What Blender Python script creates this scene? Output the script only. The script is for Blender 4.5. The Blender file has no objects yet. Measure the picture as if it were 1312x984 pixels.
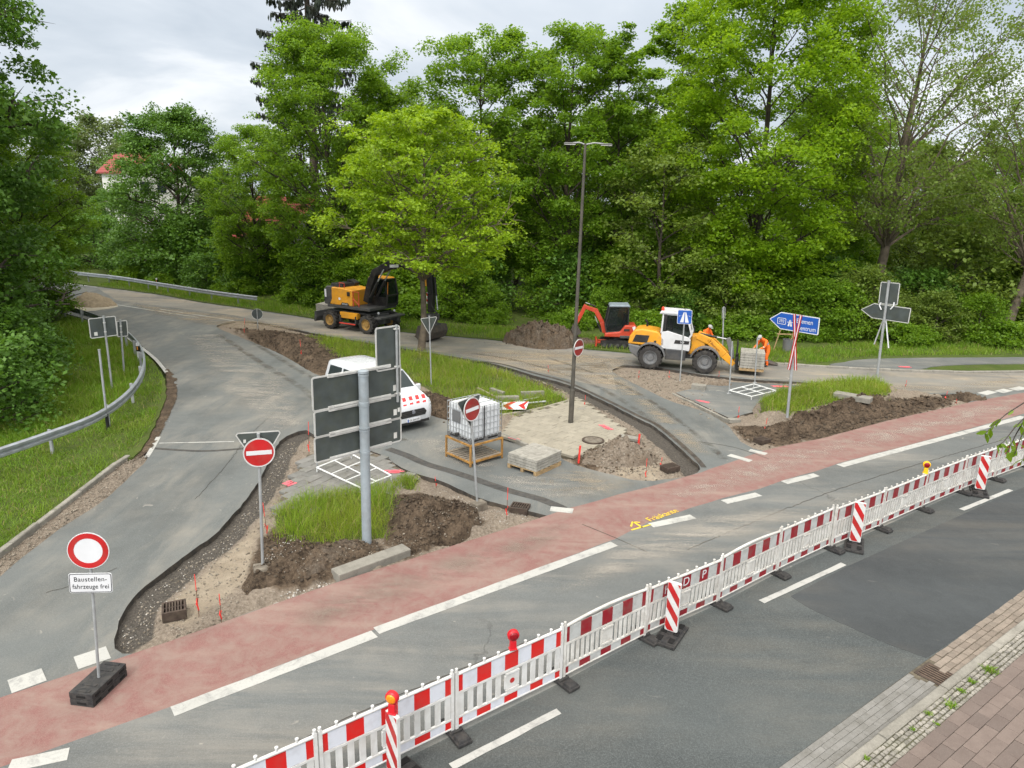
import bpy, bmesh, math, random
import numpy as np
from mathutils import Vector, Matrix, Euler, Quaternion
from mathutils.geometry import tessellate_polygon

# ------------------------------------------------------------------ camera, sky, sun, exposure
SC = bpy.context.scene
COL = SC.collection
F_PX, PITCH, ROLL, CAM_H = 919.3, 0.25483, -0.02334, 7.85
PW, PH = 1312.0, 984.0
cam_d = bpy.data.cameras.new('camera')
cam = bpy.data.objects.new('camera', cam_d)
COL.objects.link(cam)
cam_d.sensor_width = 36.0
cam_d.lens = 36.0 * F_PX / PW
cam_d.clip_start, cam_d.clip_end = 0.1, 2000.0
_c, _s = math.cos(PITCH), math.sin(PITCH)
_R, _U, _F = Vector((1, 0, 0)), Vector((0, _s, _c)), Vector((0, _c, -_s))
_cr, _sr = math.cos(ROLL), math.sin(ROLL)
CR, CU = _cr * _R - _sr * _U, _sr * _R + _cr * _U
_m = Matrix.Identity(4)
for i in range(3):
    _m[i][0], _m[i][1], _m[i][2] = CR[i], CU[i], -_F[i]
_m[2][3] = CAM_H
cam.matrix_world = _m
SC.camera = cam

SUN_EL, SUN_AZ = math.radians(46), math.radians(205)     # azimuth: compass style from +Y, clockwise
world = bpy.data.worlds.new('World')
SC.world = world
world.use_nodes = True
wn, wl = world.node_tree.nodes, world.node_tree.links
wn.clear()
def WN(t, **kw):
    n = wn.new(t)
    for k, v in kw.items():
        setattr(n, k, v)
    return n
sky = WN('ShaderNodeTexSky', sky_type='NISHITA', sun_disc=False)
sky.sun_elevation, sky.sun_rotation = SUN_EL, SUN_AZ
sky.air_density, sky.dust_density = 1.0, 2.0
tc = WN('ShaderNodeTexCoord')
sep = WN('ShaderNodeSeparateXYZ'); wl.new(tc.outputs['Generated'], sep.inputs[0])
# cloud layer: project the view direction on a flat cloud deck
mz = WN('ShaderNodeMath', operation='MAXIMUM'); wl.new(sep.outputs['Z'], mz.inputs[0]); mz.inputs[1].default_value = 0.0
za = WN('ShaderNodeMath', operation='ADD'); wl.new(mz.outputs[0], za.inputs[0]); za.inputs[1].default_value = 0.16
dx = WN('ShaderNodeMath', operation='DIVIDE'); wl.new(sep.outputs['X'], dx.inputs[0]); wl.new(za.outputs[0], dx.inputs[1])
dy = WN('ShaderNodeMath', operation='DIVIDE'); wl.new(sep.outputs['Y'], dy.inputs[0]); wl.new(za.outputs[0], dy.inputs[1])
cmb = WN('ShaderNodeCombineXYZ'); wl.new(dx.outputs[0], cmb.inputs[0]); wl.new(dy.outputs[0], cmb.inputs[1])
n1 = WN('ShaderNodeTexNoise'); n1.inputs['Scale'].default_value = 0.75; n1.inputs['Detail'].default_value = 6
n1.inputs['Roughness'].default_value = 0.52; n1.inputs['Distortion'].default_value = 0.5
wl.new(cmb.outputs[0], n1.inputs['Vector'])
cr_ = WN('ShaderNodeValToRGB')
e = cr_.color_ramp.elements
e[0].position, e[0].color = 0.36, (0.60, 0.67, 0.75, 1)
e[1].position, e[1].color = 0.64, (1.06, 1.08, 1.10, 1)
m_ = e.new(0.5); m_.color = (0.74, 0.80, 0.87, 1)
wl.new(n1.outputs['Fac'], cr_.inputs[0])
# an overcast dome is about three times brighter overhead than at the horizon
zz = WN('ShaderNodeMapRange'); wl.new(sep.outputs['Z'], zz.inputs[0])
zz.inputs[1].default_value, zz.inputs[2].default_value = 0.22, 1.0
zz.inputs[3].default_value, zz.inputs[4].default_value = 9.8, 20.0
mul = WN('ShaderNodeMix', data_type='RGBA', blend_type='MULTIPLY'); mul.inputs['Factor'].default_value = 1
wl.new(cr_.outputs[0], mul.inputs['A']); wl.new(zz.outputs[0], mul.inputs['B'])
warm = WN('ShaderNodeMix', data_type='RGBA', blend_type='MULTIPLY')          # high cloud is whiter than the blue-grey bases low down
wz = WN('ShaderNodeMapRange'); wl.new(sep.outputs['Z'], wz.inputs[0]); wz.inputs[1].default_value, wz.inputs[2].default_value = 0.25, 0.75
wl.new(wz.outputs[0], warm.inputs['Factor']); wl.new(mul.outputs['Result'], warm.inputs['A']); warm.inputs['B'].default_value = (1.12, 1.0, 0.87, 1)
mx = WN('ShaderNodeMix', data_type='RGBA'); mx.inputs['Factor'].default_value = 0.90
wl.new(sky.outputs[0], mx.inputs['A']); # broad brighter area around the hidden sun, added to light the tree fronts
dt = WN('ShaderNodeVectorMath', operation='DOT_PRODUCT'); wl.new(tc.outputs['Generated'], dt.inputs[0])
dt.inputs[1].default_value = (math.sin(SUN_AZ) * math.cos(SUN_EL), math.cos(SUN_AZ) * math.cos(SUN_EL), math.sin(SUN_EL))
gl0 = WN('ShaderNodeMapRange'); wl.new(dt.outputs['Value'], gl0.inputs[0]); gl0.inputs[1].default_value, gl0.inputs[2].default_value = 0.25, 1.0
gl0.inputs[3].default_value, gl0.inputs[4].default_value = 1.0, 2.6
glow = WN('ShaderNodeMix', data_type='RGBA', blend_type='MULTIPLY'); glow.inputs['Factor'].default_value = 1
wl.new(warm.outputs['Result'], glow.inputs['A']); wl.new(gl0.outputs[0], glow.inputs['B'])
wl.new(glow.outputs['Result'], mx.inputs['B'])
bg = WN('ShaderNodeBackground'); bg.inputs['Strength'].default_value = 0.1
wl.new(mx.outputs['Result'], bg.inputs['Color'])
wo = WN('ShaderNodeOutputWorld'); wl.new(bg.outputs[0], wo.inputs['Surface'])

sl = bpy.data.lights.new('sun', 'SUN')
sl.energy, sl.angle, sl.color = 1.5, math.radians(10), (1.0, 0.96, 0.9)
so = bpy.data.objects.new('sun', sl); COL.objects.link(so)
sdir = Vector((math.sin(SUN_AZ) * math.cos(SUN_EL), math.cos(SUN_AZ) * math.cos(SUN_EL), math.sin(SUN_EL)))
so.rotation_euler = (-sdir).to_track_quat('-Z', 'Y').to_euler()
so.location = (0, 0, 40)
SC.view_settings.view_transform = 'Standard'
SC.view_settings.look = 'None'
SC.view_settings.exposure = 0.14
SC.view_settings.gamma = 1.0
SC.view_settings.use_curve_mapping = False
try:
    SC.cycles.use_denoising = True
    SC.cycles.max_bounces = 8
    SC.cycles.diffuse_bounces = 5
    SC.cycles.transparent_max_bounces = 6
except Exception:
    pass

# ------------------------------------------------------------------ photo pixel -> place
def ray(px, py):
    return (CR * ((px - PW / 2) / F_PX) - CU * ((py - PH / 2) / F_PX) + _F)
CAMP = Vector((0, 0, CAM_H))
def G(px, py, z=0.0):
    d = ray(px, py)
    t = (z - CAM_H) / d.z
    return CAMP + d * t
def GL(pts, z=0.0):
    return [G(p[0], p[1], z).xy for p in pts]
def VP(base, px, py, yaw=None):
    """the point on the upright plane through base (facing the camera, or along yaw) seen at px, py"""
    b = Vector(base)
    n = Vector((b.x, b.y, 0)) if yaw is None else Vector((-math.sin(yaw), math.cos(yaw), 0))
    d = ray(px, py)
    t = (b - CAMP).dot(n) / d.dot(n)
    return CAMP + d * t
R_ = math.radians
def camyaw(p):
    return math.atan2(-p[0], p[1])

# ------------------------------------------------------------------ tagging
def tag(o, label=None, cat=None, group=None, kind=None):
    if label: o['label'] = label
    if cat: o['category'] = cat
    if group: o['group'] = group
    if kind: o['kind'] = kind
    return o
def thing(name, label, cat, loc=(0, 0, 0), rotz=0.0, group=None, lean=None):
    o = bpy.data.objects.new(name, None)
    o.empty_display_size = 0.2
    COL.objects.link(o)
    o.location = loc
    if lean is not None:
        q = Vector((0, 0, 1)).rotation_difference(Vector(lean).normalized())
        o.rotation_euler = (q.to_matrix() @ Matrix.Rotation(rotz, 3, 'Z')).to_euler()
    else:
        o.rotation_euler = (0, 0, rotz)
    return tag(o, label, cat, group)
def copy_tree(o, parent=None):
    c = o.copy(); COL.objects.link(c)
    if parent: c.parent = parent
    for ch in list(o.children):
        copy_tree(ch, c)
    return c

# ------------------------------------------------------------------ materials
def hexlin(h):
    h = h.lstrip('#')
    v = [int(h[i:i + 2], 16) / 255 for i in (0, 2, 4)]
    return tuple((x / 12.92 if x <= 0.04045 else ((x + 0.055) / 1.055) ** 2.4) for x in v)
class NT:
    def __init__(s, name):
        s.m = bpy.data.materials.new(name); s.m.use_nodes = True
        s.n, s.l = s.m.node_tree.nodes, s.m.node_tree.links
        s.n.clear()
        s.out = s.n.new('ShaderNodeOutputMaterial')
        s.p = s.n.new('ShaderNodeBsdfPrincipled')
        s.l.new(s.p.outputs[0], s.out.inputs[0])
        s.tc = s.n.new('ShaderNodeTexCoord')
        s.vec = s.tc.outputs['Object']
        oi = s.n.new('ShaderNodeObjectInfo'); sc_ = s.n.new('ShaderNodeMath'); sc_.operation = 'MULTIPLY'; sc_.inputs[1].default_value = 57.0
        s.l.new(oi.outputs['Random'], sc_.inputs[0]); ad = s.n.new('ShaderNodeVectorMath'); ad.operation = 'ADD'
        s.l.new(s.vec, ad.inputs[0]); s.l.new(sc_.outputs[0], ad.inputs[1]); s.rvec = ad.outputs[0]     # so that copies are not dirty in the same places
    def noise(s, scale, detail=4, rough=0.55, vec=None, dist=0.0, out='Fac'):
        n = s.n.new('ShaderNodeTexNoise')
        n.inputs['Scale'].default_value = scale; n.inputs['Detail'].default_value = detail
        n.inputs['Roughness'].default_value = rough; n.inputs['Distortion'].default_value = dist
        s.l.new(vec if vec is not None else s.vec, n.inputs['Vector'])
        return n.outputs[out]
    def vor(s, scale, feature='F1', out='Distance', vec=None, rnd=1.0):
        n = s.n.new('ShaderNodeTexVoronoi'); n.feature = feature
        n.inputs['Scale'].default_value = scale; n.inputs['Randomness'].default_value = rnd
        s.l.new(vec if vec is not None else s.vec, n.inputs['Vector'])
        return n.outputs[out]
    def mapr(s, v, a, b, c=0.0, d=1.0, smooth=False):
        n = s.n.new('ShaderNodeMapRange')
        if smooth: n.interpolation_type = 'SMOOTHSTEP'
        for i, x in enumerate((a, b, c, d)): n.inputs[i + 1].default_value = x
        s.l.new(v, n.inputs[0]); return n.outputs[0]
    def math(s, op, a, b=None, c=None):
        n = s.n.new('ShaderNodeMath'); n.operation = op
        for i, x in enumerate((a, b, c)):
            if x is None: continue
            if isinstance(x, (int, float)): n.inputs[i].default_value = x
            else: s.l.new(x, n.inputs[i])
        return n.outputs[0]
    def mix(s, f, a, b, blend='MIX'):
        n = s.n.new('ShaderNodeMix'); n.data_type = 'RGBA'; n.blend_type = blend
        for k, x in (('Factor', f), ('A', a), ('B', b)):
            if isinstance(x, (int, float)): n.inputs[k].default_value = x
            elif isinstance(x, (tuple, list)): n.inputs[k].default_value = (*x[:3], 1)
            else: s.l.new(x, n.inputs[k])
        return n.outputs['Result']
    def mapping(s, scale=(1, 1, 1), rot=(0, 0, 0), vec=None):
        n = s.n.new('ShaderNodeMapping')
        n.inputs['Scale'].default_value = scale; n.inputs['Rotation'].default_value = rot
        s.l.new(vec if vec is not None else s.vec, n.inputs['Vector']); return n.outputs[0]
    def attr(s, name, out='Fac'):
        n = s.n.new('ShaderNodeAttribute'); n.attribute_name = name; return n.outputs[out]
    def island(s):
        return s.n.new('ShaderNodeNewGeometry').outputs['Random Per Island']
    def base(s, c):
        if isinstance(c, (tuple, list)): s.p.inputs['Base Color'].default_value = (*c[:3], 1)
        else: s.l.new(c, s.p.inputs['Base Color'])
    def set(s, k, v):
        if isinstance(v, (int, float)): s.p.inputs[k].default_value = v
        else: s.l.new(v, s.p.inputs[k])
    def bump(s, h, strength=0.5, dist=0.02):
        n = s.n.new('ShaderNodeBump'); n.inputs['Strength'].default_value = strength
        n.inputs['Distance'].default_value = dist
        s.l.new(h, n.inputs['Height']); s.l.new(n.outputs[0], s.p.inputs['Normal'])
MATS = {}
def mat(name, col, rough=0.55, metal=0.0, var=0.18, scale=6.0, bump=0.0, dirt=0.0, dirtcol=(0.16, 0.13, 0.095), spec=0.4, coat=0.0, islands=0.0):
    if name in MATS: return MATS[name]
    if isinstance(col, str): col = hexlin(col)
    t = NT(name)
    t.vec = t.rvec
    n = t.noise(scale, 5)
    dark = tuple(x * (1 - var) for x in col); light = tuple(min(1, x * (1 + var)) for x in col)
    c = t.mix(t.mapr(n, 0.3, 0.7), dark, light)
    if islands:
        c = t.mix(t.math('MULTIPLY', t.island(), islands), c, (0.02, 0.02, 0.02))
    if dirt:
        d = t.noise(scale * 0.7 + 1.3, 7, 0.65, dist=0.6)
        c = t.mix(t.math('MULTIPLY', t.mapr(d, 0.42, 0.72), dirt), c, dirtcol)
    t.base(c)
    t.set('Roughness', t.mapr(n, 0.2, 0.8, max(0.02, rough - 0.1), min(1, rough + 0.1)))
    t.set('Metallic', metal); t.set('Specular IOR Level', spec)
    if coat: t.set('Coat Weight', coat); t.set('Coat Roughness', 0.15)
    if bump: t.bump(t.noise(scale * 12, 4), bump, 0.01)
    MATS[name] = t.m
    return t.m
def mat_stripes(name, d, period, ca, cb, duty=0.5, offs=0.0, dirt=0.15, rough=0.45):
    """two-colour stripes across the local direction d"""
    if name in MATS: return MATS[name]
    t = NT(name)
    n = t.n.new('ShaderNodeVectorMath'); n.operation = 'DOT_PRODUCT'
    t.l.new(t.vec, n.inputs[0]); n.inputs[1].default_value = d
    v = t.math('FRACT', t.math('ADD', t.math('DIVIDE', n.outputs['Value'], period), offs + 100.0))
    f = t.math('GREATER_THAN', v, duty)
    c = t.mix(f, ca, cb)
    dn = t.noise(5.0, 7, 0.65, vec=t.rvec)
    c = t.mix(t.math('MULTIPLY', t.mapr(dn, 0.45, 0.75), dirt), c, (0.14, 0.12, 0.10))
    t.base(c); t.set('Roughness', rough)
    MATS[name] = t.m
    return t.m
def mat_glass(name, col=(0.012, 0.016, 0.018)):
    if name in MATS: return MATS[name]
    t = NT(name)
    t.base(col); t.set('Roughness', 0.06); t.set('Specular IOR Level', 0.6)
    tr = t.n.new('ShaderNodeBsdfTransparent'); tr.inputs[0].default_value = (0.55, 0.62, 0.6, 1)
    ms = t.n.new('ShaderNodeMixShader'); ms.inputs[0].default_value = 0.62
    t.l.new(tr.outputs[0], ms.inputs[1]); t.l.new(t.p.outputs[0], ms.inputs[2]); t.l.new(ms.outputs[0], t.out.inputs[0])
    MATS[name] = t.m
    return t.m

# ------------------------------------------------------------------ mesh builder
class MB:
    def __init__(s): s.v, s.f, s.mi = [], [], []
    def add(s, vs, fs, mi=0, M=None):
        o = len(s.v)
        for p in vs:
            s.v.append(tuple(M @ Vector(p)) if M is not None else tuple(p))
        for f in fs:
            s.f.append([o + i for i in f]); s.mi.append(mi)
        return s
    def box(s, c, d, mi=0, rot=(0, 0, 0), top=None, M=None):
        """box centred at c; top = (sx, sy) scale of its upper face"""
        tx, ty = top if top else (1, 1)
        x, y, z = d[0] / 2, d[1] / 2, d[2] / 2
        vs = [(-x, -y, -z), (x, -y, -z), (x, y, -z), (-x, y, -z), (-x * tx, -y * ty, z), (x * tx, -y * ty, z), (x * tx, y * ty, z), (-x * tx, y * ty, z)]
        T = Matrix.Translation(c) @ Euler(rot).to_matrix().to_4x4()
        if M is not None: T = M @ T
        return s.add(vs, [(3, 2, 1, 0), (4, 5, 6, 7), (0, 1, 5, 4), (1, 2, 6, 5), (2, 3, 7, 6), (3, 0, 4, 7)], mi, T)
    def bar(s, a, b, w, h, mi=0, up=(0, 0, 1)):
        a, b = Vector(a), Vector(b); d = b - a; L = d.length
        x = d.normalized(); u = Vector(up)
        if abs(x.dot(u)) > 0.98: u = Vector((1, 0, 0))
        y = u.cross(x).normalized(); z = x.cross(y)
        M = Matrix((x, y, z)).transposed().to_4x4(); M.translation = (a + b) / 2
        return s.box((0, 0, 0), (L, w, h), mi, M=M)
    def cyl(s, a, b, r0, r1=None, n=12, mi=0, caps=True):
        r1 = r0 if r1 is None else r1
        a, b = Vector(a), Vector(b); x = (b - a).normalized()
        u = Vector((0, 0, 1)) if abs(x.z) < 0.9 else Vector((1, 0, 0))
        y = u.cross(x).normalized(); z = x.cross(y)
        vs = []
        for k, (p, r) in enumerate(((a, r0), (b, r1))):
            for i in range(n):
                t = 2 * math.pi * i / n
                vs.append(p + (y * math.cos(t) + z * math.sin(t)) * r)
        fs = [(i, (i + 1) % n, n + (i + 1) % n, n + i) for i in range(n)]
        if caps: fs += [tuple(reversed(range(n))), tuple(range(n, 2 * n))]
        return s.add(vs, fs, mi)
    def tube(s, pts, r, n=8, mi=0, caps=True):
        pts = [Vector(p) for p in pts]
        rs = r if isinstance(r, (list, tuple)) else [r] * len(pts)
        vs = []; prev = None
        for i, p in enumerate(pts):
            d = (pts[min(i + 1, len(pts) - 1)] - pts[max(i - 1, 0)]).normalized()
            if prev is None:
                u = Vector((0, 0, 1)) if abs(d.z) < 0.9 else Vector((1, 0, 0))
                y = u.cross(d).normalized()
            else:
                y = (prev - d * prev.dot(d)).normalized()
            prev = y; z = d.cross(y)
            for k in range(n):
                t = 2 * math.pi * k / n
                vs.append(p + (y * math.cos(t) + z * math.sin(t)) * rs[i])
        fs = []
        for i in range(len(pts) - 1):
            for k in range(n):
                fs.append((i * n + k, i * n + (k + 1) % n, (i + 1) * n + (k + 1) % n, (i + 1) * n + k))
        if caps: fs += [tuple(reversed(range(n))), tuple(range((len(pts) - 1) * n, len(pts) * n))]
        return s.add(vs, fs, mi)
    def prism(s, prof, a, b, axis='y', mi=0, M=None):
        """extrude a 2-D outline; axis 'y': outline in x,z; 'z': in x,y; 'x': in y,z"""
        n = len(prof)
        f = {'y': lambda p, t: (p[0], t, p[1]), 'z': lambda p, t: (p[0], p[1], t), 'x': lambda p, t: (t, p[0], p[1])}[axis]
        vs = [f(p, a) for p in prof] + [f(p, b) for p in prof]
        fs = [tuple(range(n)), tuple(reversed(range(n, 2 * n)))]
        fs += [((i + 1) % n, i, n + i, n + (i + 1) % n) for i in range(n)]
        return s.add(vs, fs, mi, M)
    def lathe(s, prof, n=20, c=(0, 0, 0), axis='z', mi=0, caps=True):
        """prof: (r, h) pairs turned around an axis through c"""
        vs = []
        for r, h in prof:
            for k in range(n):
                t = 2 * math.pi * k / n
                p = (r * math.cos(t), r * math.sin(t), h)
                if axis == 'y': p = (p[0], p[2], p[1])
                if axis == 'x': p = (p[2], p[0], p[1])
                vs.append((c[0] + p[0], c[1] + p[1], c[2] + p[2]))
        fs = []
        m = len(prof)
        for i in range(m - 1):
            for k in range(n):
                fs.append((i * n + k, i * n + (k + 1) % n, (i + 1) * n + (k + 1) % n, (i + 1) * n + k))
        if caps and prof[0][0] > 1e-6: fs.append(tuple(reversed(range(n))))
        if caps and prof[-1][0] > 1e-6: fs.append(tuple(range((m - 1) * n, m * n)))
        return s.add(vs, fs, mi)
    def ball(s, c, r, mi=0, n=10, sc=(1, 1, 1)):
        prof = [(max(1e-7, r * math.sin(math.pi * i / n)), -r * math.cos(math.pi * i / n)) for i in range(n + 1)]
        o = len(s.v); s.lathe(prof, n * 2, (0, 0, 0), 'z', mi)
        for i in range(o, len(s.v)):
            p = s.v[i]; s.v[i] = (c[0] + p[0] * sc[0], c[1] + p[1] * sc[1], c[2] + p[2] * sc[2])
        return s
    def build(s, name, mats, parent=None, smooth=None, bevel=0.0, seg=2, fix=True):
        me = bpy.data.meshes.new(name)
        me.from_pydata(s.v, [], s.f)
        for m in (mats if isinstance(mats, (list, tuple)) else [mats]): me.materials.append(m)
        me.polygons.foreach_set('material_index', s.mi)
        if fix:
            bm = bmesh.new(); bm.from_mesh(me)
            bmesh.ops.recalc_face_normals(bm, faces=bm.faces)
            bm.to_mesh(me); bm.free()
        if smooth is not None:
            me.polygons.foreach_set('use_smooth', [True] * len(me.polygons))
            me.set_sharp_from_angle(angle=math.radians(smooth))
        me.update()
        o = bpy.data.objects.new(name, me); COL.objects.link(o)
        if parent is not None: o.parent = parent
        if bevel:
            b = o.modifiers.new('bevel', 'BEVEL'); b.width = bevel; b.segments = seg; b.limit_method = 'ANGLE'; b.angle_limit = math.radians(35)
        return o
def fast_mesh(name, V, Fa, mats, parent=None, smooth=False, mi=None, link=True):
    """numpy mesh with equal-sided faces"""
    me = bpy.data.meshes.new(name)
    k = Fa.shape[1]
    me.vertices.add(len(V)); me.vertices.foreach_set('co', np.ascontiguousarray(V, dtype=np.float32).ravel())
    me.loops.add(Fa.size); me.loops.foreach_set('vertex_index', np.ascontiguousarray(Fa, dtype=np.int32).ravel())
    me.polygons.add(len(Fa)); me.polygons.foreach_set('loop_start', np.arange(0, Fa.size, k, dtype=np.int32))
    me.polygons.foreach_set('loop_total', np.full(len(Fa), k, dtype=np.int32))
    for m in (mats if isinstance(mats, (list, tuple)) else [mats]): me.materials.append(m)
    if mi is not None: me.polygons.foreach_set('material_index', np.asarray(mi, dtype=np.int32))
    if smooth: me.polygons.foreach_set('use_smooth', np.ones(len(Fa), dtype=bool))
    me.update(calc_edges=True)
    if not link: return me
    o = bpy.data.objects.new(name, me); COL.objects.link(o)
    if parent is not None: o.parent = parent
    return o
def text(name, body, size, m, parent, loc, rot, extrude=0.002, align='CENTER', spacing=1.0, sx=1.0):
    cu = bpy.data.curves.new(name, 'FONT'); cu.body = body; cu.size = size; cu.extrude = extrude
    cu.align_x = align; cu.align_y = 'CENTER'; cu.space_character = spacing
    cu.materials.append(m)
    tmp = bpy.data.objects.new(name, cu); COL.objects.link(tmp)
    dg = bpy.context.evaluated_depsgraph_get()
    me = bpy.data.meshes.new_from_object(tmp.evaluated_get(dg))
    bpy.data.objects.remove(tmp); bpy.data.curves.remove(cu)
    if not me.materials: me.materials.append(m)
    o = bpy.data.objects.new(name, me); COL.objects.link(o)
    if parent is not None: o.parent = parent
    o.location = loc; o.rotation_euler = rot; o.scale = (sx, 1, 1)
    return o

# ------------------------------------------------------------------ 2-D helpers
rng = np.random.default_rng(7)
random.seed(11)
def vnoise(x, y, seed=0):
    xi, yi = np.floor(x).astype(np.int64), np.floor(y).astype(np.int64)
    fx, fy = x - xi, y - yi
    fx, fy = fx * fx * (3 - 2 * fx), fy * fy * (3 - 2 * fy)
    def h(a, b):
        n = (a * 374761393 + b * 668265263 + seed * 1442695041) & 0x7fffffff
        n = ((n ^ (n >> 13)) * 1274126177) & 0x7fffffff
        return ((n ^ (n >> 16)) & 0xffff) / 65535.0
    return (h(xi, yi) * (1 - fx) + h(xi + 1, yi) * fx) * (1 - fy) + (h(xi, yi + 1) * (1 - fx) + h(xi + 1, yi + 1) * fx) * fy
def fbm(x, y, sc=1.0, oct=4, seed=0, gain=0.5):
    r = 0; a = 1.0; t = 0
    for i in range(oct):
        r = r + a * vnoise(x * sc, y * sc, seed + i * 17); t += a; a *= gain; sc *= 2.03
    return r / t
def inside(P, X, Y):
    P = np.asarray([tuple(p) for p in P]); r = np.zeros(X.shape, bool)
    j = len(P) - 1
    for i in range(len(P)):
        xi, yi, xj, yj = P[i][0], P[i][1], P[j][0], P[j][1]
        c = ((yi > Y) != (yj > Y))
        r ^= c & (X < (xj - xi) * (Y - yi) / ((yj - yi) if yj != yi else 1e-9) + xi)
        j = i
    return r
def pdist(P, X, Y, closed=True):
    P = np.asarray([tuple(p) for p in P]); d = np.full(X.shape, 1e9)
    for i in range(len(P) if closed else len(P) - 1):
        a, b = P[i], P[(i + 1) % len(P)]
        ab = b - a; L = ab @ ab + 1e-12
        t = np.clip(((X - a[0]) * ab[0] + (Y - a[1]) * ab[1]) / L, 0, 1)
        d = np.minimum(d, np.hypot(X - a[0] - t * ab[0], Y - a[1] - t * ab[1]))
    return d
def sdist(P, X, Y):
    return np.where(inside(P, X, Y), 1, -1) * pdist(P, X, Y)
def sstep(a, b, x):
    t = np.clip((x - a) / (b - a), 0, 1); return t * t * (3 - 2 * t)
def dense(P, step=0.3, jit=0.0, closed=True, seed=1, smooth=True):
    """Catmull-Rom through P, resampled every step, its edge made uneven by jit"""
    P = [Vector(p) for p in P]; n = len(P); out = []
    rr = random.Random(seed)
    for i in range(n if closed else n - 1):
        p0, p1, p2, p3 = (P[(i - 1) % n] if closed or i > 0 else P[0]), P[i], P[(i + 1) % n], (P[(i + 2) % n] if closed or i + 2 < n else P[-1])
        k = max(1, int((p2 - p1).length / step))
        for j in range(k):
            t = j / k
            if smooth:
                q = 0.5 * ((2 * p1) + (p2 - p0) * t + (2 * p0 - 5 * p1 + 4 * p2 - p3) * t * t + (3 * p1 - p0 - 3 * p2 + p3) * t ** 3)
            else:
                q = p1.lerp(p2, t)
            out.append(q)
    if not closed: out.append(P[-1])
    if jit:
        out = [q + Vector((rr.gauss(0, jit), rr.gauss(0, jit))) for q in out]
    return out
def slab(name, outer, holes, z, depth, mats, parent=None, rot=0.0, org=(0, 0)):
    """flat sheet with real sides; local axes turned by rot so that patterns follow it"""
    loops = [outer] + holes
    loc3 = [[Vector((p[0], p[1], 0)) for p in lp] for lp in loops]
    tris = tessellate_polygon(loc3)
    flat = [p for lp in loc3 for p in lp]
    Mi = (Matrix.Translation((org[0], org[1], 0)) @ Matrix.Rotation(rot, 4, 'Z')).inverted()
    b = MB()
    top = [Mi @ Vector((p.x, p.y, z)) for p in flat]
    fs = []
    for t in tris:
        a, c, d = (flat[i] for i in t)
        cr = (c - a).cross(d - a).z
        if abs(cr) < 1e-10: continue
        fs.append(tuple(t) if cr > 0 else tuple(reversed(t)))
    b.add(top, fs, 0)
    if depth:
        for lp in loops:
            n = len(lp)
            vs = [Mi @ Vector((p[0], p[1], z)) for p in lp] + [Mi @ Vector((p[0], p[1], z - depth)) for p in lp]
            b.add(vs, [(i, (i + 1) % n, n + (i + 1) % n, n + i) for i in range(n)], 1 if len(mats) > 1 else 0)
    o = b.build(name, mats, parent, fix=False)
    o.location = (org[0], org[1], 0); o.rotation_euler = (0, 0, rot)
    return o
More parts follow.
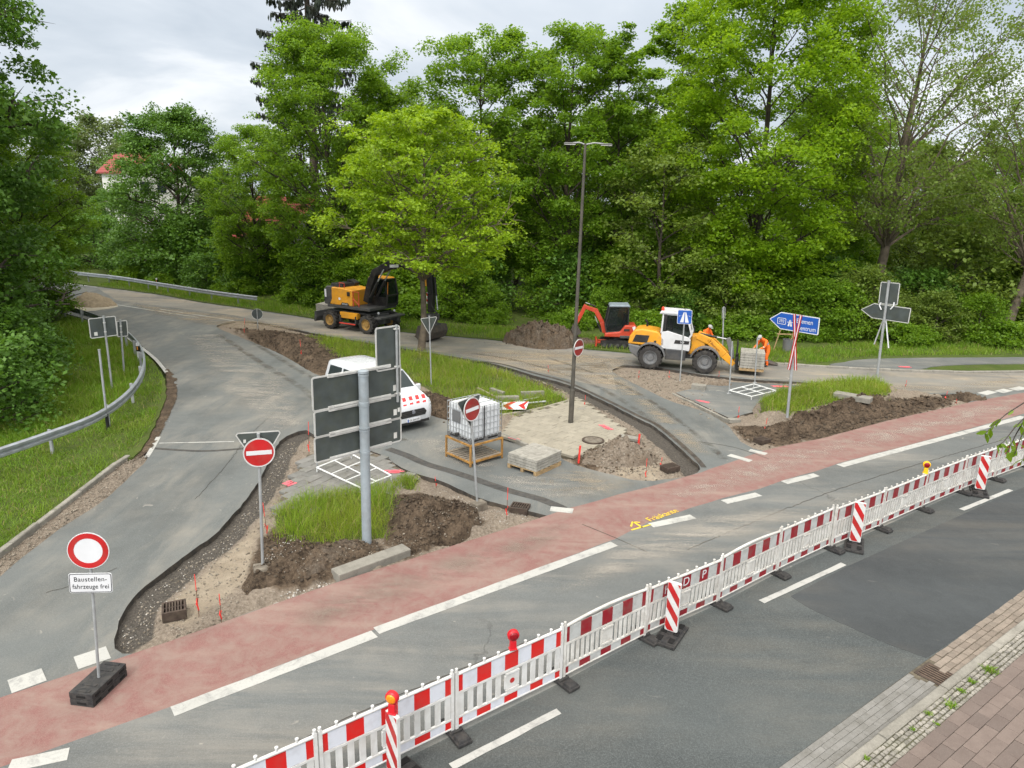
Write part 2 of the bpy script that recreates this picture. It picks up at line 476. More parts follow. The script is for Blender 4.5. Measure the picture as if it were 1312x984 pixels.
# ================================================================== ground materials
HD = R_(36.0)                                   # heading of the main road
def asphalt(name, col, dust=0.35, dustcol=(0.30, 0.255, 0.19), streak=(1, 0.12, 1), srot=0.0, cracks=0.5, agg=0.35, seed=0.0):
    t = NT(name)
    v = t.mapping((1, 1, 1), (0, 0, 0)); t.vec = v
    big = t.noise(0.35, 5, 0.6); mid = t.noise(2.2, 6, 0.65, dist=0.4)
    fine = t.noise(48, 3, 0.7); grit = t.vor(55)
    c = t.mix(t.mapr(big, 0.3, 0.7), tuple(x * 0.82 for x in col), tuple(x * 1.16 for x in col))
    c = t.mix(t.math('MULTIPLY', t.mapr(mid, 0.4, 0.75), 0.35), c, tuple(x * 0.62 for x in col))
    c = t.mix(t.math('MULTIPLY', t.mapr(fine, 0.52, 0.72), agg), c, tuple(min(1, x * 2.3) for x in col))
    c = t.mix(t.math('MULTIPLY', t.mapr(fine, 0.48, 0.3), agg), c, tuple(x * 0.45 for x in col))
    gr2 = t.noise(24, 3, 0.75)
    c = t.mix(t.math('MULTIPLY', t.mapr(gr2, 0.52, 0.70), agg), c, tuple(min(1, x * 1.75) for x in col))
    c = t.mix(t.math('MULTIPLY', t.mapr(gr2, 0.48, 0.32), agg), c, tuple(x * 0.55 for x in col))
    # dust dragged along by wheels
    sv = t.mapping(streak, (0, 0, srot))
    trk = t.noise(0.55, 3, 0.5, vec=sv)
    c = t.mix(t.math('MULTIPLY', t.mapr(trk, 0.38, 0.66), 0.45), c, tuple(min(1, x * 1.35) for x in col))
    c = t.mix(t.math('MULTIPLY', t.mapr(trk, 0.5, 0.32), 0.35), c, tuple(x * 0.7 for x in col))
    st = t.noise(1.3, 8, 0.68, vec=sv, dist=0.5)
    pat = t.noise(0.28, 4, 0.6, dist=0.3)
    d = t.math('MULTIPLY', t.mapr(st, 0.40, 0.66), t.mapr(pat, 0.40, 0.58))
    d = t.math('MULTIPLY', d, dust)
    c = t.mix(d, c, dustcol)
    spots = t.noise(3.1, 3, 0.5, dist=1.2)
    c = t.mix(t.math('MULTIPLY', t.mapr(spots, 0.70, 0.76), 0.55 * dust), c, (0.5, 0.46, 0.40))
    # long cracks, only in places
    wv = t.n.new('ShaderNodeVectorMath'); wv.operation = 'ADD'
    t.l.new(v, wv.inputs[0]); t.l.new(t.noise(1.5, 4, out='Color'), wv.inputs[1])
    ck = t.vor(0.22, 'DISTANCE_TO_EDGE', vec=wv.outputs[0])
    cm = t.math('MULTIPLY', t.mapr(ck, 0.007, 0.002), t.mapr(t.noise(0.16, 2), 0.5, 0.58))
    c = t.mix(t.math('MULTIPLY', cm, cracks), c, (0.03, 0.03, 0.03))
    t.base(c); t.set('Roughness', t.mapr(mid, 0.3, 0.7, 0.72, 0.92)); t.set('Specular IOR Level', 0.35)
    h = t.math('ADD', t.math('MULTIPLY', grit, 0.5), fine)
    t.bump(h, 0.35, 0.006)
    return t.m
A_OLD = asphalt('asphalt_old', (0.108, 0.116, 0.113), 0.45, dustcol=(0.29, 0.265, 0.22), srot=R_(30), streak=(1, 0.25, 1), cracks=0.0)
A_MAIN = asphalt('asphalt_main', (0.106, 0.113, 0.111), 0.5, (0.30, 0.275, 0.235), srot=-HD, streak=(0.16, 1, 1), cracks=0.35)
A_NEAR = asphalt('asphalt_near', (0.060, 0.068, 0.068), 0.12, srot=-HD, streak=(0.2, 1, 1), cracks=0.0, agg=0.62)
A_NEW = asphalt('asphalt_new', (0.042, 0.047, 0.049), 0.10, srot=-HD, streak=(0.12, 1, 1), cracks=0.0, agg=0.18)
A_FAR = asphalt('asphalt_far', (0.165, 0.160, 0.145), 1.0, srot=R_(20), streak=(0.2, 1, 1), agg=0.3)
A_EDGE = mat('asphalt_edge', (0.042, 0.038, 0.034), 0.95, var=0.5, scale=5, bump=0.6, dirt=0.8, dirtcol=(0.11, 0.088, 0.065))
A_GROOVE = mat('milled_groove', (0.052, 0.052, 0.05), 0.95, var=0.35, scale=9, bump=0.8, dirt=0.3)
def mat_red():
    t = NT('red_cycle_lane')
    t.vec = t.mapping()
    big = t.noise(0.5, 5, 0.65); fine = t.noise(90, 2); mid = t.noise(3.0, 6, 0.7, dist=0.5)
    c = t.mix(t.mapr(big, 0.3, 0.7), (0.176, 0.086, 0.076), (0.212, 0.116, 0.103))
    c = t.mix(t.math('MULTIPLY', t.mapr(fine, 0.5, 0.75), 0.3), c, (0.45, 0.28, 0.25))
    c = t.mix(t.math('MULTIPLY', t.mapr(fine, 0.48, 0.3), 0.3), c, (0.12, 0.045, 0.04))
    c = t.mix(t.math('MULTIPLY', t.mapr(mid, 0.40, 0.66), 0.8), c, (0.225, 0.165, 0.140))
    sv = t.mapping((0.25, 1.2, 1), (0, 0, -HD))
    st = t.noise(1.0, 7, 0.66, vec=sv, dist=0.8)
    c = t.mix(t.math('MULTIPLY', t.mapr(st, 0.5, 0.72), 0.7), c, (0.27, 0.205, 0.17))
    t.base(c); t.set('Roughness', 0.85); t.set('Specular IOR Level', 0.3); t.bump(fine, 0.3, 0.005)
    return t.m
M_RED = mat_red()
def mat_paint(name, col, wear=0.5, under=(0.13, 0.13, 0.13), sc=3.0):
    t = NT(name)
    t.vec = t.mapping()
    w = t.noise(sc, 8, 0.72, dist=0.4); f = t.noise(60, 3)
    k = t.math('ADD', t.mapr(w, 0.5, 0.72, 0, 1), t.mapr(f, 0.55, 0.7, 0, 0.45))
    c = t.mix(t.math('MINIMUM', t.math('MULTIPLY', k, wear), 1.0), col, under)
    c = t.mix(t.math('MULTIPLY', t.mapr(t.noise(0.9, 4), 0.4, 0.7), 0.3), c, tuple(x * 0.72 for x in col))
    t.base(c); t.set('Roughness', 0.7)
    t.bump(f, 0.2, 0.004)
    return t.m
P_WHITE = mat_paint('road_paint_white', (0.40, 0.40, 0.375), 0.75)
P_WORN = mat_paint('road_paint_worn', (0.42, 0.42, 0.39), 1.0, sc=1.6)
P_YELLOW = mat_paint('spray_yellow', (0.70, 0.52, 0.03), 0.95, (0.3, 0.14, 0.1), 6)
P_PINK = mat_paint('spray_pink', (0.85, 0.12, 0.16), 0.75, (0.26, 0.22, 0.2), 5)
def mat_soil():
    t = NT('excavated_soil')
    t.vec = t.mapping()
    dk, gr, sa, ml = t.attr('dark'), t.attr('grass'), t.attr('sand'), t.attr('mill')
    n1 = t.noise(2.5, 8, 0.7, dist=0.3); n2 = t.noise(16, 5, 0.7); n3 = t.vor(26, rnd=1.0); n4 = t.noise(70, 3)
    gravel = t.mix(t.mapr(n2, 0.35, 0.65), (0.150, 0.122, 0.094), (0.285, 0.24, 0.19))
    gravel = t.mix(t.math('MULTIPLY', t.mapr(n3, 0.22, 0.1), t.mapr(t.noise(7, 3), 0.45, 0.6)), gravel, (0.42, 0.385, 0.33))
    soil = t.mix(t.mapr(n1, 0.36, 0.64), (0.027, 0.019, 0.013), (0.135, 0.099, 0.068))
    soil = t.mix(t.math('MULTIPLY', t.mapr(n2, 0.5, 0.68), 0.55), soil, (0.16, 0.12, 0.08))
    soil = t.mix(t.math('MULTIPLY', t.mapr(n2, 0.48, 0.34), 0.6), soil, (0.012, 0.008, 0.006))
    soil = t.mix(t.math('MULTIPLY', t.mapr(n4, 0.6, 0.75), 0.5), soil, (0.2, 0.15, 0.1))
    sand = t.mix(t.mapr(n1, 0.3, 0.7), (0.25, 0.205, 0.15), (0.35, 0.30, 0.23))
    sand = t.mix(t.math('MULTIPLY', t.mapr(n4, 0.6, 0.8), 0.5), sand, (0.2, 0.16, 0.11))
    grass = t.mix(t.mapr(n2, 0.3, 0.7), (0.055, 0.075, 0.018), (0.12, 0.13, 0.045))
    wob = t.math('MULTIPLY', t.math('SUBTRACT', n1, 0.5), 0.9)
    c = t.mix(t.mapr(t.math('ADD', sa, wob), 0.3, 0.7), gravel, sand)
    c = t.mix(t.mapr(t.math('ADD', dk, wob), 0.35, 0.65), c, soil)
    mill = t.mix(t.mapr(n2, 0.35, 0.65), (0.046, 0.042, 0.037), (0.115, 0.102, 0.086))
    mill = t.mix(t.mapr(n4, 0.62, 0.72), mill, (0.30, 0.28, 0.25))
    c = t.mix(t.mapr(t.math('ADD', ml, wob), 0.35, 0.6), c, mill)
    c = t.mix(t.mapr(t.math('ADD', gr, wob), 0.4, 0.6), c, grass)
    t.base(c); t.set('Roughness', 0.95); t.set('Specular IOR Level', 0.2)
    t.bump(t.math('ADD', n2, t.math('MULTIPLY', n4, 0.5)), 0.9, 0.05)
    return t.m
M_SOIL = mat_soil()
def mat_verge(name, a, b, c2, sc=1.0):
    t = NT(name)
    t.vec = t.mapping()
    c = t.mix(t.mapr(t.noise(0.6 * sc, 5, 0.6), 0.3, 0.7), a, b)
    c = t.mix(t.math('MULTIPLY', t.mapr(t.noise(2.3 * sc, 7, 0.7, dist=0.5), 0.5, 0.7), 0.7), c, c2)
    c = t.mix(t.math('MULTIPLY', t.mapr(t.noise(30, 4), 0.4, 0.7), 0.5), c, tuple(x * 0.4 for x in a))
    t.base(c); t.set('Roughness', 0.95); t.set('Specular IOR Level', 0.15)
    t.bump(t.noise(22, 5, 0.7), 0.8, 0.06)
    return t.m
M_VERGE = mat_verge('grass_soil', (0.06, 0.095, 0.018), (0.10, 0.135, 0.03), (0.125, 0.11, 0.055))
M_WOOD_FLOOR = mat_verge('wood_floor', (0.03, 0.045, 0.014), (0.05, 0.07, 0.02), (0.07, 0.055, 0.035))
def mat_stone(name, a, b, isl=0.6, moss=0.0, bump=0.4, stain=(0.08, 0.075, 0.06)):
    t = NT(name)
    r = t.island()
    c = t.mix(r, a, b)
    n = t.noise(4, 7, 0.7, dist=0.3); f = t.noise(60, 4, 0.6)
    c = t.mix(t.math('MULTIPLY', t.mapr(n, 0.42, 0.7), 0.5), c, stain)
    c = t.mix(t.math('MULTIPLY', t.mapr(f, 0.5, 0.75), 0.35), c, tuple(min(1, x * 1.5) for x in b))
    if moss: c = t.mix(t.math('MULTIPLY', t.mapr(t.noise(1.7, 6, 0.7), 0.52, 0.7), moss), c, (0.07, 0.085, 0.03))
    t.base(c); t.set('Roughness', 0.88); t.set('Specular IOR Level', 0.3); t.bump(f, bump, 0.006)
    return t.m
M_CONC = mat_stone('concrete_kerb', (0.21, 0.20, 0.172), (0.28, 0.265, 0.23))
M_GUTTER = mat_stone('gutter_paver', (0.165, 0.162, 0.150), (0.205, 0.20, 0.187))
M_GUTTER2 = mat_stone('worn_gutter_paver', (0.175, 0.145, 0.118), (0.245, 0.205, 0.168))
M_COBBLE = mat_stone('granite_cobble', (0.17, 0.16, 0.14), (0.34, 0.32, 0.28), moss=0.35)
M_BRICK = mat_stone('brown_paver', (0.122, 0.098, 0.086), (0.168, 0.133, 0.115), stain=(0.10, 0.075, 0.065))
M_GREYPAV = mat_stone('grey_paver', (0.15, 0.15, 0.14), (0.205, 0.20, 0.185), moss=0.3)
M_SANDPAV = mat_stone('sandy_paver', (0.25, 0.228, 0.18), (0.31, 0.283, 0.225), stain=(0.17, 0.16, 0.135))
M_JOINT = mat('joint_sand', (0.10, 0.085, 0.06), 0.95, var=0.4, scale=15, bump=0.5)
M_MOSSJOINT = mat('mossy_joint', (0.07, 0.068, 0.04), 0.95, var=0.5, scale=9, bump=0.5)

# ================================================================== layout (world outlines of what the photograph shows)
H1 = [(156,838),(149,806),(171,766),(226,720),(280,680),(325,626),(345,590),(358,566),(374,556),(392,551),(404,558),(440,568),(487,582),(520,602),(567,617),(617,639),(683,656),(702,661),(640,681),(560,707),(460,737),(380,764),(300,792),(230,818)]
H2 = [(279,420),(287,414),(312,411),(350,416),(402,427),(452,436),(520,447),(594,459),(640,468),(684,481),(727,493),(774,514),(821,538),(842,549),(883,585),(897,601),(876,611),(850,614),(823,616),(787,609),(732,594),(712,582),(678,571),(640,560),(590,545),(548,530),(515,516),(470,500),(430,488),(400,477),(360,454),(320,437)]
H3 = [(784,474),(800,468),(850,472),(900,480),(959,486),(1045,491),(1129,500),(1189,505),(1245,505),(1253,510),(1219,522),(1129,542),(1060,561),(1000,573),(975,577),(950,566),(932,545),(901,527),(861,514.5),(828,499),(798,484)]
W1 = dense(GL(H1), 0.22, 0.012, seed=3)
W2 = dense(GL(H2), 0.25, 0.014, seed=4)
W3 = dense(GL(H3), 0.25, 0.014, seed=5)
def ext(p, q, L):
    p, q = Vector(p), Vector(q); return q + (q - p).normalized() * L
gut = GL([(998,984),(1155,869),(1190,844),(1312,760)])
gut = [ext(gut[1], gut[0], 12)] + gut + [ext(gut[-2], gut[-1], 30)]
leftedge = GL([(0,738),(68,684),(135,639),(171,606),(188,588),(205,556),(225,511),(224,492),(213,472),(196,455),(178,441),(150,425),(120,412),(85,402)])
faredge = GL([(122,367),(199,377),(256,387),(360,402),(430,413),(520,426),(600,433),(690,441),(753,448),(812,453),(880,459),(980,465),(1063,470),(1177,475),(1312,476)])
farL = ext(faredge[1], faredge[0], 60)
far_dir = (faredge[0] - faredge[1]).normalized()
leftfar = [leftedge[-1] + far_dir * 10, leftedge[-1] + far_dir * 50]
farR = [faredge[-1] + Vector((14, 3)), faredge[-1] + Vector((34, 12))]
outer = ([gut[0]] + dense(gut[1:-1], 0.6, 0.0, closed=False) + [gut[-1], Vector((58, 42))] + list(reversed(farR)) +
         list(reversed(dense([farL] + faredge, 0.8, 0.03, closed=False))) + list(reversed(leftfar)) +
         list(reversed(dense(leftedge, 0.3, 0.012, closed=False))) + [ext(leftedge[1], leftedge[0], 6), Vector((-16.5, 4.5))])
road = tag(slab('road', outer, [W1, W2, W3], 0.0, 0.15, [A_OLD, A_EDGE]), kind='structure')

# base sheet to the horizon, under everything
b = MB(); b.add([(-900, -400, -0.17), (900, -400, -0.17), (900, 1500, -0.17), (-900, 1500, -0.17)], [(0, 1, 2, 3)])
tag(b.build('ground', M_WOOD_FLOOR), kind='structure')

# main carriageway, cycle lane and near lane as thin courses on the road
redtop_px = [(0,895),(80,868),(160,841),(230,818),(300,792),(380,764),(460,737),(560,706),(640,680.5),(703,660),(770,640),(830,624),(876,612),(900,605),(985,576),(1060,560),(1130,541),(1219,521),(1260,512),(1312,503)]
redtop = GL(redtop_px)
redbot = GL([(6,981),(90,952),(218,906),(480,806.5),(787,691),(833,668),(888,650),(927,638),(972,627),(1005,615),(1045,604),(1076,593),(1180,566),(1312,530)])
red_e0, red_e1 = ext(redtop[1], redtop[0], 8), ext(redtop[-2], redtop[-1], 30)
rb_e0, rb_e1 = ext(redbot[1], redbot[0], 8), ext(redbot[-2], redbot[-1], 30)
RT = dense([red_e0] + redtop + [red_e1], 0.5, 0.012, closed=False, seed=9)
RB = dense([rb_e0] + redbot + [rb_e1], 0.5, 0.008, closed=False, seed=10, smooth=False)
tag(slab('cycle_lane', RT + list(reversed(RB)), [], 0.004, 0.003, [M_RED]), kind='structure')
lane = GL([(575,984),(716,911),(975,772),(1080,724),(1231,654),(1295,628)])
fence_px = [(583,941),(720,874),(825,817.6),(918.3,774.9),(994.2,735.4),(1064,704),(1125.5,677.6),(1179.5,653),(1229.8,631),(1272.8,614.7)]
fl = GL(fence_px)
mid_line = [ext(fl[1], fl[0], 10)] + fl + [ext(fl[-2], fl[-1], 40)]
gutd = dense(gut, 0.6, 0.0, closed=False)
tag(slab('carriageway', dense(mid_line, 1.0, 0, closed=False) + list(reversed(RB)), [], 0.0035, 0.003, [A_MAIN]), kind='structure')
tag(slab('near_lane', [Vector(p) for p in gutd] + list(reversed(dense(mid_line, 1.0, 0, closed=False))), [], 0.004, 0.003, [A_NEAR]), kind='structure')

g2 = [Vector(p) for p in gut[3:]]
patch = dense(GL([(1012,764),(1035,778),(1075,797),(1130,822),(1172,838),(1189,843.2)]), 0.15, 0.008, closed=False, seed=2) + [p + Vector((-0.004, 0.006)) for p in g2[1:]] + [ext(lane[-2], lane[-1], 40) + Vector((0.05, -0.08)), lane[-1] + Vector((0.05, -0.08)), lane[3] + Vector((0.05, -0.08))]
tag(slab('resurfaced_patch', patch, [], 0.008, 0.003, [A_NEW]), kind='structure')
fr = GL([(122,368),(199,378),(256,388),(360,403),(430,414),(520,427),(600,434),(690,442),(753,449),(812,454),(880,460),(980,466),(1063,471),(1177,476),(1312,477)])
fn = GL([(402,426),(452,434),(520,444.5),(594,456.5),(660,470),(727,486),(790,500),(784,474),(800,466.5),(850,470.5),(900,478),(959,484),(1045,489),(1129,498),(1189,503),(1245,503.5),(1312,500)])
farp = dense(fr, 0.8, 0.03, closed=False, seed=21) + [Vector(p) for p in reversed(fn)] + GL([(300,404),(150,385)])
tag(slab('dusty_road', farp, [], 0.004, 0.003, [A_FAR]), kind='structure')

# markings
NMARK = 0
def mark(p, q, w, m=None, z=0.0085, name='road_marking', ends=(0, 0)):
    a, c = (G(*p).xy if not isinstance(p, Vector) else p), (G(*q).xy if not isinstance(q, Vector) else q)
    d = (c - a).normalized(); n = Vector((-d.y, d.x)) * (w / 2)
    o = slab(name, dense([a - n, c - n, c + n, a + n], 0.25, 0.004, smooth=False, seed=int(abs(a.x) * 97 + abs(a.y) * 31)), [], z, 0.003, [m or P_WHITE])
    return tag(o, kind='structure')
mark((12,982),(88,966), 0.25)
mark((221,912),(480,812.5), 0.25); mark((482,808.5),(787,697), 0.25)
mark((834,673.5),(888,662), 0.25, P_WORN); mark((928,643.5),(972,633.5), 0.25); mark((1005,618.5),(1046,608.5), 0.25); mark((1076,597),(1312,534), 0.25)
mark((578,983),(716,912), 0.13, z=0.0125); mark((976,771.5),(1081,723), 0.13, z=0.0125); mark((1232,653.5),(1295,628), 0.13, z=0.0125)
# broad give-way bars where the slip roads meet the cycle lane
for p, q, w in (((12,880),(57,864), 0.42), ((97,850),(139,836), 0.42), ((705,652),(734,655), 0.3), ((934,583),(962,591), 0.26), ((960,577),(982,582), 0.26),
                ((1258,505),(1272,501.5), 0.4), ((1280,502.5),(1292,499.5), 0.4), ((1298,499.5),(1312,496.5), 0.4)):
    mark(p, q, w, P_WORN if p[0] > 600 else P_WHITE)
mark((70,361),(124,368), 0.15, P_WORN); mark((70,378),(255,407), 0.12, P_WORN); mark((300,411),(205,396), 0.12, P_WORN)
def line_mark(pts, w, m, z=0.008, name='road_marking'):
    P = dense(GL(pts), 0.3, 0, closed=False)
    Lf, Rt = [], []
    for i, p in enumerate(P):
        d = (P[min(i + 1, len(P) - 1)] - P[max(i - 1, 0)]).normalized(); n = Vector((-d.y, d.x)) * w / 2
        Lf.append(p + n); Rt.append(p - n)
    return tag(slab(name, Lf + list(reversed(Rt)), [], z, 0.003, [m]), kind='structure')
line_mark([(163,432),(182,446),(198,459),(208,470),(214,478)], 0.16, P_WHITE, name='edge_line')
line_mark([(188,586),(196,573),(203,560)], 0.14, P_WORN, name='edge_line')
line_mark([(204,568),(250,567),(300,566)], 0.07, P_WORN, name='edge_line')
line_mark([(823,676.5),(817,672.5),(811,669)], 0.05, P_YELLOW, 0.0125, 'spray_line')
line_mark([(809,679.5),(834,672.5)], 0.05, P_YELLOW, 0.0125, 'spray_line')
line_mark([(808.5,675),(810.5,669),(820,669.8)], 0.05, P_YELLOW, 0.0125, 'spray_line')
tp = G(849, 660.5)
tx = text('spray_writing', 'Fräskante', 0.30, P_YELLOW, None, (tp.x, tp.y, 0.0125), (0, 0, R_(37)), 0.0005, spacing=0.95); tag(tx, kind='structure')
for p in ((371,618,0.25,0.6,-60),(505,603,0,0,0),(420,612,0,0,0)): pass
# grooves and seams in the slip roads
line_mark([(497,575),(520,583),(545,594),(575,603),(600,611),(650,628),(694,640),(722,652)], 0.30, A_GROOVE, 0.005, 'milled_groove')
line_mark([(600,462),(640,466),(684,478),(727,490),(774,511),(821,534.5),(845,546.5),(887,582),(902,599)], 0.16, A_EDGE, 0.009, 'milled_groove')
line_mark([(190,574),(260,578),(320,574)], 0.14, A_GROOVE, 0.006, 'road_seam')
line_mark([(746,672),(790,690),(830,708)], 0.02, A_EDGE, 0.0085, 'road_seam')
line_mark([(895,566),(940,573),(985,588)], 0.03, A_GROOVE, 0.006, 'road_seam')

for i_, (pts_, w_) in enumerate((([(250, 640), (290, 596), (318, 560), (352, 528)], 0.010),
        ([(700, 470), (730, 462), (760, 466), (800, 458)], 0.02), ([(880, 705), (1000, 655), (1120, 612), (1312, 556)], 0.014), ([(330, 975), (480, 905), (640, 838), (790, 775)], 0.012), ([(60, 760), (110, 744), (150, 728)], 0.010))):
    C_ = dense(GL(pts_), 0.12, 0.012, closed=False, seed=60 + i_); L1_, R1_ = [], []
    for j_, p_ in enumerate(C_):
        d_ = (C_[min(j_ + 1, len(C_) - 1)] - C_[max(j_ - 1, 0)]).normalized(); n_ = Vector((-d_.y, d_.x)) * w_ / 2
        L1_.append(p_ + n_); R1_.append(p_ - n_)
    tag(slab('road_crack', L1_ + list(reversed(R1_)), [], 0.0125, 0.002, [A_EDGE]), kind='structure')
# ------------------------------------------------------------------ dug soil inside the islands (one relief sheet)
PLAT = [  # outline px, height, ramp (m)
    ([(338,690),(352,655),(394,582),(440,578),(476,580),(520,604),(560,632),(605,655),(612,680),(560,690),(520,704),(494,712),(431,738),(375,757),(325,765),(318,735)], 0.10, 0.35),
    ([(300,424),(340,424),(402,432),(452,441),(520,452),(594,466),(640,480),(700,500),(748,518),(787,545),(815,566),(790,590),(735,585),(680,566),(640,552),(600,540),(560,524),(515,508),(430,478),(400,468),(360,446)], 0.12, 0.45),
    ([(792,476),(850,482),(925,487),(975,491),(1042,494),(1050,500),(965,530),(935,538),(905,523),(865,508),(828,492)], 0.03, 0.3),
    ([(968,528),(1000,512),(1060,499),(1130,500),(1150,508),(1140,519),(1085,533),(1030,544),(985,543)], 0.42, 0.28),
    ([(1130,502),(1200,510),(1185,519),(1130,524)], 0.22, 0.5)]
PLW = [(GL(p), h, r) for p, h, r in PLAT]
DARK = [GL(p) for p in ([(494,700),(500,640),(540,636),(600,655),(620,668),(560,695),(520,712)], [(320,745),(335,690),(350,680),(400,700),(480,700),(494,712),(431,738),(360,758)],
        [(300,420),(400,432),(440,442),(520,452),(540,520),(590,540),(575,545),(515,512),(430,486),(390,470),(340,446)],
        [(735,590),(742,575),(790,556),(818,560),(800,580),(760,600)], [(940,545),(1000,548),(1140,520),(1220,512),(1215,518),(1129,538),(1060,557),(1000,570),(960,565)], [(594,462),(640,472),(684,485),(720,500),(700,505),(640,486)])]
SAND = [GL(p) for p in ([(640,556),(660,530),(735,515),(800,553),(790,600),(680,568)], [(170,800),(230,760),(300,700),(340,640),(320,740),(240,800)], [(790,585),(850,600),(840,614),(790,608)])]
GRASSP = [GL(p) for p in ([(354,667),(372,646),(462,630),(507,625),(498,660),(491,694),(420,700),(358,695)], [(398,432),(452,441),(520,452),(594,466),(640,480),(700,502),(728,517),(690,527),(640,535),(592,530),(545,500),(500,478),(440,462)],
        [(970,524),(985,515),(1060,500),(1130,499),(1140,514),(1120,523),(1060,530),(1010,542),(978,538)], [(500,625),(520,612),(536,620),(528,632)])]
SOIL_GRIDS = []
def soil_z(X, Y, Ws):
    d = sdist(Ws, X, Y)
    z = -0.145 + 0.04 * fbm(X, Y, 3.0, 3, 5)
    z = z + sstep(0.58, 0.74, mill_d(X, Y)) * sstep(0.0, 0.5, d) * 0.11
    core = np.zeros(X.shape)
    for P, h, r in PLW:
        s = sdist(P, X, Y) + (fbm(X, Y, 2.2, 4, 9) - 0.5) * 0.7
        k = sstep(-r, r * 0.4, s)
        z = np.maximum(z, -0.145 + k * (h + 0.145))
        core = np.maximum(core, k)
    rough = 0.05 + 0.09 * np.clip(1 - np.abs(core - 0.5) * 2, 0, 1)
    for P in DARK:
        s = sstep(-0.3, 0.3, sdist(P, X, Y) + (fbm(X, Y, 1.5, 3, 44) - 0.5))
        z = z + s * 0.12 * (fbm(X, Y, 2.5, 4, 23) - 0.35); rough = rough + 0.10 * s
    for P in GRASSP:
        rough = rough * (1 - 0.7 * sstep(0, 0.3, sdist(P, X, Y)))
    # paved pads stay level
    for P in PADS:
        rough = rough * (1 - sstep(-0.15, 0.1, sdist(P, X, Y)))
        kk = sstep(-0.2, 0.05, sdist(P, X, Y)); z = z * (1 - kk) + kk * (np.minimum(z, 0.02))
    z = z + rough * (fbm(X, Y, 3.2, 5, 31, 0.62) - 0.5) * 1.6
    z = np.where(d < 0.12, np.minimum(z, -0.02), z)
    return z
MILL = [dense(GL(p), 0.25, 0, closed=False) for p in ([(149,812),(171,766),(226,720),(280,680),(325,626),(345,590),(358,566),(374,556)], [(594,459),(640,468),(684,481),(727,493),(774,514),(821,538),(842,549),(883,585),(897,601)])]
def mill_d(X, Y):
    return np.minimum(pdist(MILL[0], X, Y, False), pdist(MILL[1], X, Y, False)) + (fbm(X, Y, 2.5, 3, 71) - 0.5) * 0.25
PADS = [GL(p) for p in ([(347,660),(394,582),(476,580),(515,603),(534,616),(507,626),(462,632),(370,646)], [(640,556),(662,532),(740,512),(802,553),(790,566),(745,582),(690,570)], [(865,503),(925,489),(975,491),(1042,494),(1019,504),(965,527),(935,534)])]
def soil_sheet(Ws, seed, step):
    a = np.array([tuple(p) for p in Ws]); x0, y0 = a.min(0) - 0.3; x1, y1 = a.max(0) + 0.3
    xs, ys = np.arange(x0, x1, step), np.arange(y0, y1, step)
    X, Y = np.meshgrid(xs, ys)
    Z = soil_z(X, Y, Ws)
    d = sdist(Ws, X, Y); keep = d > -0.25
    dark = np.zeros(X.shape); sand = np.zeros(X.shape); gr = np.zeros(X.shape)
    for P in DARK: dark = np.maximum(dark, sstep(-0.35, 0.25, sdist(P, X, Y)))
    for P in SAND: sand = np.maximum(sand, sstep(-0.4, 0.4, sdist(P, X, Y)))
    for P in GRASSP: gr = np.maximum(gr, sstep(-0.15, 0.1, sdist(P, X, Y)))
    sand = np.maximum(sand * sstep(0.5, 0.9, mill_d(X, Y)), 0.45 * sstep(0.7, 1.0, mill_d(X, Y)) * fbm(X, Y, 0.8, 3, 88))
    idx = -np.ones(X.shape, int); kk = keep
    idx[kk] = np.arange(kk.sum())
    V = np.stack([X[kk], Y[kk], Z[kk]], 1)
    q = np.stack([idx[:-1, :-1], idx[:-1, 1:], idx[1:, 1:], idx[1:, :-1]], -1).reshape(-1, 4)
    q = q[(q >= 0).all(1)]
    o = fast_mesh('soil', V, q, M_SOIL, smooth=True)
    mill = sstep(0.78, 0.42, mill_d(X, Y)) * 0.9
    for nm, arr in (('dark', dark), ('sand', sand), ('grass', gr), ('mill', mill)):
        at = o.data.attributes.new(nm, 'FLOAT', 'POINT'); at.data.foreach_set('value', arr[kk].astype(np.float32))
    tag(o, kind='structure')
    SOIL_GRIDS.append((x0, y0, step, Z, keep))
soil_sheet(W1, 1, 0.06); soil_sheet(W2, 2, 0.09); soil_sheet(W3, 3, 0.08)
HEAPS = []
def gz(x, y):
    z = gz0(x, y)
    for cx_, cy_, rot_, ux, uy, Zh, kp in HEAPS:
        a_, b_ = x - cx_, y - cy_
        lx_, ly_ = a_ * math.cos(rot_) + b_ * math.sin(rot_), -a_ * math.sin(rot_) + b_ * math.cos(rot_)
        j, i = int(round((lx_ - ux[0]) / (ux[1] - ux[0]))), int(round((ly_ - uy[0]) / (uy[1] - uy[0])))
        if 0 <= i < Zh.shape[0] and 0 <= j < Zh.shape[1] and kp[i, j]: z = max(z, float(Zh[i, j]))
    return z
def gz0(x, y):
    for x0, y0, st, Z, keep in SOIL_GRIDS:
        i, j = int(round((y - y0) / st)), int(round((x - x0) / st))
        if 0 <= i < Z.shape[0] and 0 <= j < Z.shape[1] and keep[i, j]: return float(Z[i, j])
    return 0.0
def GS(px, py):
    """ground point, standing on the dug soil where there is any"""
    p = G(px, py)
    for _ in range(3):
        p = G(px, py, gz(p.x, p.y))
    return p

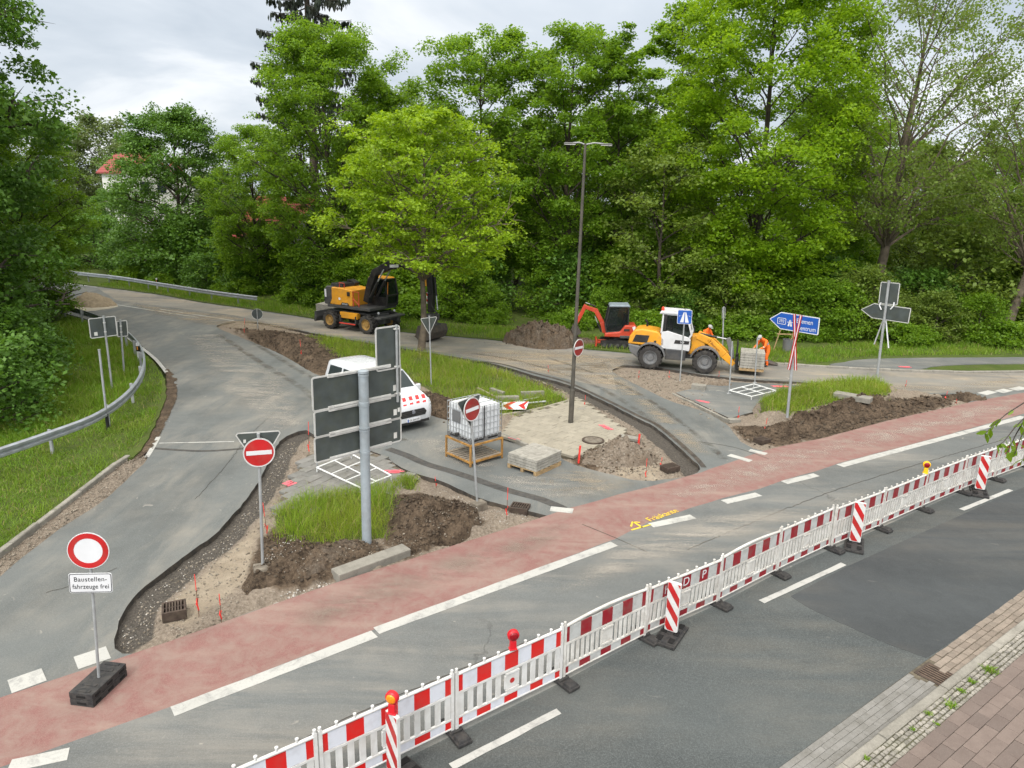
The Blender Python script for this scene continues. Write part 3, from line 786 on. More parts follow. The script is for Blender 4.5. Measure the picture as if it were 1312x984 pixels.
# ------------------------------------------------------------------ laid stones
def stones(name, poly, org, hd, bw, bl, z, m, gap=0.008, h=0.08, jit=0.004, bond=0.5, kind='structure', parent=None, skip=0.0, tilt=0.01, wob=0.0, seed=1, ch=0.006):
    """courses of single stones with chamfered tops inside a world outline"""
    rr = random.Random(seed)
    P = [Vector(p) - Vector(org) for p in poly]
    c, s = math.cos(-hd), math.sin(-hd)
    Lp = [(p.x * c - p.y * s, p.x * s + p.y * c) for p in P]
    a = np.array(Lp); x0, y0 = a.min(0); x1, y1 = a.max(0)
    mb = MB()
    r = 0; y = y0
    while y < y1 + bw:
        x = x0 - bl * (bond * (r % 2)) - (rr.random() * bl * wob)
        while x < x1 + bl:
            L = bl * (1 + wob * rr.uniform(-0.3, 0.3))
            cx, cy = x + L / 2, y + bw / 2
            if inside(Lp, np.array([cx]), np.array([cy]))[0] and rr.random() >= skip:
                dz = rr.gauss(0, jit); w2, l2 = (bw - gap) / 2, (L - gap) / 2
                t1, t2 = rr.gauss(0, tilt), rr.gauss(0, tilt)
                jx = lambda: rr.gauss(0, jit * 0.6)
                q = [(cx - l2 + jx(), cy - w2 + jx()), (cx + l2 + jx(), cy - w2 + jx()), (cx + l2 + jx(), cy + w2 + jx()), (cx - l2 + jx(), cy + w2 + jx())]
                vs = [(px, py, z - h) for px, py in q] + [(px, py, z - ch + dz + t1 * (px - cx) + t2 * (py - cy)) for px, py in q]
                vs += [(cx + (px - cx) * (1 - ch / l2), cy + (py - cy) * (1 - ch / w2), z + dz + t1 * (px - cx) + t2 * (py - cy)) for px, py in q]
                mb.add(vs, [(0, 1, 5, 4), (1, 2, 6, 5), (2, 3, 7, 6), (3, 0, 4, 7), (4, 5, 9, 8), (5, 6, 10, 9), (6, 7, 11, 10), (7, 4, 8, 11), (8, 9, 10, 11)])
            x += L
        y += bw; r += 1
    if not mb.v: return None
    o = mb.build(name, m, parent, fix=False)
    o.location = (org[0], org[1], 0); o.rotation_euler = (0, 0, hd)
    if kind: tag(o, kind=kind)
    return o
def along(P, t0, t1):
    return P
def kerb_line(name, pts, w, h, zt, m, L=1.0, jit=0.006, seed=1, round_=0.02):
    rr = random.Random(seed); mb = MB()
    P = dense(pts, 0.1, 0, closed=False); acc = [0]
    for i in range(1, len(P)): acc.append(acc[-1] + (P[i] - P[i - 1]).length)
    def at(s):
        for i in range(1, len(P)):
            if acc[i] >= s:
                return P[i - 1].lerp(P[i], (s - acc[i - 1]) / max(1e-6, acc[i] - acc[i - 1]))
        return P[-1]
    s = 0
    while s + 0.3 < acc[-1]:
        e = min(s + L, acc[-1]); a, c = at(s + 0.006), at(e - 0.006)
        d = (c - a).normalized(); n = Vector((-d.y, d.x)); dz = rr.gauss(0, jit)
        k = round_
        prof = [(-w / 2, zt - h), (w / 2, zt - h), (w / 2, zt - k), (w / 2 - k, zt), (-w / 2 + k, zt), (-w / 2, zt - k)]
        vs = [(a.x + n.x * y, a.y + n.y * y, z + dz) for y, z in prof] + [(c.x + n.x * y, c.y + n.y * y, z + dz + rr.gauss(0, jit * .5)) for y, z in prof]
        m6 = len(prof)
        mb.add(vs, [tuple(range(m6)), tuple(reversed(range(m6, 2 * m6)))] + [((i + 1) % m6, i, m6 + i, m6 + (i + 1) % m6) for i in range(m6)])
        s = e
    return tag(mb.build(name, m), kind='structure')
# near footway, bottom right: gutter stones, kerb, cobble strip, brown paving
kin = GL([(1076,984),(1210,874),(1312,797)]); kdir = (kin[2] - kin[0]).normalized(); kn = Vector((-kdir.y, kdir.x))
khd = math.atan2(kdir.y, kdir.x)
def off(p, s, t): return p + kdir * s + kn * t
o0 = kin[0]
wg = (gut[1] - o0).dot(kn)                     # gutter width
gs = (G(1196, 862).xy - o0).dot(kdir)          # where the drain sits
tag(slab('gutter_bed', [off(o0, -9, 0), off(o0, 34, 0), off(o0, 34, wg + 0.15), off(o0, -9, wg + 0.15)], [], 0.0, 0.12, [M_JOINT]), kind='structure')
def strip(a, c, t0, t1): return [off(o0, a, t0), off(o0, c, t0), off(o0, c, t1), off(o0, a, t1)]
gA, gB = gs - 0.30, gs + 0.24
stones('gutter', strip(-9, gA, 0.0, wg - 0.005), off(o0, -9, 0), khd, wg / 5.02, 0.31, 0.012, M_GUTTER, 0.005, seed=3, jit=0.001, tilt=0.003, wob=0.15, ch=0.003)
stones('gutter', strip(gB, 34, 0.0, wg - 0.005), off(o0, gB, 0), khd, wg / 4.02, 0.235, 0.012, M_GUTTER2, 0.013, seed=4, jit=0.004, wob=0.5, bond=0.3, tilt=0.012)
kerb_line('kerb', [off(o0, -9, -0.075), off(o0, 8, -0.075), off(o0, 34, -0.075)], 0.15, 0.25, 0.11, M_CONC, 1.0, seed=6)
wc = abs((G(1155, 984).xy - o0).dot(kn))
tag(slab('footway_bed', [off(o0, -9, -4.5), off(o0, 34, -4.5), off(o0, 34, -0.14), off(o0, -9, -0.14)], [], 0.088, 0.3, [M_MOSSJOINT]), kind='structure')
ncob = max(3, int((wc - 0.155) / 0.076)); tcob = -0.155 - ncob * 0.076
stones('cobble_strip', strip(-4, 12, tcob, -0.155), off(o0, -4, tcob), khd, 0.076, 0.088, 0.112, M_COBBLE, 0.018, jit=0.006, tilt=0.06, wob=0.9, seed=5, ch=0.014, bond=0.4)
stones('footway', strip(-3, 9, tcob - 3.0, tcob + 0.001), off(o0, -3, tcob - 3.0), khd, 0.2, 0.4, 0.116, M_BRICK, 0.006, jit=0.002, tilt=0.004, seed=8, bond=0.5, ch=0.004)
# pads on the islands
def pad(px, hd, bw, bl, z, m, seed, bed=M_JOINT, gap=0.008, jit=0.004, skip=0.0):
    P = GL(px, z)
    tag(slab('pavement_bed', P, [], z - 0.012, 0.2, [bed]), kind='structure')
    return stones('pavement', P, P[0], hd, bw, bl, z, m, gap, jit=jit, seed=seed, tilt=0.012, skip=skip)
pad([(345,664),(394,582),(430,577),(476,579),(515,602),(534,615),(507,630),(462,640),(370,662)], R_(62), 0.30, 0.45, 0.10, M_GREYPAV, 31)
pad([(642,556),(662,533),(700,522),(744,510),(803,553),(795,563),(745,580),(730,583),(690,572)], R_(-38), 0.30, 0.30, 0.13, M_SANDPAV, 32, jit=0.003, gap=0.005)
pA = GL([(865,503),(925,489),(975,491),(1042,494),(1019,504),(965,528),(935,536)], 0.05)
tag(slab('asphalt_pad', dense(pA, 0.25, 0.015, smooth=False), [], 0.05, 0.25, [A_MAIN, A_EDGE]), kind='structure')
kerb_line('kerb', GL([(643,557),(676,571)], 0.08), 0.10, 0.25, 0.145, M_CONC, 1.0, seed=14)
kerb_line('kerb', GL([(643,532),(690,524),(740,510)], 0.1), 0.08, 0.22, 0.15, M_SANDPAV, 1.0, seed=15)
kerb_line('kerb', GL([(862,504),(935,539)], 0.03), 0.09, 0.2, 0.06, M_CONC, 1.0, seed=16)
# pink spray on the stones
for px, py, w, l, hd, z in ((371,619,0.26,0.30,62,0.112),(505,604,0.22,0.45,10,0.112),(776,547,0.16,0.6,-62,0.142),(660,562,0.12,0.35,-30,0.142),(900,514,0.16,0.5,-40,0.056),(1002,495,0.2,0.8,0,0.056),(1160,470,0.2,0.6,0,0.108)):
    p = G(px, py, z)
    d = Vector((math.cos(R_(hd)), math.sin(R_(hd)))); n = Vector((-d.y, d.x))
    rr = random.Random(px)
    for k in range(3):
        q = p.xy + n * (k - 1) * w * 0.42 + d * rr.uniform(-0.08, 0.08)
        o = slab('spray_mark', dense([q - d * l / 2 - n * w * .14, q + d * l / 2 - n * w * .14, q + d * l / 2 + n * w * .14, q - d * l / 2 + n * w * .14], 0.08, 0.012, smooth=False, seed=px + k), [], z + 0.004 * 0, 0.002, [P_PINK]); tag(o, kind='structure')

# ------------------------------------------------------------------ verges
lv_in = GL([(-120,800),(0,711),(36,684),(95,638),(158,590)])
lverge = [ext(lv_in[1], lv_in[0], 3)] + lv_in + GL([(172,588),(186,570),(196,552),(211,515),(212,490),(203,474),(190,458),(172,442),(146,426),(116,413),(84,404)])
lverge = [p for p in lverge] + [leftedge[-1] + far_dir * 50 + Vector((-0.6, -0.6)), Vector((-160, 90)), Vector((-160, 0)), Vector((-30, -5))]
tag(slab('verge', dense(lverge[:-4], 0.3, 0.02, closed=False, seed=8) + lverge[-4:], [], 0.06, 0.25, [M_VERGE]), kind='structure')
kerb_line('kerb', lv_in + [G(164,587).xy], 0.14, 0.28, 0.10, M_CONC, 1.0, 0.012, seed=18)
# gravel left where the old gutter was lifted
gp = GL([(-60,782),(0,738),(68,684),(135,639),(184,592),(190,584),(168,586),(158,592),(95,644),(36,690),(0,717),(-60,758)])
def soil_strip(P, z0, seed, dk=0.3, name='soil'):
    a = np.array([tuple(p) for p in P]); st = 0.07
    X, Y = np.meshgrid(np.arange(a[:, 0].min() - .3, a[:, 0].max() + .3, st), np.arange(a[:, 1].min() - .3, a[:, 1].max() + .3, st))
    d = sdist(P, X, Y); keep = d > -0.12
    Z = z0 + 0.07 * (fbm(X, Y, 3.2, 5, seed, 0.6) - 0.4) - 0.04 * sstep(0.25, 0, d)
    idx = -np.ones(X.shape, int); idx[keep] = np.arange(keep.sum())
    q = np.stack([idx[:-1, :-1], idx[:-1, 1:], idx[1:, 1:], idx[1:, :-1]], -1).reshape(-1, 4); q = q[(q >= 0).all(1)]
    o = fast_mesh(name, np.stack([X[keep], Y[keep], Z[keep]], 1), q, M_SOIL, smooth=True)
    for nm, arr in (('dark', np.full(X.shape, dk)), ('sand', np.zeros(X.shape)), ('grass', np.zeros(X.shape))):
        at = o.data.attributes.new(nm, 'FLOAT', 'POINT'); at.data.foreach_set('value', arr[keep].astype(np.float32))
    return tag(o, kind='structure')
soil_strip(gp, 0.0, 51, 0.35)
soil_strip(GL([(172,590),(192,574),(207,548),(224,510),(224,484),(214,474),(216,490),(212,512),(200,540),(188,564)]), 0.04, 52, 0.7)
# far side: grass verge, kerb and asphalt path
fv = dense([farL] + faredge, 0.8, 0.03, closed=False)
fv = [Vector(p) + Vector((0.02, 0.05)) for p in fv]
tag(slab('verge', fv + [farR[0] + Vector((0, .1)), farR[1] + Vector((0, .1)), Vector((140, 60)), Vector((140, 160)), Vector((-160, 200)), farL + Vector((-10, 6))], [], 0.05, 0.25, [M_VERGE]), kind='structure')
kerb_line('kerb', GL([(978,464.5),(1063,470.2),(1177,475.2),(1312,476)], 0.05) + [Vector(farR[0]) + Vector((0, 0.05))], 0.15, 0.3, 0.11, M_CONC, 1.0, seed=19)
pth = GL([(1066,468),(1082,464),(1105,460.5),(1180,458.5),(1312,457.5),(1400,455),(1400,466),(1312,466),(1250,466.5),(1200,469),(1168,473)], 0.08)
tag(slab('path', dense(pth, 0.4, 0.02), [], 0.085, 0.1, [A_MAIN]), kind='structure')

# ------------------------------------------------------------------ sand and mud dragged over the asphalt: thin films, thinning out towards their edges
def film(px, col, amount, rot, streak, z=0.013, seed=1, name='dragged_sand', st=0.12, soft=0.9):
    P = GL(px); a = np.array([tuple(p) for p in P])
    X, Y = np.meshgrid(np.arange(a[:, 0].min(), a[:, 0].max(), st), np.arange(a[:, 1].min(), a[:, 1].max(), st))
    d = sdist(P, X, Y); keep = d > 0
    idx = -np.ones(X.shape, int); idx[keep] = np.arange(keep.sum())
    q = np.stack([idx[:-1, :-1], idx[:-1, 1:], idx[1:, 1:], idx[1:, :-1]], -1).reshape(-1, 4); q = q[(q >= 0).all(1)]
    t = NT(name + str(seed))
    sv = t.mapping(streak, (0, 0, -rot)); n = t.noise(1.6, 8, 0.7, vec=sv, dist=0.6); f = t.noise(40, 3)
    t.base(t.mix(t.mapr(f, 0.3, 0.7), tuple(x * 0.75 for x in col), tuple(min(1, x * 1.2) for x in col))); t.set('Roughness', 0.95); t.set('Specular IOR Level', 0.2)
    al = t.math('MULTIPLY', t.mapr(t.math('ADD', n, t.math('MULTIPLY', t.math('SUBTRACT', f, 0.5), 0.25)), 0.40, 0.66), t.attr('cover'))
    tr = t.n.new('ShaderNodeBsdfTransparent'); ms = t.n.new('ShaderNodeMixShader')
    t.l.new(t.math('MULTIPLY', al, amount), ms.inputs[0]); t.l.new(tr.outputs[0], ms.inputs[1]); t.l.new(t.p.outputs[0], ms.inputs[2]); t.l.new(ms.outputs[0], t.out.inputs[0])
    o = fast_mesh(name, np.stack([X[keep], Y[keep], np.full(int(keep.sum()), z)], 1), q, t.m)
    at = o.data.attributes.new('cover', 'FLOAT', 'POINT'); at.data.foreach_set('value', sstep(0, soft, d)[keep].astype(np.float32))
    return tag(o, kind='structure')
TAN, MUD, PALE = (0.34, 0.28, 0.20), (0.075, 0.058, 0.042), (0.40, 0.37, 0.32)
film([(690,470),(780,462),(850,520),(900,560),(930,590),(880,582),(800,510),(740,485)], TAN, 1.0, R_(-55), (0.22, 1.2, 1), seed=1)
film([(560,450),(700,446),(820,462),(800,476),(720,486),(640,468)], TAN, 0.9, R_(-25), (0.2, 1.2, 1), seed=2)
film([(150,385),(300,404),(400,420),(380,428),(270,420),(190,402)], TAN, 0.85, R_(-30), (0.2, 1.2, 1), seed=3)
film([(230,430),(290,425),(380,490),(400,545),(340,560),(280,500)], PALE, 0.55, R_(-50), (0.25, 1.0, 1), seed=4)
film([(500,560),(600,560),(660,600),(760,620),(790,640),(720,650),(600,612)], PALE, 0.65, R_(-40), (0.25, 1.0, 1), seed=5)
film([(640,610),(740,595),(830,618),(800,640),(720,645)], TAN, 0.6, R_(-10), (0.3, 1.0, 1), seed=6)
film([(780,690),(900,655),(1040,640),(1160,600),(1120,640),(980,690),(880,720),(760,760),(680,770)], PALE, 0.75, HD, (0.15, 1.2, 1), seed=7)
film([(900,480),(1060,490),(1200,492),(1312,480),(1312,500),(1180,503),(1000,490)], TAN, 0.7, R_(-10), (0.15, 1.2, 1), seed=8)
film([(840,628),(900,606),(985,577),(1060,562),(1200,527),(1312,505),(1312,528),(1100,584),(960,626),(850,658)], PALE, 0.55, R_(20), (0.5, 0.9, 1), seed=9)
film([(330,792),(470,738),(640,690),(720,660),(760,650),(720,700),(560,760),(400,820)], (0.24, 0.20, 0.165), 0.75, HD, (0.4, 1.0, 1), seed=10)
film([(400,690),(500,660),(700,590),(680,640),(560,700),(430,740)], MUD, 0.0, HD, (1, 1, 1), seed=11) if False else None
for k, (pts, w, sd) in enumerate(([([(280,428),(330,462),(390,500),(440,545),(500,572)], 0.5, 21), ([(300,424),(352,456),(415,495),(465,535),(520,566)], 0.45, 22), ([(895,600),(860,560),(800,515),(740,485),(660,462),(600,452)], 0.45, 23), ([(930,590),(890,555),(830,512),(770,482),(700,458)], 0.4, 24), ([(470,812),(600,740),(720,690)], 0.0, 25)])):
    if not w: continue
    C = dense(GL(pts), 0.4, 0, closed=False); Lf, Rt = [], []
    for i, p in enumerate(C):
        d = (C[min(i + 1, len(C) - 1)] - C[max(i - 1, 0)]).normalized(); n = Vector((-d.y, d.x)) * w / 2
        Lf.append(p + n); Rt.append(p - n)
    P = Lf + list(reversed(Rt)); G_ = GL
    GL = lambda q, z=0.0: q
    film(P, MUD if k % 2 else (0.10, 0.082, 0.062), 0.55, 0, (1, 1, 1), z=0.016, seed=sd, name='tyre_track', st=0.08, soft=0.2)
    GL = G_
# ================================================================== vegetation
def mat_leaf(name, a, b, c2, trans=0.5, straw=0.0):
    t = NT(name)
    r = t.island()
    c = t.mix(r, a, b)
    big = t.noise(0.8, 4, vec=t.rvec)
    c = t.mix(t.mapr(big, 0.4, 0.68), c, c2)
    c = t.mix(t.math('MULTIPLY', t.mapr(t.noise(0.35, 3, vec=t.rvec), 0.45, 0.62), 0.4), c, tuple(x * 0.72 for x in a))
    if straw: c = t.mix(t.math('GREATER_THAN', t.math('FRACT', t.math('MULTIPLY', r, 37.7)), 1 - straw), c, (0.30, 0.255, 0.11))
    t.base(c); t.set('Roughness', 0.5); t.set('Specular IOR Level', 0.3)
    tr = t.n.new('ShaderNodeBsdfTranslucent')
    hs = t.n.new('ShaderNodeMix'); hs.data_type = 'RGBA'; hs.blend_type = 'MULTIPLY'; hs.inputs['Factor'].default_value = 1
    t.l.new(c, hs.inputs['A']); hs.inputs['B'].default_value = (1.7, 1.6, 0.8, 1)
    t.l.new(hs.outputs['Result'], tr.inputs[0])
    ms = t.n.new('ShaderNodeMixShader'); ms.inputs[0].default_value = trans
    t.l.new(t.p.outputs[0], ms.inputs[1]); t.l.new(tr.outputs[0], ms.inputs[2]); t.l.new(ms.outputs[0], t.out.inputs[0])
    return t.m
L_BRIGHT = mat_leaf('leaf_bright_maple', (0.14, 0.255, 0.012), (0.26, 0.4, 0.024), (0.21, 0.345, 0.018))
L_YELLOW = mat_leaf('leaf_yellow_green', (0.165, 0.285, 0.01), (0.29, 0.42, 0.022), (0.23, 0.35, 0.016), 0.4)
L_MID = mat_leaf('leaf_mid_green', (0.09, 0.185, 0.014), (0.205, 0.33, 0.03), (0.155, 0.275, 0.022))
L_DARK = mat_leaf('leaf_dark_green', (0.055, 0.135, 0.018), (0.13, 0.245, 0.032), (0.095, 0.2, 0.026), 0.28)
L_OLIVE = mat_leaf('leaf_pale_olive', (0.11, 0.175, 0.028), (0.185, 0.255, 0.042), (0.145, 0.215, 0.034), 0.4)
L_SPRUCE = mat_leaf('spruce_needles', (0.012, 0.022, 0.012), (0.025, 0.04, 0.02), (0.03, 0.03, 0.02), 0.05)
L_FARLEAF = mat_leaf('leaf_far_haze', (0.10, 0.15, 0.05), (0.14, 0.19, 0.07), (0.12, 0.16, 0.055), 0.3)  # haze of distance is mixed into this leaf colour
L_BLADE = mat_leaf('grass_blade', (0.125, 0.215, 0.014), (0.235, 0.35, 0.03), (0.24, 0.3, 0.035), 0.35, 0.10)
L_BLADE2 = mat_leaf('verge_blade', (0.095, 0.195, 0.012), (0.195, 0.33, 0.026), (0.18, 0.26, 0.03), 0.3, 0.06)
BARK = mat('bark', (0.060, 0.048, 0.036), 0.95, var=0.45, scale=3.0, bump=0.9)
BARK_L = mat('bark_pale', (0.115, 0.092, 0.066), 0.95, var=0.4, scale=3.0, bump=0.9)

def leaf_cloud(P, size, r, droop=0.25, up=0.75, shape='kite', aspect=0.75, sub=1.0):
    """leaf faces at points P; two folded halves each"""
    n = len(P)
    sz = size * (0.45 + 1.1 * r.random(n) ** 1.5)
    N = np.stack([r.normal(0, 1 - up + 0.25, n), r.normal(0, 1 - up + 0.25, n), np.full(n, up) + r.normal(0, 0.25, n)], 1)
    N /= np.linalg.norm(N, axis=1, keepdims=True)
    th = r.uniform(0, 2 * np.pi, n)
    D = np.stack([np.cos(th), np.sin(th), -np.abs(r.normal(droop, 0.3, n))], 1)
    D -= N * (D * N).sum(1, keepdims=True); D /= np.linalg.norm(D, axis=1, keepdims=True)
    S = np.cross(N, D)
    L, W = sz[:, None], (sz * aspect)[:, None]
    if shape == 'kite':
        base = P; tip = P + D * L - N * L * 0.12
        l = P + D * L * 0.45 + S * W * 0.5 - N * L * 0.08; rr = P + D * L * 0.45 - S * W * 0.5 - N * L * 0.08
        V = np.stack([base, rr, tip, l], 1).reshape(-1, 3)
        F = np.arange(n * 4).reshape(-1, 4)
        return V, F
    # lobed (maple-like): three pointed lobes in one fan of quads
    b0 = P; c0 = P + D * L * 0.38
    tip = P + D * L - N * L * 0.15
    la, ra = P + D * L * 0.62 + S * W * 0.28, P + D * L * 0.62 - S * W * 0.28
    lt, rt = P + D * L * 0.52 + S * W * 0.72 - N * L * 0.12, P + D * L * 0.52 - S * W * 0.72 - N * L * 0.12
    lb, rb = P + D * L * 0.18 + S * W * 0.33, P + D * L * 0.18 - S * W * 0.33
    V = np.stack([c0, ra, tip, la, lt, lb, b0, rb, rt], 1).reshape(-1, 3)
    k = np.arange(n)[:, None] * 9
    F = np.concatenate([k + np.array([[0, 1, 2, 3]]), k + np.array([[0, 3, 4, 5]]), k + np.array([[0, 7, 8, 1]]), k + np.array([[0, 5, 6, 7]])], 0)
    return V, F
def skeleton(seed, H, R, cb, trunk_r, nl=22, lean=(0, 0), env='egg', rise=0.55, fork=False, twist=0.25, tipfac=1.0, nb=6, thin=1.0, fill=0):
    """trunk and limbs as polylines with radii, and the points where foliage hangs"""
    r = np.random.default_rng(seed)
    tubes, tips = [], []
    n = 9
    tr = []
    wob = r.normal(0, 0.012 * H, (n, 2)); wob[0] = 0; wob = np.cumsum(wob * 0.5, 0)
    top = H * 0.9
    for i in range(n):
        t = i / (n - 1)
        tr.append((lean[0] * t * H + wob[i, 0], lean[1] * t * H + wob[i, 1], top * t))
    tr = np.array(tr)
    rad = [trunk_r * (1.25 if i == 0 else 1) * (1 - 0.9 * (i / (n - 1)) ** 0.9) + 0.012 for i in range(n)]
    tubes.append((tr, rad))
    def trunk_at(z):
        t = min(0.999, max(0, z / top)) * (n - 1); i = int(t); f = t - i
        return tr[i] * (1 - f) + tr[min(n - 1, i + 1)] * f, rad[i] * (1 - f) + rad[min(n - 1, i + 1)] * f
    def envr(z):
        t = (z - cb) / max(0.1, H - cb)
        t = min(1, max(0, t))
        if env == 'egg': return R * (0.55 + 0.45 * min(1, t * 2.2)) * math.sqrt(max(0.05, 1 - max(0, (t - 0.42) / 0.60) ** 2.3))
        if env == 'dome': return R * math.sqrt(max(0.02, 1 - (t * 0.98) ** 2.2)) * (0.80 + 0.2 * min(1, t * 4))
        if env == 'vase': return R * (0.35 + 0.65 * math.sin(math.pi * min(1, 0.12 + 0.62 * t + 0.2 * t * t)) ** 1.0)
        return R * (1 - t) ** 0.8 + 0.2
    az = r.uniform(0, 6.28)
    for i in range(nl):
        f = (i + 0.5) / nl
        zt = cb + (H - cb) * f                                      # height of the limb's tip
        az += 2.4 + r.normal(0, twist)
        er = envr(zt) * r.uniform(0.74, 1.08)
        zb = max(cb * 0.75 + 0.2, zt - er * rise * r.uniform(0.7, 1.25)) if env != 'cone' else zt + er * 0.12
        zb = min(zb, top * 0.96)
        b0, br = trunk_at(zb)
        c = np.array([lean[0] * zt, lean[1] * zt, 0])
        tip = np.array([math.cos(az) * er, math.sin(az) * er, zt]) + c
        k = 6; pts = []
        sag = r.normal(0, 0.05) * er
        for j in range(k):
            t = j / (k - 1)
            p = b0 * (1 - t) + tip * t
            p[2] += math.sin(math.pi * t) * (0.10 * er + sag)
            p[:2] += r.normal(0, 0.03 * er, 2) * math.sin(math.pi * t)
            pts.append(p)
        pts = np.array(pts)
        lr = min(br * 0.62, 0.035 + 0.022 * er) * thin
        tubes.append((pts, [lr * (1 - 0.85 * j / (k - 1)) + 0.006 for j in range(k)]))
        tips.append((tip, 1.0))
        d = (tip - b0)
        for j in range(nb):
            t = 0.28 + 0.7 * (j + r.uniform(0, 1)) / nb
            q = int(t * (k - 1)); ff = t * (k - 1) - q
            s0 = pts[q] * (1 - ff) + pts[min(k - 1, q + 1)] * ff
            side = 1 if j % 2 else -1
            perp = np.array([-d[1], d[0], 0]); perp /= (np.linalg.norm(perp) + 1e-6)
            ln = er * r.uniform(0.22, 0.42) * (1.15 - 0.55 * t)
            e1 = s0 + perp * side * ln * r.uniform(0.7, 1) + d / (np.linalg.norm(d) + 1e-6) * ln * 0.6 + np.array([0, 0, r.normal(0.18, 0.3) * ln])
            mid = (s0 + e1) / 2 + np.array([0, 0, 0.08 * ln])
            tubes.append((np.array([s0, mid, e1]), [lr * 0.35 + 0.004, lr * 0.22 + 0.004, 0.005]))
            tips.append((e1, 0.85))
            tips.append(((s0 + e1) / 2, 0.5))
            for q2 in range(2):
                e2 = e1 + np.array([r.normal(0, 0.3) * ln, r.normal(0, 0.3) * ln, r.normal(0.05, 0.16) * ln]) * 1.6
                tubes.append((np.array([mid, (mid + e2) / 2 + np.array([0, 0, 0.04]), e2]), [lr * 0.18 + 0.003, lr * 0.12 + 0.003, 0.003]))
                tips.append((e2, 0.7))
    for j in range(fill):
        zt = cb + (H - cb) * r.random() ** 0.85; a = r.uniform(0, 6.28); q = envr(zt) * math.sqrt(r.uniform(0.35, 0.95))
        tips.append((np.array([math.cos(a) * q + lean[0] * zt, math.sin(a) * q + lean[1] * zt, zt]), 0.8))
    # leader
    for j in range(26):
        tips.append((tr[-1] + np.array([0, 0, -0.03 * H]) + r.normal(0, 0.07, 3) * np.array([R * 4.0, R * 4.0, H * 0.5]) * 0.8, 0.7))
    return tubes, tips
TREES = {}
def tree_proto(key, seed, H, R, cb, tr, leafm, barkm, n_leaf, leaf, spray=0.8, flat=0.38, **kw):
    shape = kw.pop('shape', 'kite'); up = kw.pop('up', 0.75); droop = kw.pop('droop', 0.25); keepf = kw.pop('keep', 1.0); twigs = kw.pop('twigs', True)
    tubes, tips = skeleton(seed, H, R, cb, tr, **kw)
    r = np.random.default_rng(seed + 500)
    mb = MB()
    for i, (p, rad) in enumerate(tubes):
        if not twigs and max(rad) < 0.016: continue
        mb.tube(p, list(rad), 9 if i == 0 else (5 if max(rad) > 0.03 else 3), caps=False)
    tm = mb.build('trunk', barkm, None, smooth=60, fix=False)
    me_t = tm.data; bpy.data.objects.remove(tm)
    T = np.array([t[0] for t in tips]); Wt = np.array([t[1] for t in tips])
    if keepf < 1: 
        k = r.random(len(T)) < keepf; T, Wt = T[k], Wt[k]
    Wt = Wt * r.uniform(0.45, 1.5, len(Wt))
    idx = r.choice(len(T), n_leaf, p=Wt / Wt.sum())
    rad = spray * (0.6 + 0.7 * r.random(len(T)))[idx][:, None]
    off_ = r.normal(0, 1, (n_leaf, 3)); off_ /= np.linalg.norm(off_, axis=1, keepdims=True)
    off_ *= (r.random((n_leaf, 1)) ** 0.45)
    P = T[idx] + off_ * rad * np.array([1, 1, flat])
    P[:, 2] -= (off_[:, :2] ** 2).sum(1) * rad[:, 0] * 0.30          # sprays arch over
    P[:, 2] = np.maximum(P[:, 2], 0.15)
    V, Fa = leaf_cloud(P, leaf, r, droop, up, shape)
    me_c = fast_mesh('crown', V, Fa, leafm, link=False)
    TREES[key] = (me_t, me_c)
def put_tree(key, p, label, name='tree', cat='tree', rot=0.0, sc=1.0, group=None, scz=None, lean=None, z=-0.05):
    o = thing(name, label, cat, (p[0], p[1], z), rot, group, lean)
    o.scale = (sc, sc, scz or sc)
    for nm, me in (('trunk', TREES[key][0]), ('crown', TREES[key][1])):
        c = bpy.data.objects.new(nm, me); COL.objects.link(c); c.parent = o
    return o
#            key      seed H   R   cb  trunk leaf     bark     leaves size
tree_proto('maple', 1, 22.5, 6.9, 0.8, 0.32, L_BRIGHT, BARK, 200000, 0.175, 0.95, 0.5, nl=52, rise=0.95, nb=6, env='egg', keep=0.5, twist=0.6, thin=0.6, fill=1000)
tree_proto('yellow', 2, 11.9, 5.0, 4.5, 0.17, L_YELLOW, BARK_L, 52000, 0.145, 0.58, 0.36, nl=38, rise=0.75, nb=7, env='dome', keep=0.62)
tree_proto('tall', 3, 18.6, 5.5, 2.2, 0.25, L_MID, BARK, 100000, 0.175, 0.85, 0.55, nl=42, rise=0.95, nb=6, keep=0.35, twist=0.6, thin=0.75, fill=360)
tree_proto('dense', 4, 20.0, 6.6, 0.9, 0.30, L_MID, BARK, 135000, 0.175, 0.90, 0.5, nl=48, rise=0.85, nb=6, keep=0.5, twist=0.6, thin=0.75, fill=520)
tree_proto('dark', 5, 13.0, 6.0, 0.3, 0.25, L_DARK, BARK, 78000, 0.175, 0.93, 0.45, nl=36, rise=0.4, nb=7, env='dome', keep=0.6, fill=220)
tree_proto('slim', 6, 20.0, 3.3, 4.5, 0.17, L_MID, BARK, 24000, 0.19, 0.7, 0.36, nl=26, rise=0.8, nb=6, keep=0.55)
tree_proto('sparse', 7, 21.0, 7.0, 6.5, 0.34, L_OLIVE, BARK_L, 42000, 0.135, 0.7, 0.6, nl=34, rise=1.25, nb=9, env='vase', up=0.4, thin=0.6)
tree_proto('scrubby', 8, 11.0, 3.6, 0.6, 0.14, L_OLIVE, BARK, 13000, 0.19, 0.85, 0.36, nl=22, rise=0.6, nb=6)
tree_proto('near', 9, 33.0, 7.2, 0.2, 0.42, L_DARK, BARK, 250000, 0.165, 0.95, 0.55, nl=80, rise=0.5, nb=6, env='dome', shape='lobed', up=0.66, keep=0.45, fill=1100)
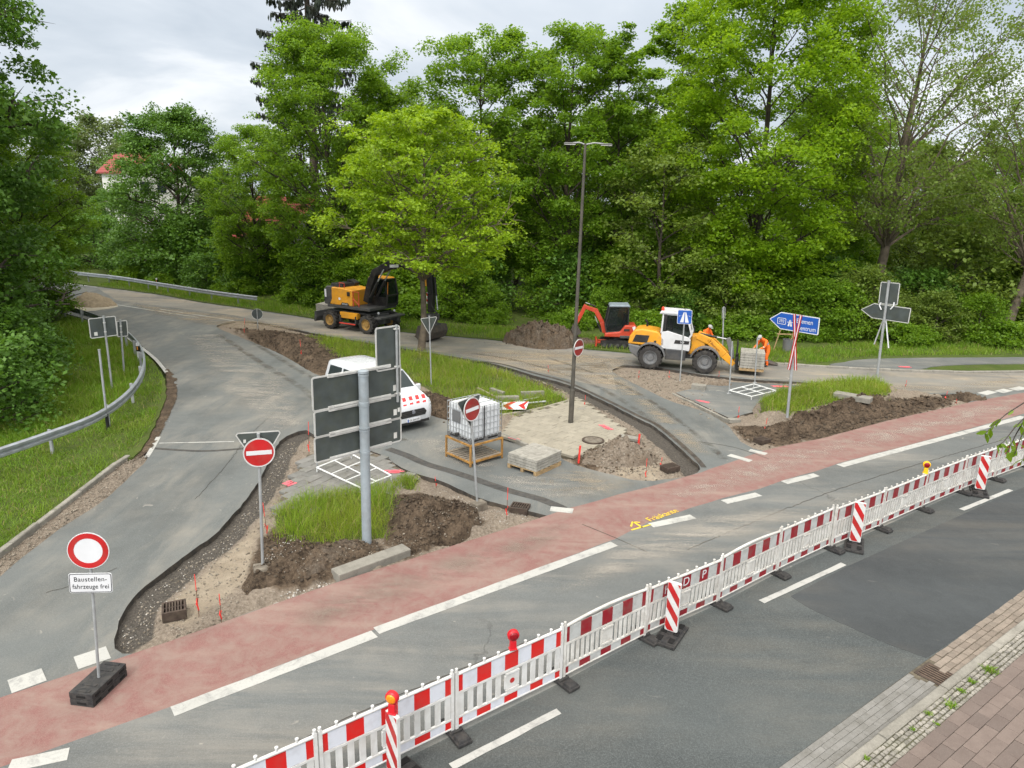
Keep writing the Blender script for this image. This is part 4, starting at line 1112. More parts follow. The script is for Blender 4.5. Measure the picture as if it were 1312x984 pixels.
tree_proto('far', 10, 16.0, 6.5, 2.0, 0.25, L_FARLEAF, BARK_L, 16000, 0.36, 1.3, 0.45, nl=26, rise=0.7, nb=6)
tree_proto('bush', 11, 3.4, 2.5, 0.0, 0.06, L_DARK, BARK, 9000, 0.16, 0.72, 0.5, nl=20, rise=0.5, nb=5, env='dome', twigs=False)
tree_proto('bush_mid', 12, 3.8, 2.3, 0.0, 0.06, L_MID, BARK, 8000, 0.16, 0.72, 0.5, nl=20, rise=0.5, nb=5, env='dome', twigs=False)
tree_proto('bush_olive', 14, 4.4, 2.3, 0.0, 0.05, L_OLIVE, BARK, 9000, 0.16, 0.7, 0.5, nl=20, rise=0.7, nb=5, env='dome', twigs=True)
tree_proto('bush_low', 13, 1.5, 1.6, 0.0, 0.03, L_MID, BARK, 5000, 0.15, 0.55, 0.5, nl=14, rise=0.5, nb=4, env='dome', twigs=False)
# spruce: drooping boughs hung with dark needles
def spruce():
    r = np.random.default_rng(77); mb = MB(); H = 30.0
    mb.tube([(0, 0, 0), (0.1, 0, H * 0.5), (0, 0.05, H)], [0.4, 0.25, 0.03], 8, caps=False)
    P, D = [], []
    for i in range(90):
        f = (i / 90) ** 0.8; z = 9 + (H - 9.3) * f; ln = (1 - f) ** 0.75 * 4.6 + 0.35; az = i * 2.4 + r.normal(0, 0.2); ln *= r.uniform(0.75, 1.1)
        pts = []
        for j in range(7):
            t = j / 6; pts.append((math.cos(az) * ln * t, math.sin(az) * ln * t, z - 0.42 * ln * t + 0.32 * ln * t ** 2.2))
        mb.tube(pts, [0.05 * (1 - 0.8 * j / 6) for j in range(7)], 4, caps=False)
        pts = np.array(pts)
        for j in range(int(46 * ln / 3) + 12):
            t = r.uniform(0.12, 1) * 6; q = min(5, int(t)); p = pts[q] + (pts[q + 1] - pts[q]) * (t - q)
            hang = r.uniform(0.15, 0.75) * (1.1 - t / 9)
            for k in range(3):
                P.append(p + np.array([r.normal(0, 0.10), r.normal(0, 0.10), -hang * k / 2.2]))
    P = np.array(P)
    n = len(P); w = r.uniform(0.05, 0.11, n)[:, None]; h = r.uniform(0.25, 0.42, n)[:, None]; th = r.uniform(0, 6.28, n)
    S = np.stack([np.cos(th), np.sin(th), 0 * th], 1)
    V = np.stack([P, P - S * w + [0, 0, -0.5] * h, P + [0, 0, -1] * h, P + S * w + [0, 0, -0.5] * h], 1).reshape(-1, 3)
    me_c = fast_mesh('crown', V, np.arange(n * 4).reshape(-1, 4), L_SPRUCE, link=False)
    o = mb.build('trunk', BARK, None, smooth=60, fix=False); me = o.data; bpy.data.objects.remove(o)
    TREES['spruce'] = (me, me_c)
spruce()

def W(px, depth):
    """world x for a picture column at a given distance along y, on level ground"""
    d = ray(px, 400); t = depth / d.y
    return Vector((d.x * t, depth, 0))
ROW = 'trees in the dense row behind the far road'
put_tree('near', (-24.5, 27.0), 'huge dark green tree filling the left edge of the photo beside the grass verge', rot=0.4, sc=1.0)
put_tree('near', (-33.5, 33.0), 'dark green tree behind the huge tree, cut by the left edge of the photo', rot=2.4, sc=0.95)
put_tree('dense', W(38, 42) , 'leafy green tree just behind the huge dark tree at the left edge', rot=1.0, sc=0.62)
put_tree('dark', W(243, 66), 'broad dark green tree behind the far guard rail, below the house gable', rot=2.0, sc=1.05, scz=1.15)
put_tree('dark', W(160, 80), 'dark bushy tree below the house gable at the far left', rot=0.3, sc=0.60)
put_tree('dense', W(432, 53), 'tall green tree in front of the spruce, behind the wheeled excavator', rot=0.8, sc=0.88, scz=0.95)
put_tree('spruce', W(410, 66), 'dark drooping spruce rising above the tall green tree', 'spruce_tree', 'spruce', 0.5, 1.22)
put_tree('tall', W(335, 57), 'green tree on the left flank of the tall tree by the spruce', rot=2.2, sc=0.68)
put_tree('tall', W(505, 57), 'green tree whose top shows between the spruce and the gap of sky', rot=4.2, sc=0.86)
y4 = GS(540, 452)
put_tree('yellow', (y4.x, y4.y), 'yellow-green young maple standing alone on the grassy island', 'maple_tree', 'maple', 1.3, 1.0, z=0.05)
put_tree('tall', W(620, 53), 'tall green tree right of the yellow-green maple, left of the street lamp', rot=0.2, sc=1.0)
put_tree('tall', W(722, 51), 'tall green tree directly behind the street lamp', rot=1.7, sc=1.0)
put_tree('slim', W(785, 50), 'slim tree with visible stem right of the street lamp', rot=0.6, sc=0.93)
put_tree('scrubby', W(845, 45.5), 'low olive tree behind the wheel loader cab', rot=0.6, sc=1.05)
put_tree('slim', W(850, 53), 'slim tall tree left of the big bright maple', rot=2.6, sc=1.05)
put_tree('maple', W(955, 47), 'big bright green maple, tallest tree behind the wheel loader', 'maple_tree', 'maple', 0.0, 1.0, scz=1.02)
put_tree('sparse', W(1112, 47), 'sparsely leaved tree with bare spreading limbs right of the big maple', rot=2.0, sc=1.04, lean=(0.05, 0.0, 1))
put_tree('scrubby', W(1165, 52), 'thin olive tree beneath the sparsely leaved tree', rot=3.0, sc=1.1)
put_tree('sparse', W(1290, 44), 'leaning bare-limbed tree at the right edge of the photo', rot=0.9, sc=0.86, lean=(0.13, 0.0, 1))
put_tree('dense', W(1262, 62), 'green tree behind the leaning tree at the right edge', rot=2.9, sc=0.66)
put_tree('tall', W(1345, 50), 'tall green tree cut by the right edge of the photo', rot=2.9, sc=0.8)
rr = random.Random(5)
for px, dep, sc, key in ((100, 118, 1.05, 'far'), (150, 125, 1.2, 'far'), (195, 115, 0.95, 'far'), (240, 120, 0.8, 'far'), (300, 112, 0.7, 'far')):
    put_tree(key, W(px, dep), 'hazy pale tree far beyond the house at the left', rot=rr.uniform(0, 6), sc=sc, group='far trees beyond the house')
for px, dep, sc, key in ((560, 70, 0.75, 'dense'), (660, 66, 0.78, 'tall'), (690, 75, 0.75, 'dense'), (760, 68, 0.85, 'tall'), (800, 72, 0.8, 'dense'), (880, 70, 0.85, 'tall'),
                         (1040, 64, 0.85, 'dense'), (1085, 74, 0.8, 'tall'), (1150, 78, 0.72, 'dense'), (1210, 72, 0.6, 'dense'), (1330, 78, 0.75, 'dense'), (475, 72, 0.7, 'dense'), (380, 70, 0.55, 'dense'), (1420, 60, 0.8, 'tall'), (60, 62, 0.42, 'dense'), (-40, 48, 0.8, 'dense'), (-110, 40, 0.8, 'dark')):
    put_tree(key, W(px, dep), 'green tree standing in the second row of the wood', rot=rr.uniform(0, 6), sc=sc, group='trees in the second row of the wood')
# undergrowth, bush by bush, along the edge of the wood
def edge_y(px):
    tab = ((-40, 70), (60, 73), (122, 66.5), (199, 61), (256, 57.5), (330, 54), (400, 50.5), (470, 47.5), (560, 45.5), (640, 44.3), (730, 43.5), (820, 42.5), (900, 42), (980, 41.5), (1063, 41), (1177, 41), (1312, 41), (1440, 42))
    for (a, ya), (b_, yb) in zip(tab, tab[1:]):
        if a <= px <= b_: return ya + (yb - ya) * (px - a) / (b_ - a)
    return 42
for i in range(46):
    px = 60 + i * 30 + rr.uniform(-8, 8)
    for row in range(2):
        if rr.random() < (0.42 if row == 0 else 0.25): continue
        dep = edge_y(px) + 1.9 + row * 3.4 + rr.uniform(-0.4, 0.9)
        key = rr.choice(['bush', 'bush_mid', 'bush_mid'] if px < 860 else ['bush_mid', 'bush_olive', 'bush', 'bush_mid'])
        sc = rr.uniform(0.6, 1.0) + row * rr.uniform(0.15, 0.75)
        put_tree(key, W(px + row * 15, dep), 'leafy bush in the undergrowth along the wood edge', 'bush', 'bush', rr.uniform(0, 6), sc, 'bushes along the wood edge')
for i in range(34):
    if i % 3 == 1: continue
    px = 100 + i * 36 + rr.uniform(-12, 12)
    put_tree('bush_low', W(px, edge_y(px) + rr.uniform(0.2, 0.9)), 'low leafy shrub at the foot of the wood edge', 'shrub', 'shrub', rr.uniform(0, 6), rr.uniform(0.55, 1.0), 'low shrubs along the wood edge')
for px, py, sc, key in ((2, 505, 1.0, 'bush'), (18, 470, 0.8, 'bush'), (30, 440, 0.7, 'bush'), (-25, 545, 1.0, 'bush'), (10, 415, 1.0, 'bush')):
    p = G(px, py); put_tree(key, p, 'dark bush under the huge tree on the left verge', 'bush', 'bush', rr.uniform(0, 6), sc, 'bushes under the huge left tree')

# grass: blades too many to count
def blades(name, poly, n, h, w, m, z=None, seed=1, spread=0.3, clump=0.0, feather=0.0):
    r = np.random.default_rng(seed)
    a = np.array([tuple(p) for p in poly]); pts = []
    tot = 0
    while tot < n:
        k = max(2000, n * 2)
        X = r.uniform(a[:, 0].min() - feather, a[:, 0].max() + feather, k); Y = r.uniform(a[:, 1].min() - feather, a[:, 1].max() + feather, k)
        if feather: ok = sstep(-feather, feather * 0.9, sdist(poly, X, Y) + (fbm(X, Y, 2.2, 3, seed + 8) - 0.5) * feather * 2.2) > r.random(k)
        else: ok = inside(poly, X, Y)
        if clump: ok &= fbm(X, Y, 1.1, 3, seed) > r.uniform(0.5 - clump, 0.5 + clump * 0.4, k)
        pts.append(np.stack([X[ok], Y[ok]], 1)); tot += ok.sum()
    P = np.concatenate(pts)[:n]
    Z = np.array([gz(x, y) for x, y in P]) if z is None else np.full(n, z)
    if feather: h = h * (0.35 + 0.65 * sstep(-feather, feather * 1.2, sdist(poly, P[:, 0], P[:, 1])))
    hh = h * r.uniform(0.35, 1.45, n) * (0.65 + 0.7 * fbm(P[:, 0], P[:, 1], 1.4, 3, seed + 3)); th = r.uniform(0, 6.28, n); ph = r.uniform(0, 6.28, n)
    S = np.stack([np.cos(th), np.sin(th), 0 * th], 1) * (w * r.uniform(0.6, 1.3, n))[:, None]
    B = np.stack([P[:, 0], P[:, 1], Z - 0.02], 1)
    ln = np.abs(r.normal(0, spread, n)); Dv = np.stack([np.cos(ph) * ln, np.sin(ph) * ln, 1 - 0.3 * ln], 1)
    M = B + Dv * (hh * 0.55)[:, None]
    T = B + (Dv * np.array([1.9, 1.9, 0.95])) * hh[:, None]
    V = np.stack([B - S, B + S, M + S * 0.75, M - S * 0.75, T - S * 0.12, T + S * 0.12], 1).reshape(-1, 3)
    k = np.arange(n)[:, None] * 6
    F = np.concatenate([k + [[0, 1, 2, 3]], k + [[3, 2, 5, 4]]], 0)
    return tag(fast_mesh(name, V, F, m), kind='stuff')
blades('grass', GRASSP[0], 5600, 0.40, 0.0055, L_BLADE, seed=2, feather=0.3, spread=0.4)
blades('grass', GRASSP[3], 900, 0.30, 0.006, L_BLADE, seed=3, feather=0.25)
blades('grass', GRASSP[1], 20000, 0.36, 0.008, L_BLADE, seed=4, clump=0.3, feather=0.4, spread=0.4)
blades('grass', GRASSP[2], 9000, 0.34, 0.009, L_BLADE, seed=5, feather=0.35, spread=0.4)
lv = GL([(-60,720),(0,708),(36,681),(95,634),(158,588),(176,572),(196,545),(208,512),(208,485),(196,466),(172,446),(120,418),(88,406),(60,420),(40,520),(-60,560)])
blades('grass', lv, 46000, 0.17, 0.009, L_BLADE2, z=0.05, seed=6, clump=0.35, spread=0.45)
lv2 = GL([(60,430),(88,408),(150,434),(190,470),(182,500),(140,530),(0,585),(-30,560),(20,500)])
blades('grass', lv2, 30000, 0.30, 0.010, L_BLADE2, z=0.05, seed=7, clump=0.2)
fvp = [Vector(p) + Vector((0, 0.25)) for p in dense(faredge, 1.0, 0, closed=False)]
fvp2 = [p + Vector((0.4, 3.6)) for p in reversed(fvp)]
fvp = [p for p in fvp if p.x < G(1060, 470).x] + GL([(1066,465),(1085,461),(1105,458.5),(1180,456.5),(1312,455.5)])
fvp2 = [p + Vector((0.4, 3.4)) for p in reversed(fvp)]
blades('grass', fvp + fvp2, 42000, 0.26, 0.013, L_BLADE2, z=0.04, seed=8, clump=0.3)
# ================================================================== signs and posts
STEEL = mat('galvanised_steel', (0.30, 0.315, 0.32), 0.55, 0.15, 0.15, 5, dirt=0.25)
STEEL_L = mat('bright_steel', (0.42, 0.44, 0.45), 0.42, 0.4, 0.12, 6, dirt=0.2)
SIGNBACK = mat('sign_back_grey', (0.060, 0.072, 0.071), 0.55, 0.1, 0.25, 3, dirt=0.35, dirtcol=(0.07, 0.075, 0.04))
SIGNRIM = mat('sign_rim_aluminium', (0.52, 0.52, 0.50), 0.45, 0.1, 0.1, 6, dirt=0.2)
S_RED = mat('sign_red', (0.42, 0.012, 0.014), 0.4, var=0.15, scale=3, dirt=0.25)
S_REDOLD = mat('sign_red_faded', (0.26, 0.016, 0.016), 0.45, var=0.25, scale=3, dirt=0.4)
S_WHITE = mat('sign_white', (0.60, 0.61, 0.63), 0.4, var=0.05, scale=3, dirt=0.12, dirtcol=(0.4, 0.38, 0.35))
S_BLUE = mat('sign_blue', (0.012, 0.085, 0.38), 0.4, var=0.1, scale=3, dirt=0.12)
S_BLACK = mat('sign_black', (0.012, 0.012, 0.013), 0.5, var=0.1)
RUBBER = mat('recycled_rubber', (0.024, 0.024, 0.025), 0.8, var=0.3, scale=12, bump=0.3, dirt=0.4, dirtcol=(0.11, 0.10, 0.085))
CONC_OLD = mat('old_concrete', (0.17, 0.15, 0.12), 0.95, var=0.3, scale=5, bump=0.6, dirt=0.7, dirtcol=(0.07, 0.05, 0.035))
STICKER = mat('paper_sticker', (0.60, 0.60, 0.57), 0.5, var=0.1, dirt=0.3)
def post_len(base, px, py): return (VP(base, px, py) - Vector(base)).length
def lean_of(base, px, py): return VP(base, px, py) - Vector(base)
def disc_pts(r, n=40): return [(r * math.cos(2 * math.pi * i / n), r * math.sin(2 * math.pi * i / n)) for i in range(n)]
def disc(name, r, y0, y1, z, m, parent, n=40, xo=0):
    return MB().prism([(xo + x, z + y) for x, y in disc_pts(r, n)], y0, y1, 'y').build(name, m, parent)
def ring(name, r0, r1, y0, y1, z, m, parent, n=40):
    b = MB(); vs = []
    for r, y in ((r0, y0), (r1, y0), (r1, y1), (r0, y1)):
        vs += [(r * math.cos(2 * math.pi * i / n), y, z + r * math.sin(2 * math.pi * i / n)) for i in range(n)]
    fs = []
    for k in range(4):
        for i in range(n):
            fs.append((k * n + i, k * n + (i + 1) % n, ((k + 1) % 4) * n + (i + 1) % n, ((k + 1) % 4) * n + i))
    return b.add(vs, fs).build(name, m, parent)
def rrect(w, h, r, n=5, cx=0, cz=0):
    p = []
    for sx, sz, a0 in ((1, 1, 0), (-1, 1, 90), (-1, -1, 180), (1, -1, 270)):
        for i in range(n + 1):
            a = R_(a0 + 90 * i / n); p.append((cx + sx * (w / 2 - r) + r * math.cos(a), cz + sz * (h / 2 - r) + r * math.sin(a)))
    return p
def post(parent, h, r=0.03, m=None, name='post'):
    b = MB(); b.cyl((0, 0, -0.15), (0, 0, h), r, n=16); b.lathe([(r * 1.12, h - 0.02), (r * 1.12, h + 0.012), (0.0005, h + 0.018)], 14)
    return b.build(name, m or STEEL, parent, smooth=40)
def clamp(parent, z, r, y=-0.05):
    b = MB(); b.lathe([(r + 0.004, z - 0.02), (r + 0.009, z - 0.018), (r + 0.009, z + 0.018), (r + 0.004, z + 0.02)], 14)
    b.box((0, y * 0.55, z), (0.05, abs(y) * 0.9, 0.035)); b.cyl((-0.045, 0, z), (0.045, 0, z), 0.006, n=6)
    return b.build('clamp', SIGNRIM, parent)
def no_entry(parent, z, r=0.3, m=None, post_r=0.03):
    y = -post_r - 0.018
    disc('sign_plate', r, y, y + 0.010, z, SIGNBACK, parent)
    ring('sign_rim', r - 0.004, r + 0.006, y - 0.008, y + 0.014, z, SIGNRIM, parent)
    ring('white_border', r - 0.018, r - 0.0045, y - 0.006, y - 0.002, z, S_WHITE, parent)
    disc('red_face', r - 0.018, y - 0.005, y - 0.001, z, m or S_RED, parent)
    MB().box((0, y - 0.0075, z), (r * 1.62, 0.003, r * 0.30)).build('white_bar', S_WHITE, parent, bevel=0.002)
    clamp(parent, z + 0.15, post_r); clamp(parent, z - 0.15, post_r)
def tri_back(parent, z, side, y, post_r=0.03, xo=0.0, point_down=True):
    """the back of a give-way triangle; z = height of its centre"""
    h = side * 0.866
    c = [(-side / 2, h / 3), (side / 2, h / 3), (0, -2 * h / 3)]
    rr_ = 0.05; pts = []
    for i in range(3):
        p, a, b_ = Vector(c[i]), Vector(c[i - 1]), Vector(c[(i + 1) % 3])
        u, v = (a - p).normalized(), (b_ - p).normalized()
        for k in range(5):
            t = k / 4; q = p + u * rr_ * (1 - t) + v * rr_ * t - (u + v) * 0.0
            pts.append((xo + q.x, z + q.y))
    MB().prism(pts, y, y + 0.01, 'y').build('triangle_plate', SIGNBACK, parent)
    b = MB(); n = len(pts)
    for i in range(n):
        p, q = pts[i], pts[(i + 1) % n]
        b.bar((p[0], y + 0.003, p[1]), (q[0], y + 0.003, q[1]), 0.022, 0.010, up=(0, 1, 0))
    b.build('triangle_rim', SIGNRIM, parent)
    MB().prism([(xo + (x - xo) * 0.93, z + (zz_ - z) * 0.93) for x, zz_ in pts], y + 0.0105, y + 0.013, 'y').build('triangle_face', S_WHITE, parent)
def footing(parent, seed, w=0.34, h=0.26):
    rr = random.Random(seed); b = MB()
    b.box((rr.uniform(-.03, .03), -0.06, 0.07), (w * 1.15, w, h), rot=(0, 0, rr.uniform(-.3, .3)), top=(0.86, 0.88))
    o = b.build('concrete_footing', CONC_OLD, parent, bevel=0.025)
    return o
# prohibition sign on its rubber block
p = G(128, 884); yw = R_(9)
b_lean = lean_of(p, 118.5, 757)
sg = thing('closed_road_sign', 'round white sign with red ring above a Baustellenfahrzeuge frei plate on a black block', 'road sign', p, yw)
blk = MB()
def plastic_block(mb, z0):
    mb.box((0, 0, z0 + 0.055), (0.80, 0.40, 0.11))
    for sx in (-1, 1):
        for k in (-1, 1):
            mb.box((sx * 0.26 + k * 0.075, 0, z0 + 0.117), (0.05, 0.24, 0.014)); 
    for k in (-0.28, 0, 0.28):
        mb.box((k, -0.201, z0 + 0.05), (0.12, 0.012, 0.04), 1); mb.box((k, 0.201, z0 + 0.05), (0.12, 0.012, 0.04), 1)
    mb.box((0.401, 0, z0 + 0.05), (0.012, 0.16, 0.04), 1); mb.box((-0.401, 0, z0 + 0.05), (0.012, 0.16, 0.04), 1)
plastic_block(blk, 0.006); plastic_block(blk, 0.125)
RUB_SHADE = mat('rubber_slot_shade', (0.006, 0.006, 0.006), 0.9)  # near-black stands for the shade inside slots; the boxes are not recessed
bo = blk.build('base_block', [RUBBER, RUB_SHADE], sg, bevel=0.012)
bo.rotation_euler = (0, 0, R_(82) - yw)
q = Vector((0, 0, 1)).rotation_difference(b_lean.normalized())
sp = MB().cyl((0, 0, 0.1), (0, 0, b_lean.length + 0.55), 0.022, n=14).build('signpost', STEEL, sg, smooth=40)
lq = (Matrix.Rotation(-yw, 3, 'Z') @ q.to_matrix() @ Matrix.Rotation(yw, 3, 'Z')).to_euler()
sp.rotation_euler = lq
zc = (VP(p, 115, 704) - p).length; zp = (VP(p, 118.5, 745) - p).length
def sub_(o):
    o.rotation_euler = (lq.to_matrix() @ o.rotation_euler.to_matrix()).to_euler(); o.location = lq.to_matrix() @ o.location
y = -0.045
parts = [disc('sign_plate', 0.3, y, y + 0.012, zc, S_WHITE, sg), ring('red_ring', 0.205, 0.288, y - 0.003, y + 0.002, zc, S_RED, sg)]
pl = MB().prism(rrect(0.62, 0.33, 0.035, cz=zp), y, y + 0.012, 'y').build('text_plate', S_WHITE, sg); parts.append(pl)
fr_ = MB()
op, ip = rrect(0.605, 0.315, 0.032, cz=zp), rrect(0.585, 0.295, 0.026, cz=zp); n_ = len(op)
fr_.add([(x, y - 0.002, z_) for x, z_ in op] + [(x, y - 0.002, z_) for x, z_ in ip], [(i, (i + 1) % n_, n_ + (i + 1) % n_, n_ + i) for i in range(n_)])
parts.append(fr_.build('plate_border', S_BLACK, sg))
parts.append(text('writing', 'Baustellen-', 0.108, S_BLACK, sg, (0, y - 0.002, zp + 0.062), (R_(90), 0, 0), 0.001, spacing=1.08, sx=0.92))
parts.append(text('writing', 'fahrzeuge frei', 0.108, S_BLACK, sg, (0, y - 0.002, zp - 0.062), (R_(90), 0, 0), 0.001, spacing=1.05, sx=0.84))
for o in parts: sub_(o)

def stand_sign(name, label, cat, base_px, top_px, yaw, r=0.03, m=None, foot=None):
    p = GS(*base_px); ln = lean_of(p, *top_px)
    s_ = thing(name, label, cat, p, yaw, None, ln)
    post(s_, ln.length, r, m)
    if foot: footing(s_, foot)
    return s_, p, ln.length
def zof(p, px, py): return (VP(p, px, py) - p).length
s1, p1, h1 = stand_sign('no_entry_sign', 'red no entry sign on a grey post at the left tip of the near island', 'road sign', (337, 734), (331, 556), R_(22), foot=3)
no_entry(s1, zof(p1, 331, 579)); tri_back(s1, zof(p1, 331, 570) , 0.88, 0.034)
MB().box((-0.26, 0.032, zof(p1, 331, 565)), (0.05, 0.004, 0.07)).build('sticker', STICKER, s1)
s2, p2, h2 = stand_sign('no_entry_sign', 'leaning no entry sign with dark triangle behind, in front of the white tank', 'road sign', (612, 651), (602, 508), R_(52), foot=4)
no_entry(s2, zof(p2, 604.5, 524), m=S_REDOLD); tri_back(s2, zof(p2, 603, 523), 0.90, 0.034)
# street lamp with sign
pl_ = GS(731, 545); lh = zof(pl_, 750, 184)
LAMPGREY = mat('weathered_lamp_post', (0.075, 0.07, 0.058), 0.7, 0.2, 0.3, 3, dirt=0.3)
lamp = thing('street_lamp', 'tall grey street lamp with two short arms on the sandy paved island', 'street lamp', pl_, 0, None, lean_of(pl_, 750, 184))
b = MB(); b.cyl((0, 0, -0.2), (0, 0, 1.3), 0.095, 0.09, n=16); b.cyl((0, 0, 1.3), (0, 0, 1.36), 0.09, 0.07, n=16, caps=False); b.cyl((0, 0, 1.36), (0, 0, lh), 0.07, 0.042, n=16)
b.build('lamp_post', LAMPGREY, lamp, smooth=40)
MB().box((0, -0.093, 0.75), (0.09, 0.012, 0.42)).build('service_door', LAMPGREY, lamp, bevel=0.004)
for sx, L in ((-1, 0.40), (1, 0.58)):
    arm = MB().tube([(0, 0, lh - 0.03), (sx * L * 0.5, 0, lh + 0.03), (sx * L, 0, lh + 0.01)], 0.024, 8).build('lamp_arm', STEEL, lamp, smooth=40)
    hd_ = MB(); hd_.box((sx * (L + 0.1), 0, lh + 0.0), (0.42, 0.13, 0.05), top=(0.8, 0.7)); hd_.build('lamp_head', mat('lamp_housing', (0.10, 0.10, 0.095), 0.5), lamp, bevel=0.02)
    MB().box((sx * (L + 0.1), 0, lh - 0.043), (0.36, 0.12, 0.016)).build('lamp_lens', mat('lamp_lens', (0.5, 0.5, 0.48), 0.25), lamp, bevel=0.005)
psn = VP(pl_, 738.5, 445) - pl_
ss = thing('no_entry_sign', 'red no entry sign strapped to the street lamp', 'road sign', pl_ + psn.normalized() * (psn.length - 0.3), R_(52), None, psn)
no_entry(ss, 0.3, 0.3, S_REDOLD, post_r=0.08)
MB().lathe([(0.082, 0.14), (0.087, 0.14), (0.087, 0.17), (0.082, 0.17)], 18).build('strap', SIGNRIM, ss); MB().lathe([(0.082, 0.44), (0.087, 0.44), (0.087, 0.47), (0.082, 0.47)], 18).build('strap', SIGNRIM, ss)
# big direction sign, seen from behind
pb = GS(470, 697); lb = lean_of(pb, 465.5, 479); yb = R_(46)
BIGPOLE = mat('pale_painted_steel', (0.30, 0.345, 0.375), 0.5, 0.2, 0.12, 4, dirt=0.25)
big = thing('direction_sign', 'large three-board direction sign seen from behind on a thick pale post', 'road sign', pb, yb, None, lb)
b = MB(); b.cyl((0, 0, -0.2), (0, 0, lb.length), 0.108, n=24); b.lathe([(0.115, lb.length - 0.05), (0.115, lb.length), (0.0005, lb.length + 0.02)], 24)
b.build('post', BIGPOLE, big, smooth=40)
def board_px(base, yaw, px, py):
    v = VP(base, px, py, yaw) - base
    return v.x * math.cos(yaw) + v.y * math.sin(yaw), v.z
def sign_board(parent, x0, x1, z0, z1, y, name='sign_board', rad=0.05, face_m=None, back=SIGNBACK):
    cx, cz, w, h = (x0 + x1) / 2, (z0 + z1) / 2, x1 - x0, z1 - z0
    o = MB().prism(rrect(w, h, rad, cx=cx, cz=cz), y, y + 0.014, 'y').build(name, back, parent)
    b = MB(); P = rrect(w, h, rad, cx=cx, cz=cz); n = len(P)
    for i in range(n): b.bar((P[i][0], y + 0.004, P[i][1]), (P[(i + 1) % n][0], y + 0.004, P[(i + 1) % n][1]), 0.034, 0.016, up=(0, 1, 0))
    b.build('board_rim', SIGNRIM, o)
    MB().prism(rrect(w - 0.03, h - 0.03, rad, cx=cx, cz=cz), y + 0.0145, y + 0.018, 'y').build('board_face', face_m or S_WHITE, o)
    return o
zs = []
rails = MB()
for (ax, ay), (bx, by) in (((401.6, 485.5), (516, 506.7)), ((405, 529.5), (516.7, 537.6)), ((405.7, 563), (517.2, 567))):
    x0, z1 = board_px(pb, yb, ax, ay); x1, z0 = board_px(pb, yb, bx, by)
    zs.append((x0, x1, z0, z1))
for i, (x0, x1, z0, z1) in enumerate(zs):
    z0 += 0.025; z1 -= 0.025
    bd = sign_board(big, x0, x1, z0, z1, 0.135)
    st_ = MB(); st_.box((x1 - 0.16, 0.133, z0 + 0.16), (0.09, 0.003, 0.14))
    if i == 1: st_.box((x1 - 0.06, 0.133, z0 + 0.2), (0.06, 0.003, 0.10))
    st_.build('sticker', STICKER, bd)
    for zz_ in (z0 + 0.01, z1 - 0.01):
        r_ = MB(); r_.box((0.0, 0.120, zz_), (min(2.0, (x1 - x0) * 0.72), 0.03, 0.075)); r_.box((0.0, 0.100, zz_ + 0.008), (min(1.6, (x1 - x0) * 0.6), 0.012, 0.028))
        r_.build('support_rail', SIGNRIM, big, bevel=0.003)
        MB().lathe([(0.109, zz_ - 0.03), (0.117, zz_ - 0.026), (0.117, zz_ + 0.026), (0.109, zz_ + 0.03)], 24).build('pipe_clamp', BIGPOLE, big, smooth=40)
xs0, zt = board_px(pb, yb, 485, 422); xs1, zb_ = board_px(pb, yb, 516, 471.5)
xp, zpt = board_px(pb, yb, 510.3, 418.5); _, zpb = board_px(pb, yb, 510.6, 516)
tp_ = thing('upright_panel_sign', 'narrow upright grey sign back on a thin tube clamped to the large direction sign', 'road sign', pb, yb, None, None)
dz = 0
MB().cyl((xp, 0.07, zpb), (xp, 0.07, zpt + 0.03), 0.03, n=14).build('tube_post', STEEL, tp_, smooth=40)
sign_board(tp_, xs0, xs1, zb_, zt, 0.105)
for zz_ in (zt - 0.06, zb_ + 0.04, zpb + 0.2):
    MB().box((xp, 0.075, zz_), (0.12, 0.06, 0.03)).build('clamp', SIGNRIM, tp_, bevel=0.003)
# give-way sign back by the tree, round back, arrow signs, motorway sign
s3, p3, h3 = stand_sign('give_way_sign', 'grey back of a give way triangle on a thin post beside the young maple trunk', 'road sign', (552.5, 493), (550, 405), R_(38))
tri_back(s3, h3 - 0.30, 0.80, 0.034)
s4, p4, h4 = stand_sign('round_sign', 'small dark round sign back on a post at the far tip of the island', 'road sign', (330.5, 421), (329, 396), R_(10))
disc('sign_plate', 0.31, 0.032, 0.044, h4 - 0.3, SIGNBACK, s4); ring('sign_rim', 0.30, 0.315, 0.028, 0.046, h4 - 0.3, SIGNRIM, s4); disc('sign_face', 0.29, 0.0445, 0.048, h4 - 0.3, S_WHITE, s4)
s5, p5, h5 = stand_sign('motorway_sign', 'small blue square motorway sign on a thin post in front of the wheel loader', 'road sign', (871, 488), (878, 396), R_(-13))
z5 = zof(p5, 877, 406); y = -0.05
MB().prism(rrect(0.62, 0.62, 0.05, cz=z5), y, y + 0.012, 'y').build('sign_plate', S_WHITE, s5)
MB().prism(rrect(0.585, 0.585, 0.04, cz=z5), y - 0.003, y - 0.001, 'y').build('blue_face', S_BLUE, s5)
b = MB()
for sx in (-1, 1):
    b.add([(sx * 0.03, y - 0.005, z5 - 0.24), (sx * 0.19, y - 0.005, z5 - 0.24), (sx * 0.055, y - 0.005, z5 + 0.21), (sx * 0.014, y - 0.005, z5 + 0.21)], [(0, 1, 2, 3)])
b.add([(-0.235, y - 0.007, z5 + 0.055), (0.235, y - 0.007, z5 + 0.055), (0.235, y - 0.007, z5 + 0.018), (0.17, y - 0.007, z5 + 0.06), (-0.17, y - 0.007, z5 + 0.06), (-0.235, y - 0.007, z5 + 0.018)], [(0, 5, 4), (4, 3, 1, 0), (1, 3, 2)])
b.build('motorway_symbol', S_WHITE, s5)
def arrow_outline(px, base, yaw):
    return [board_px(base, yaw, *q_) for q_ in px]
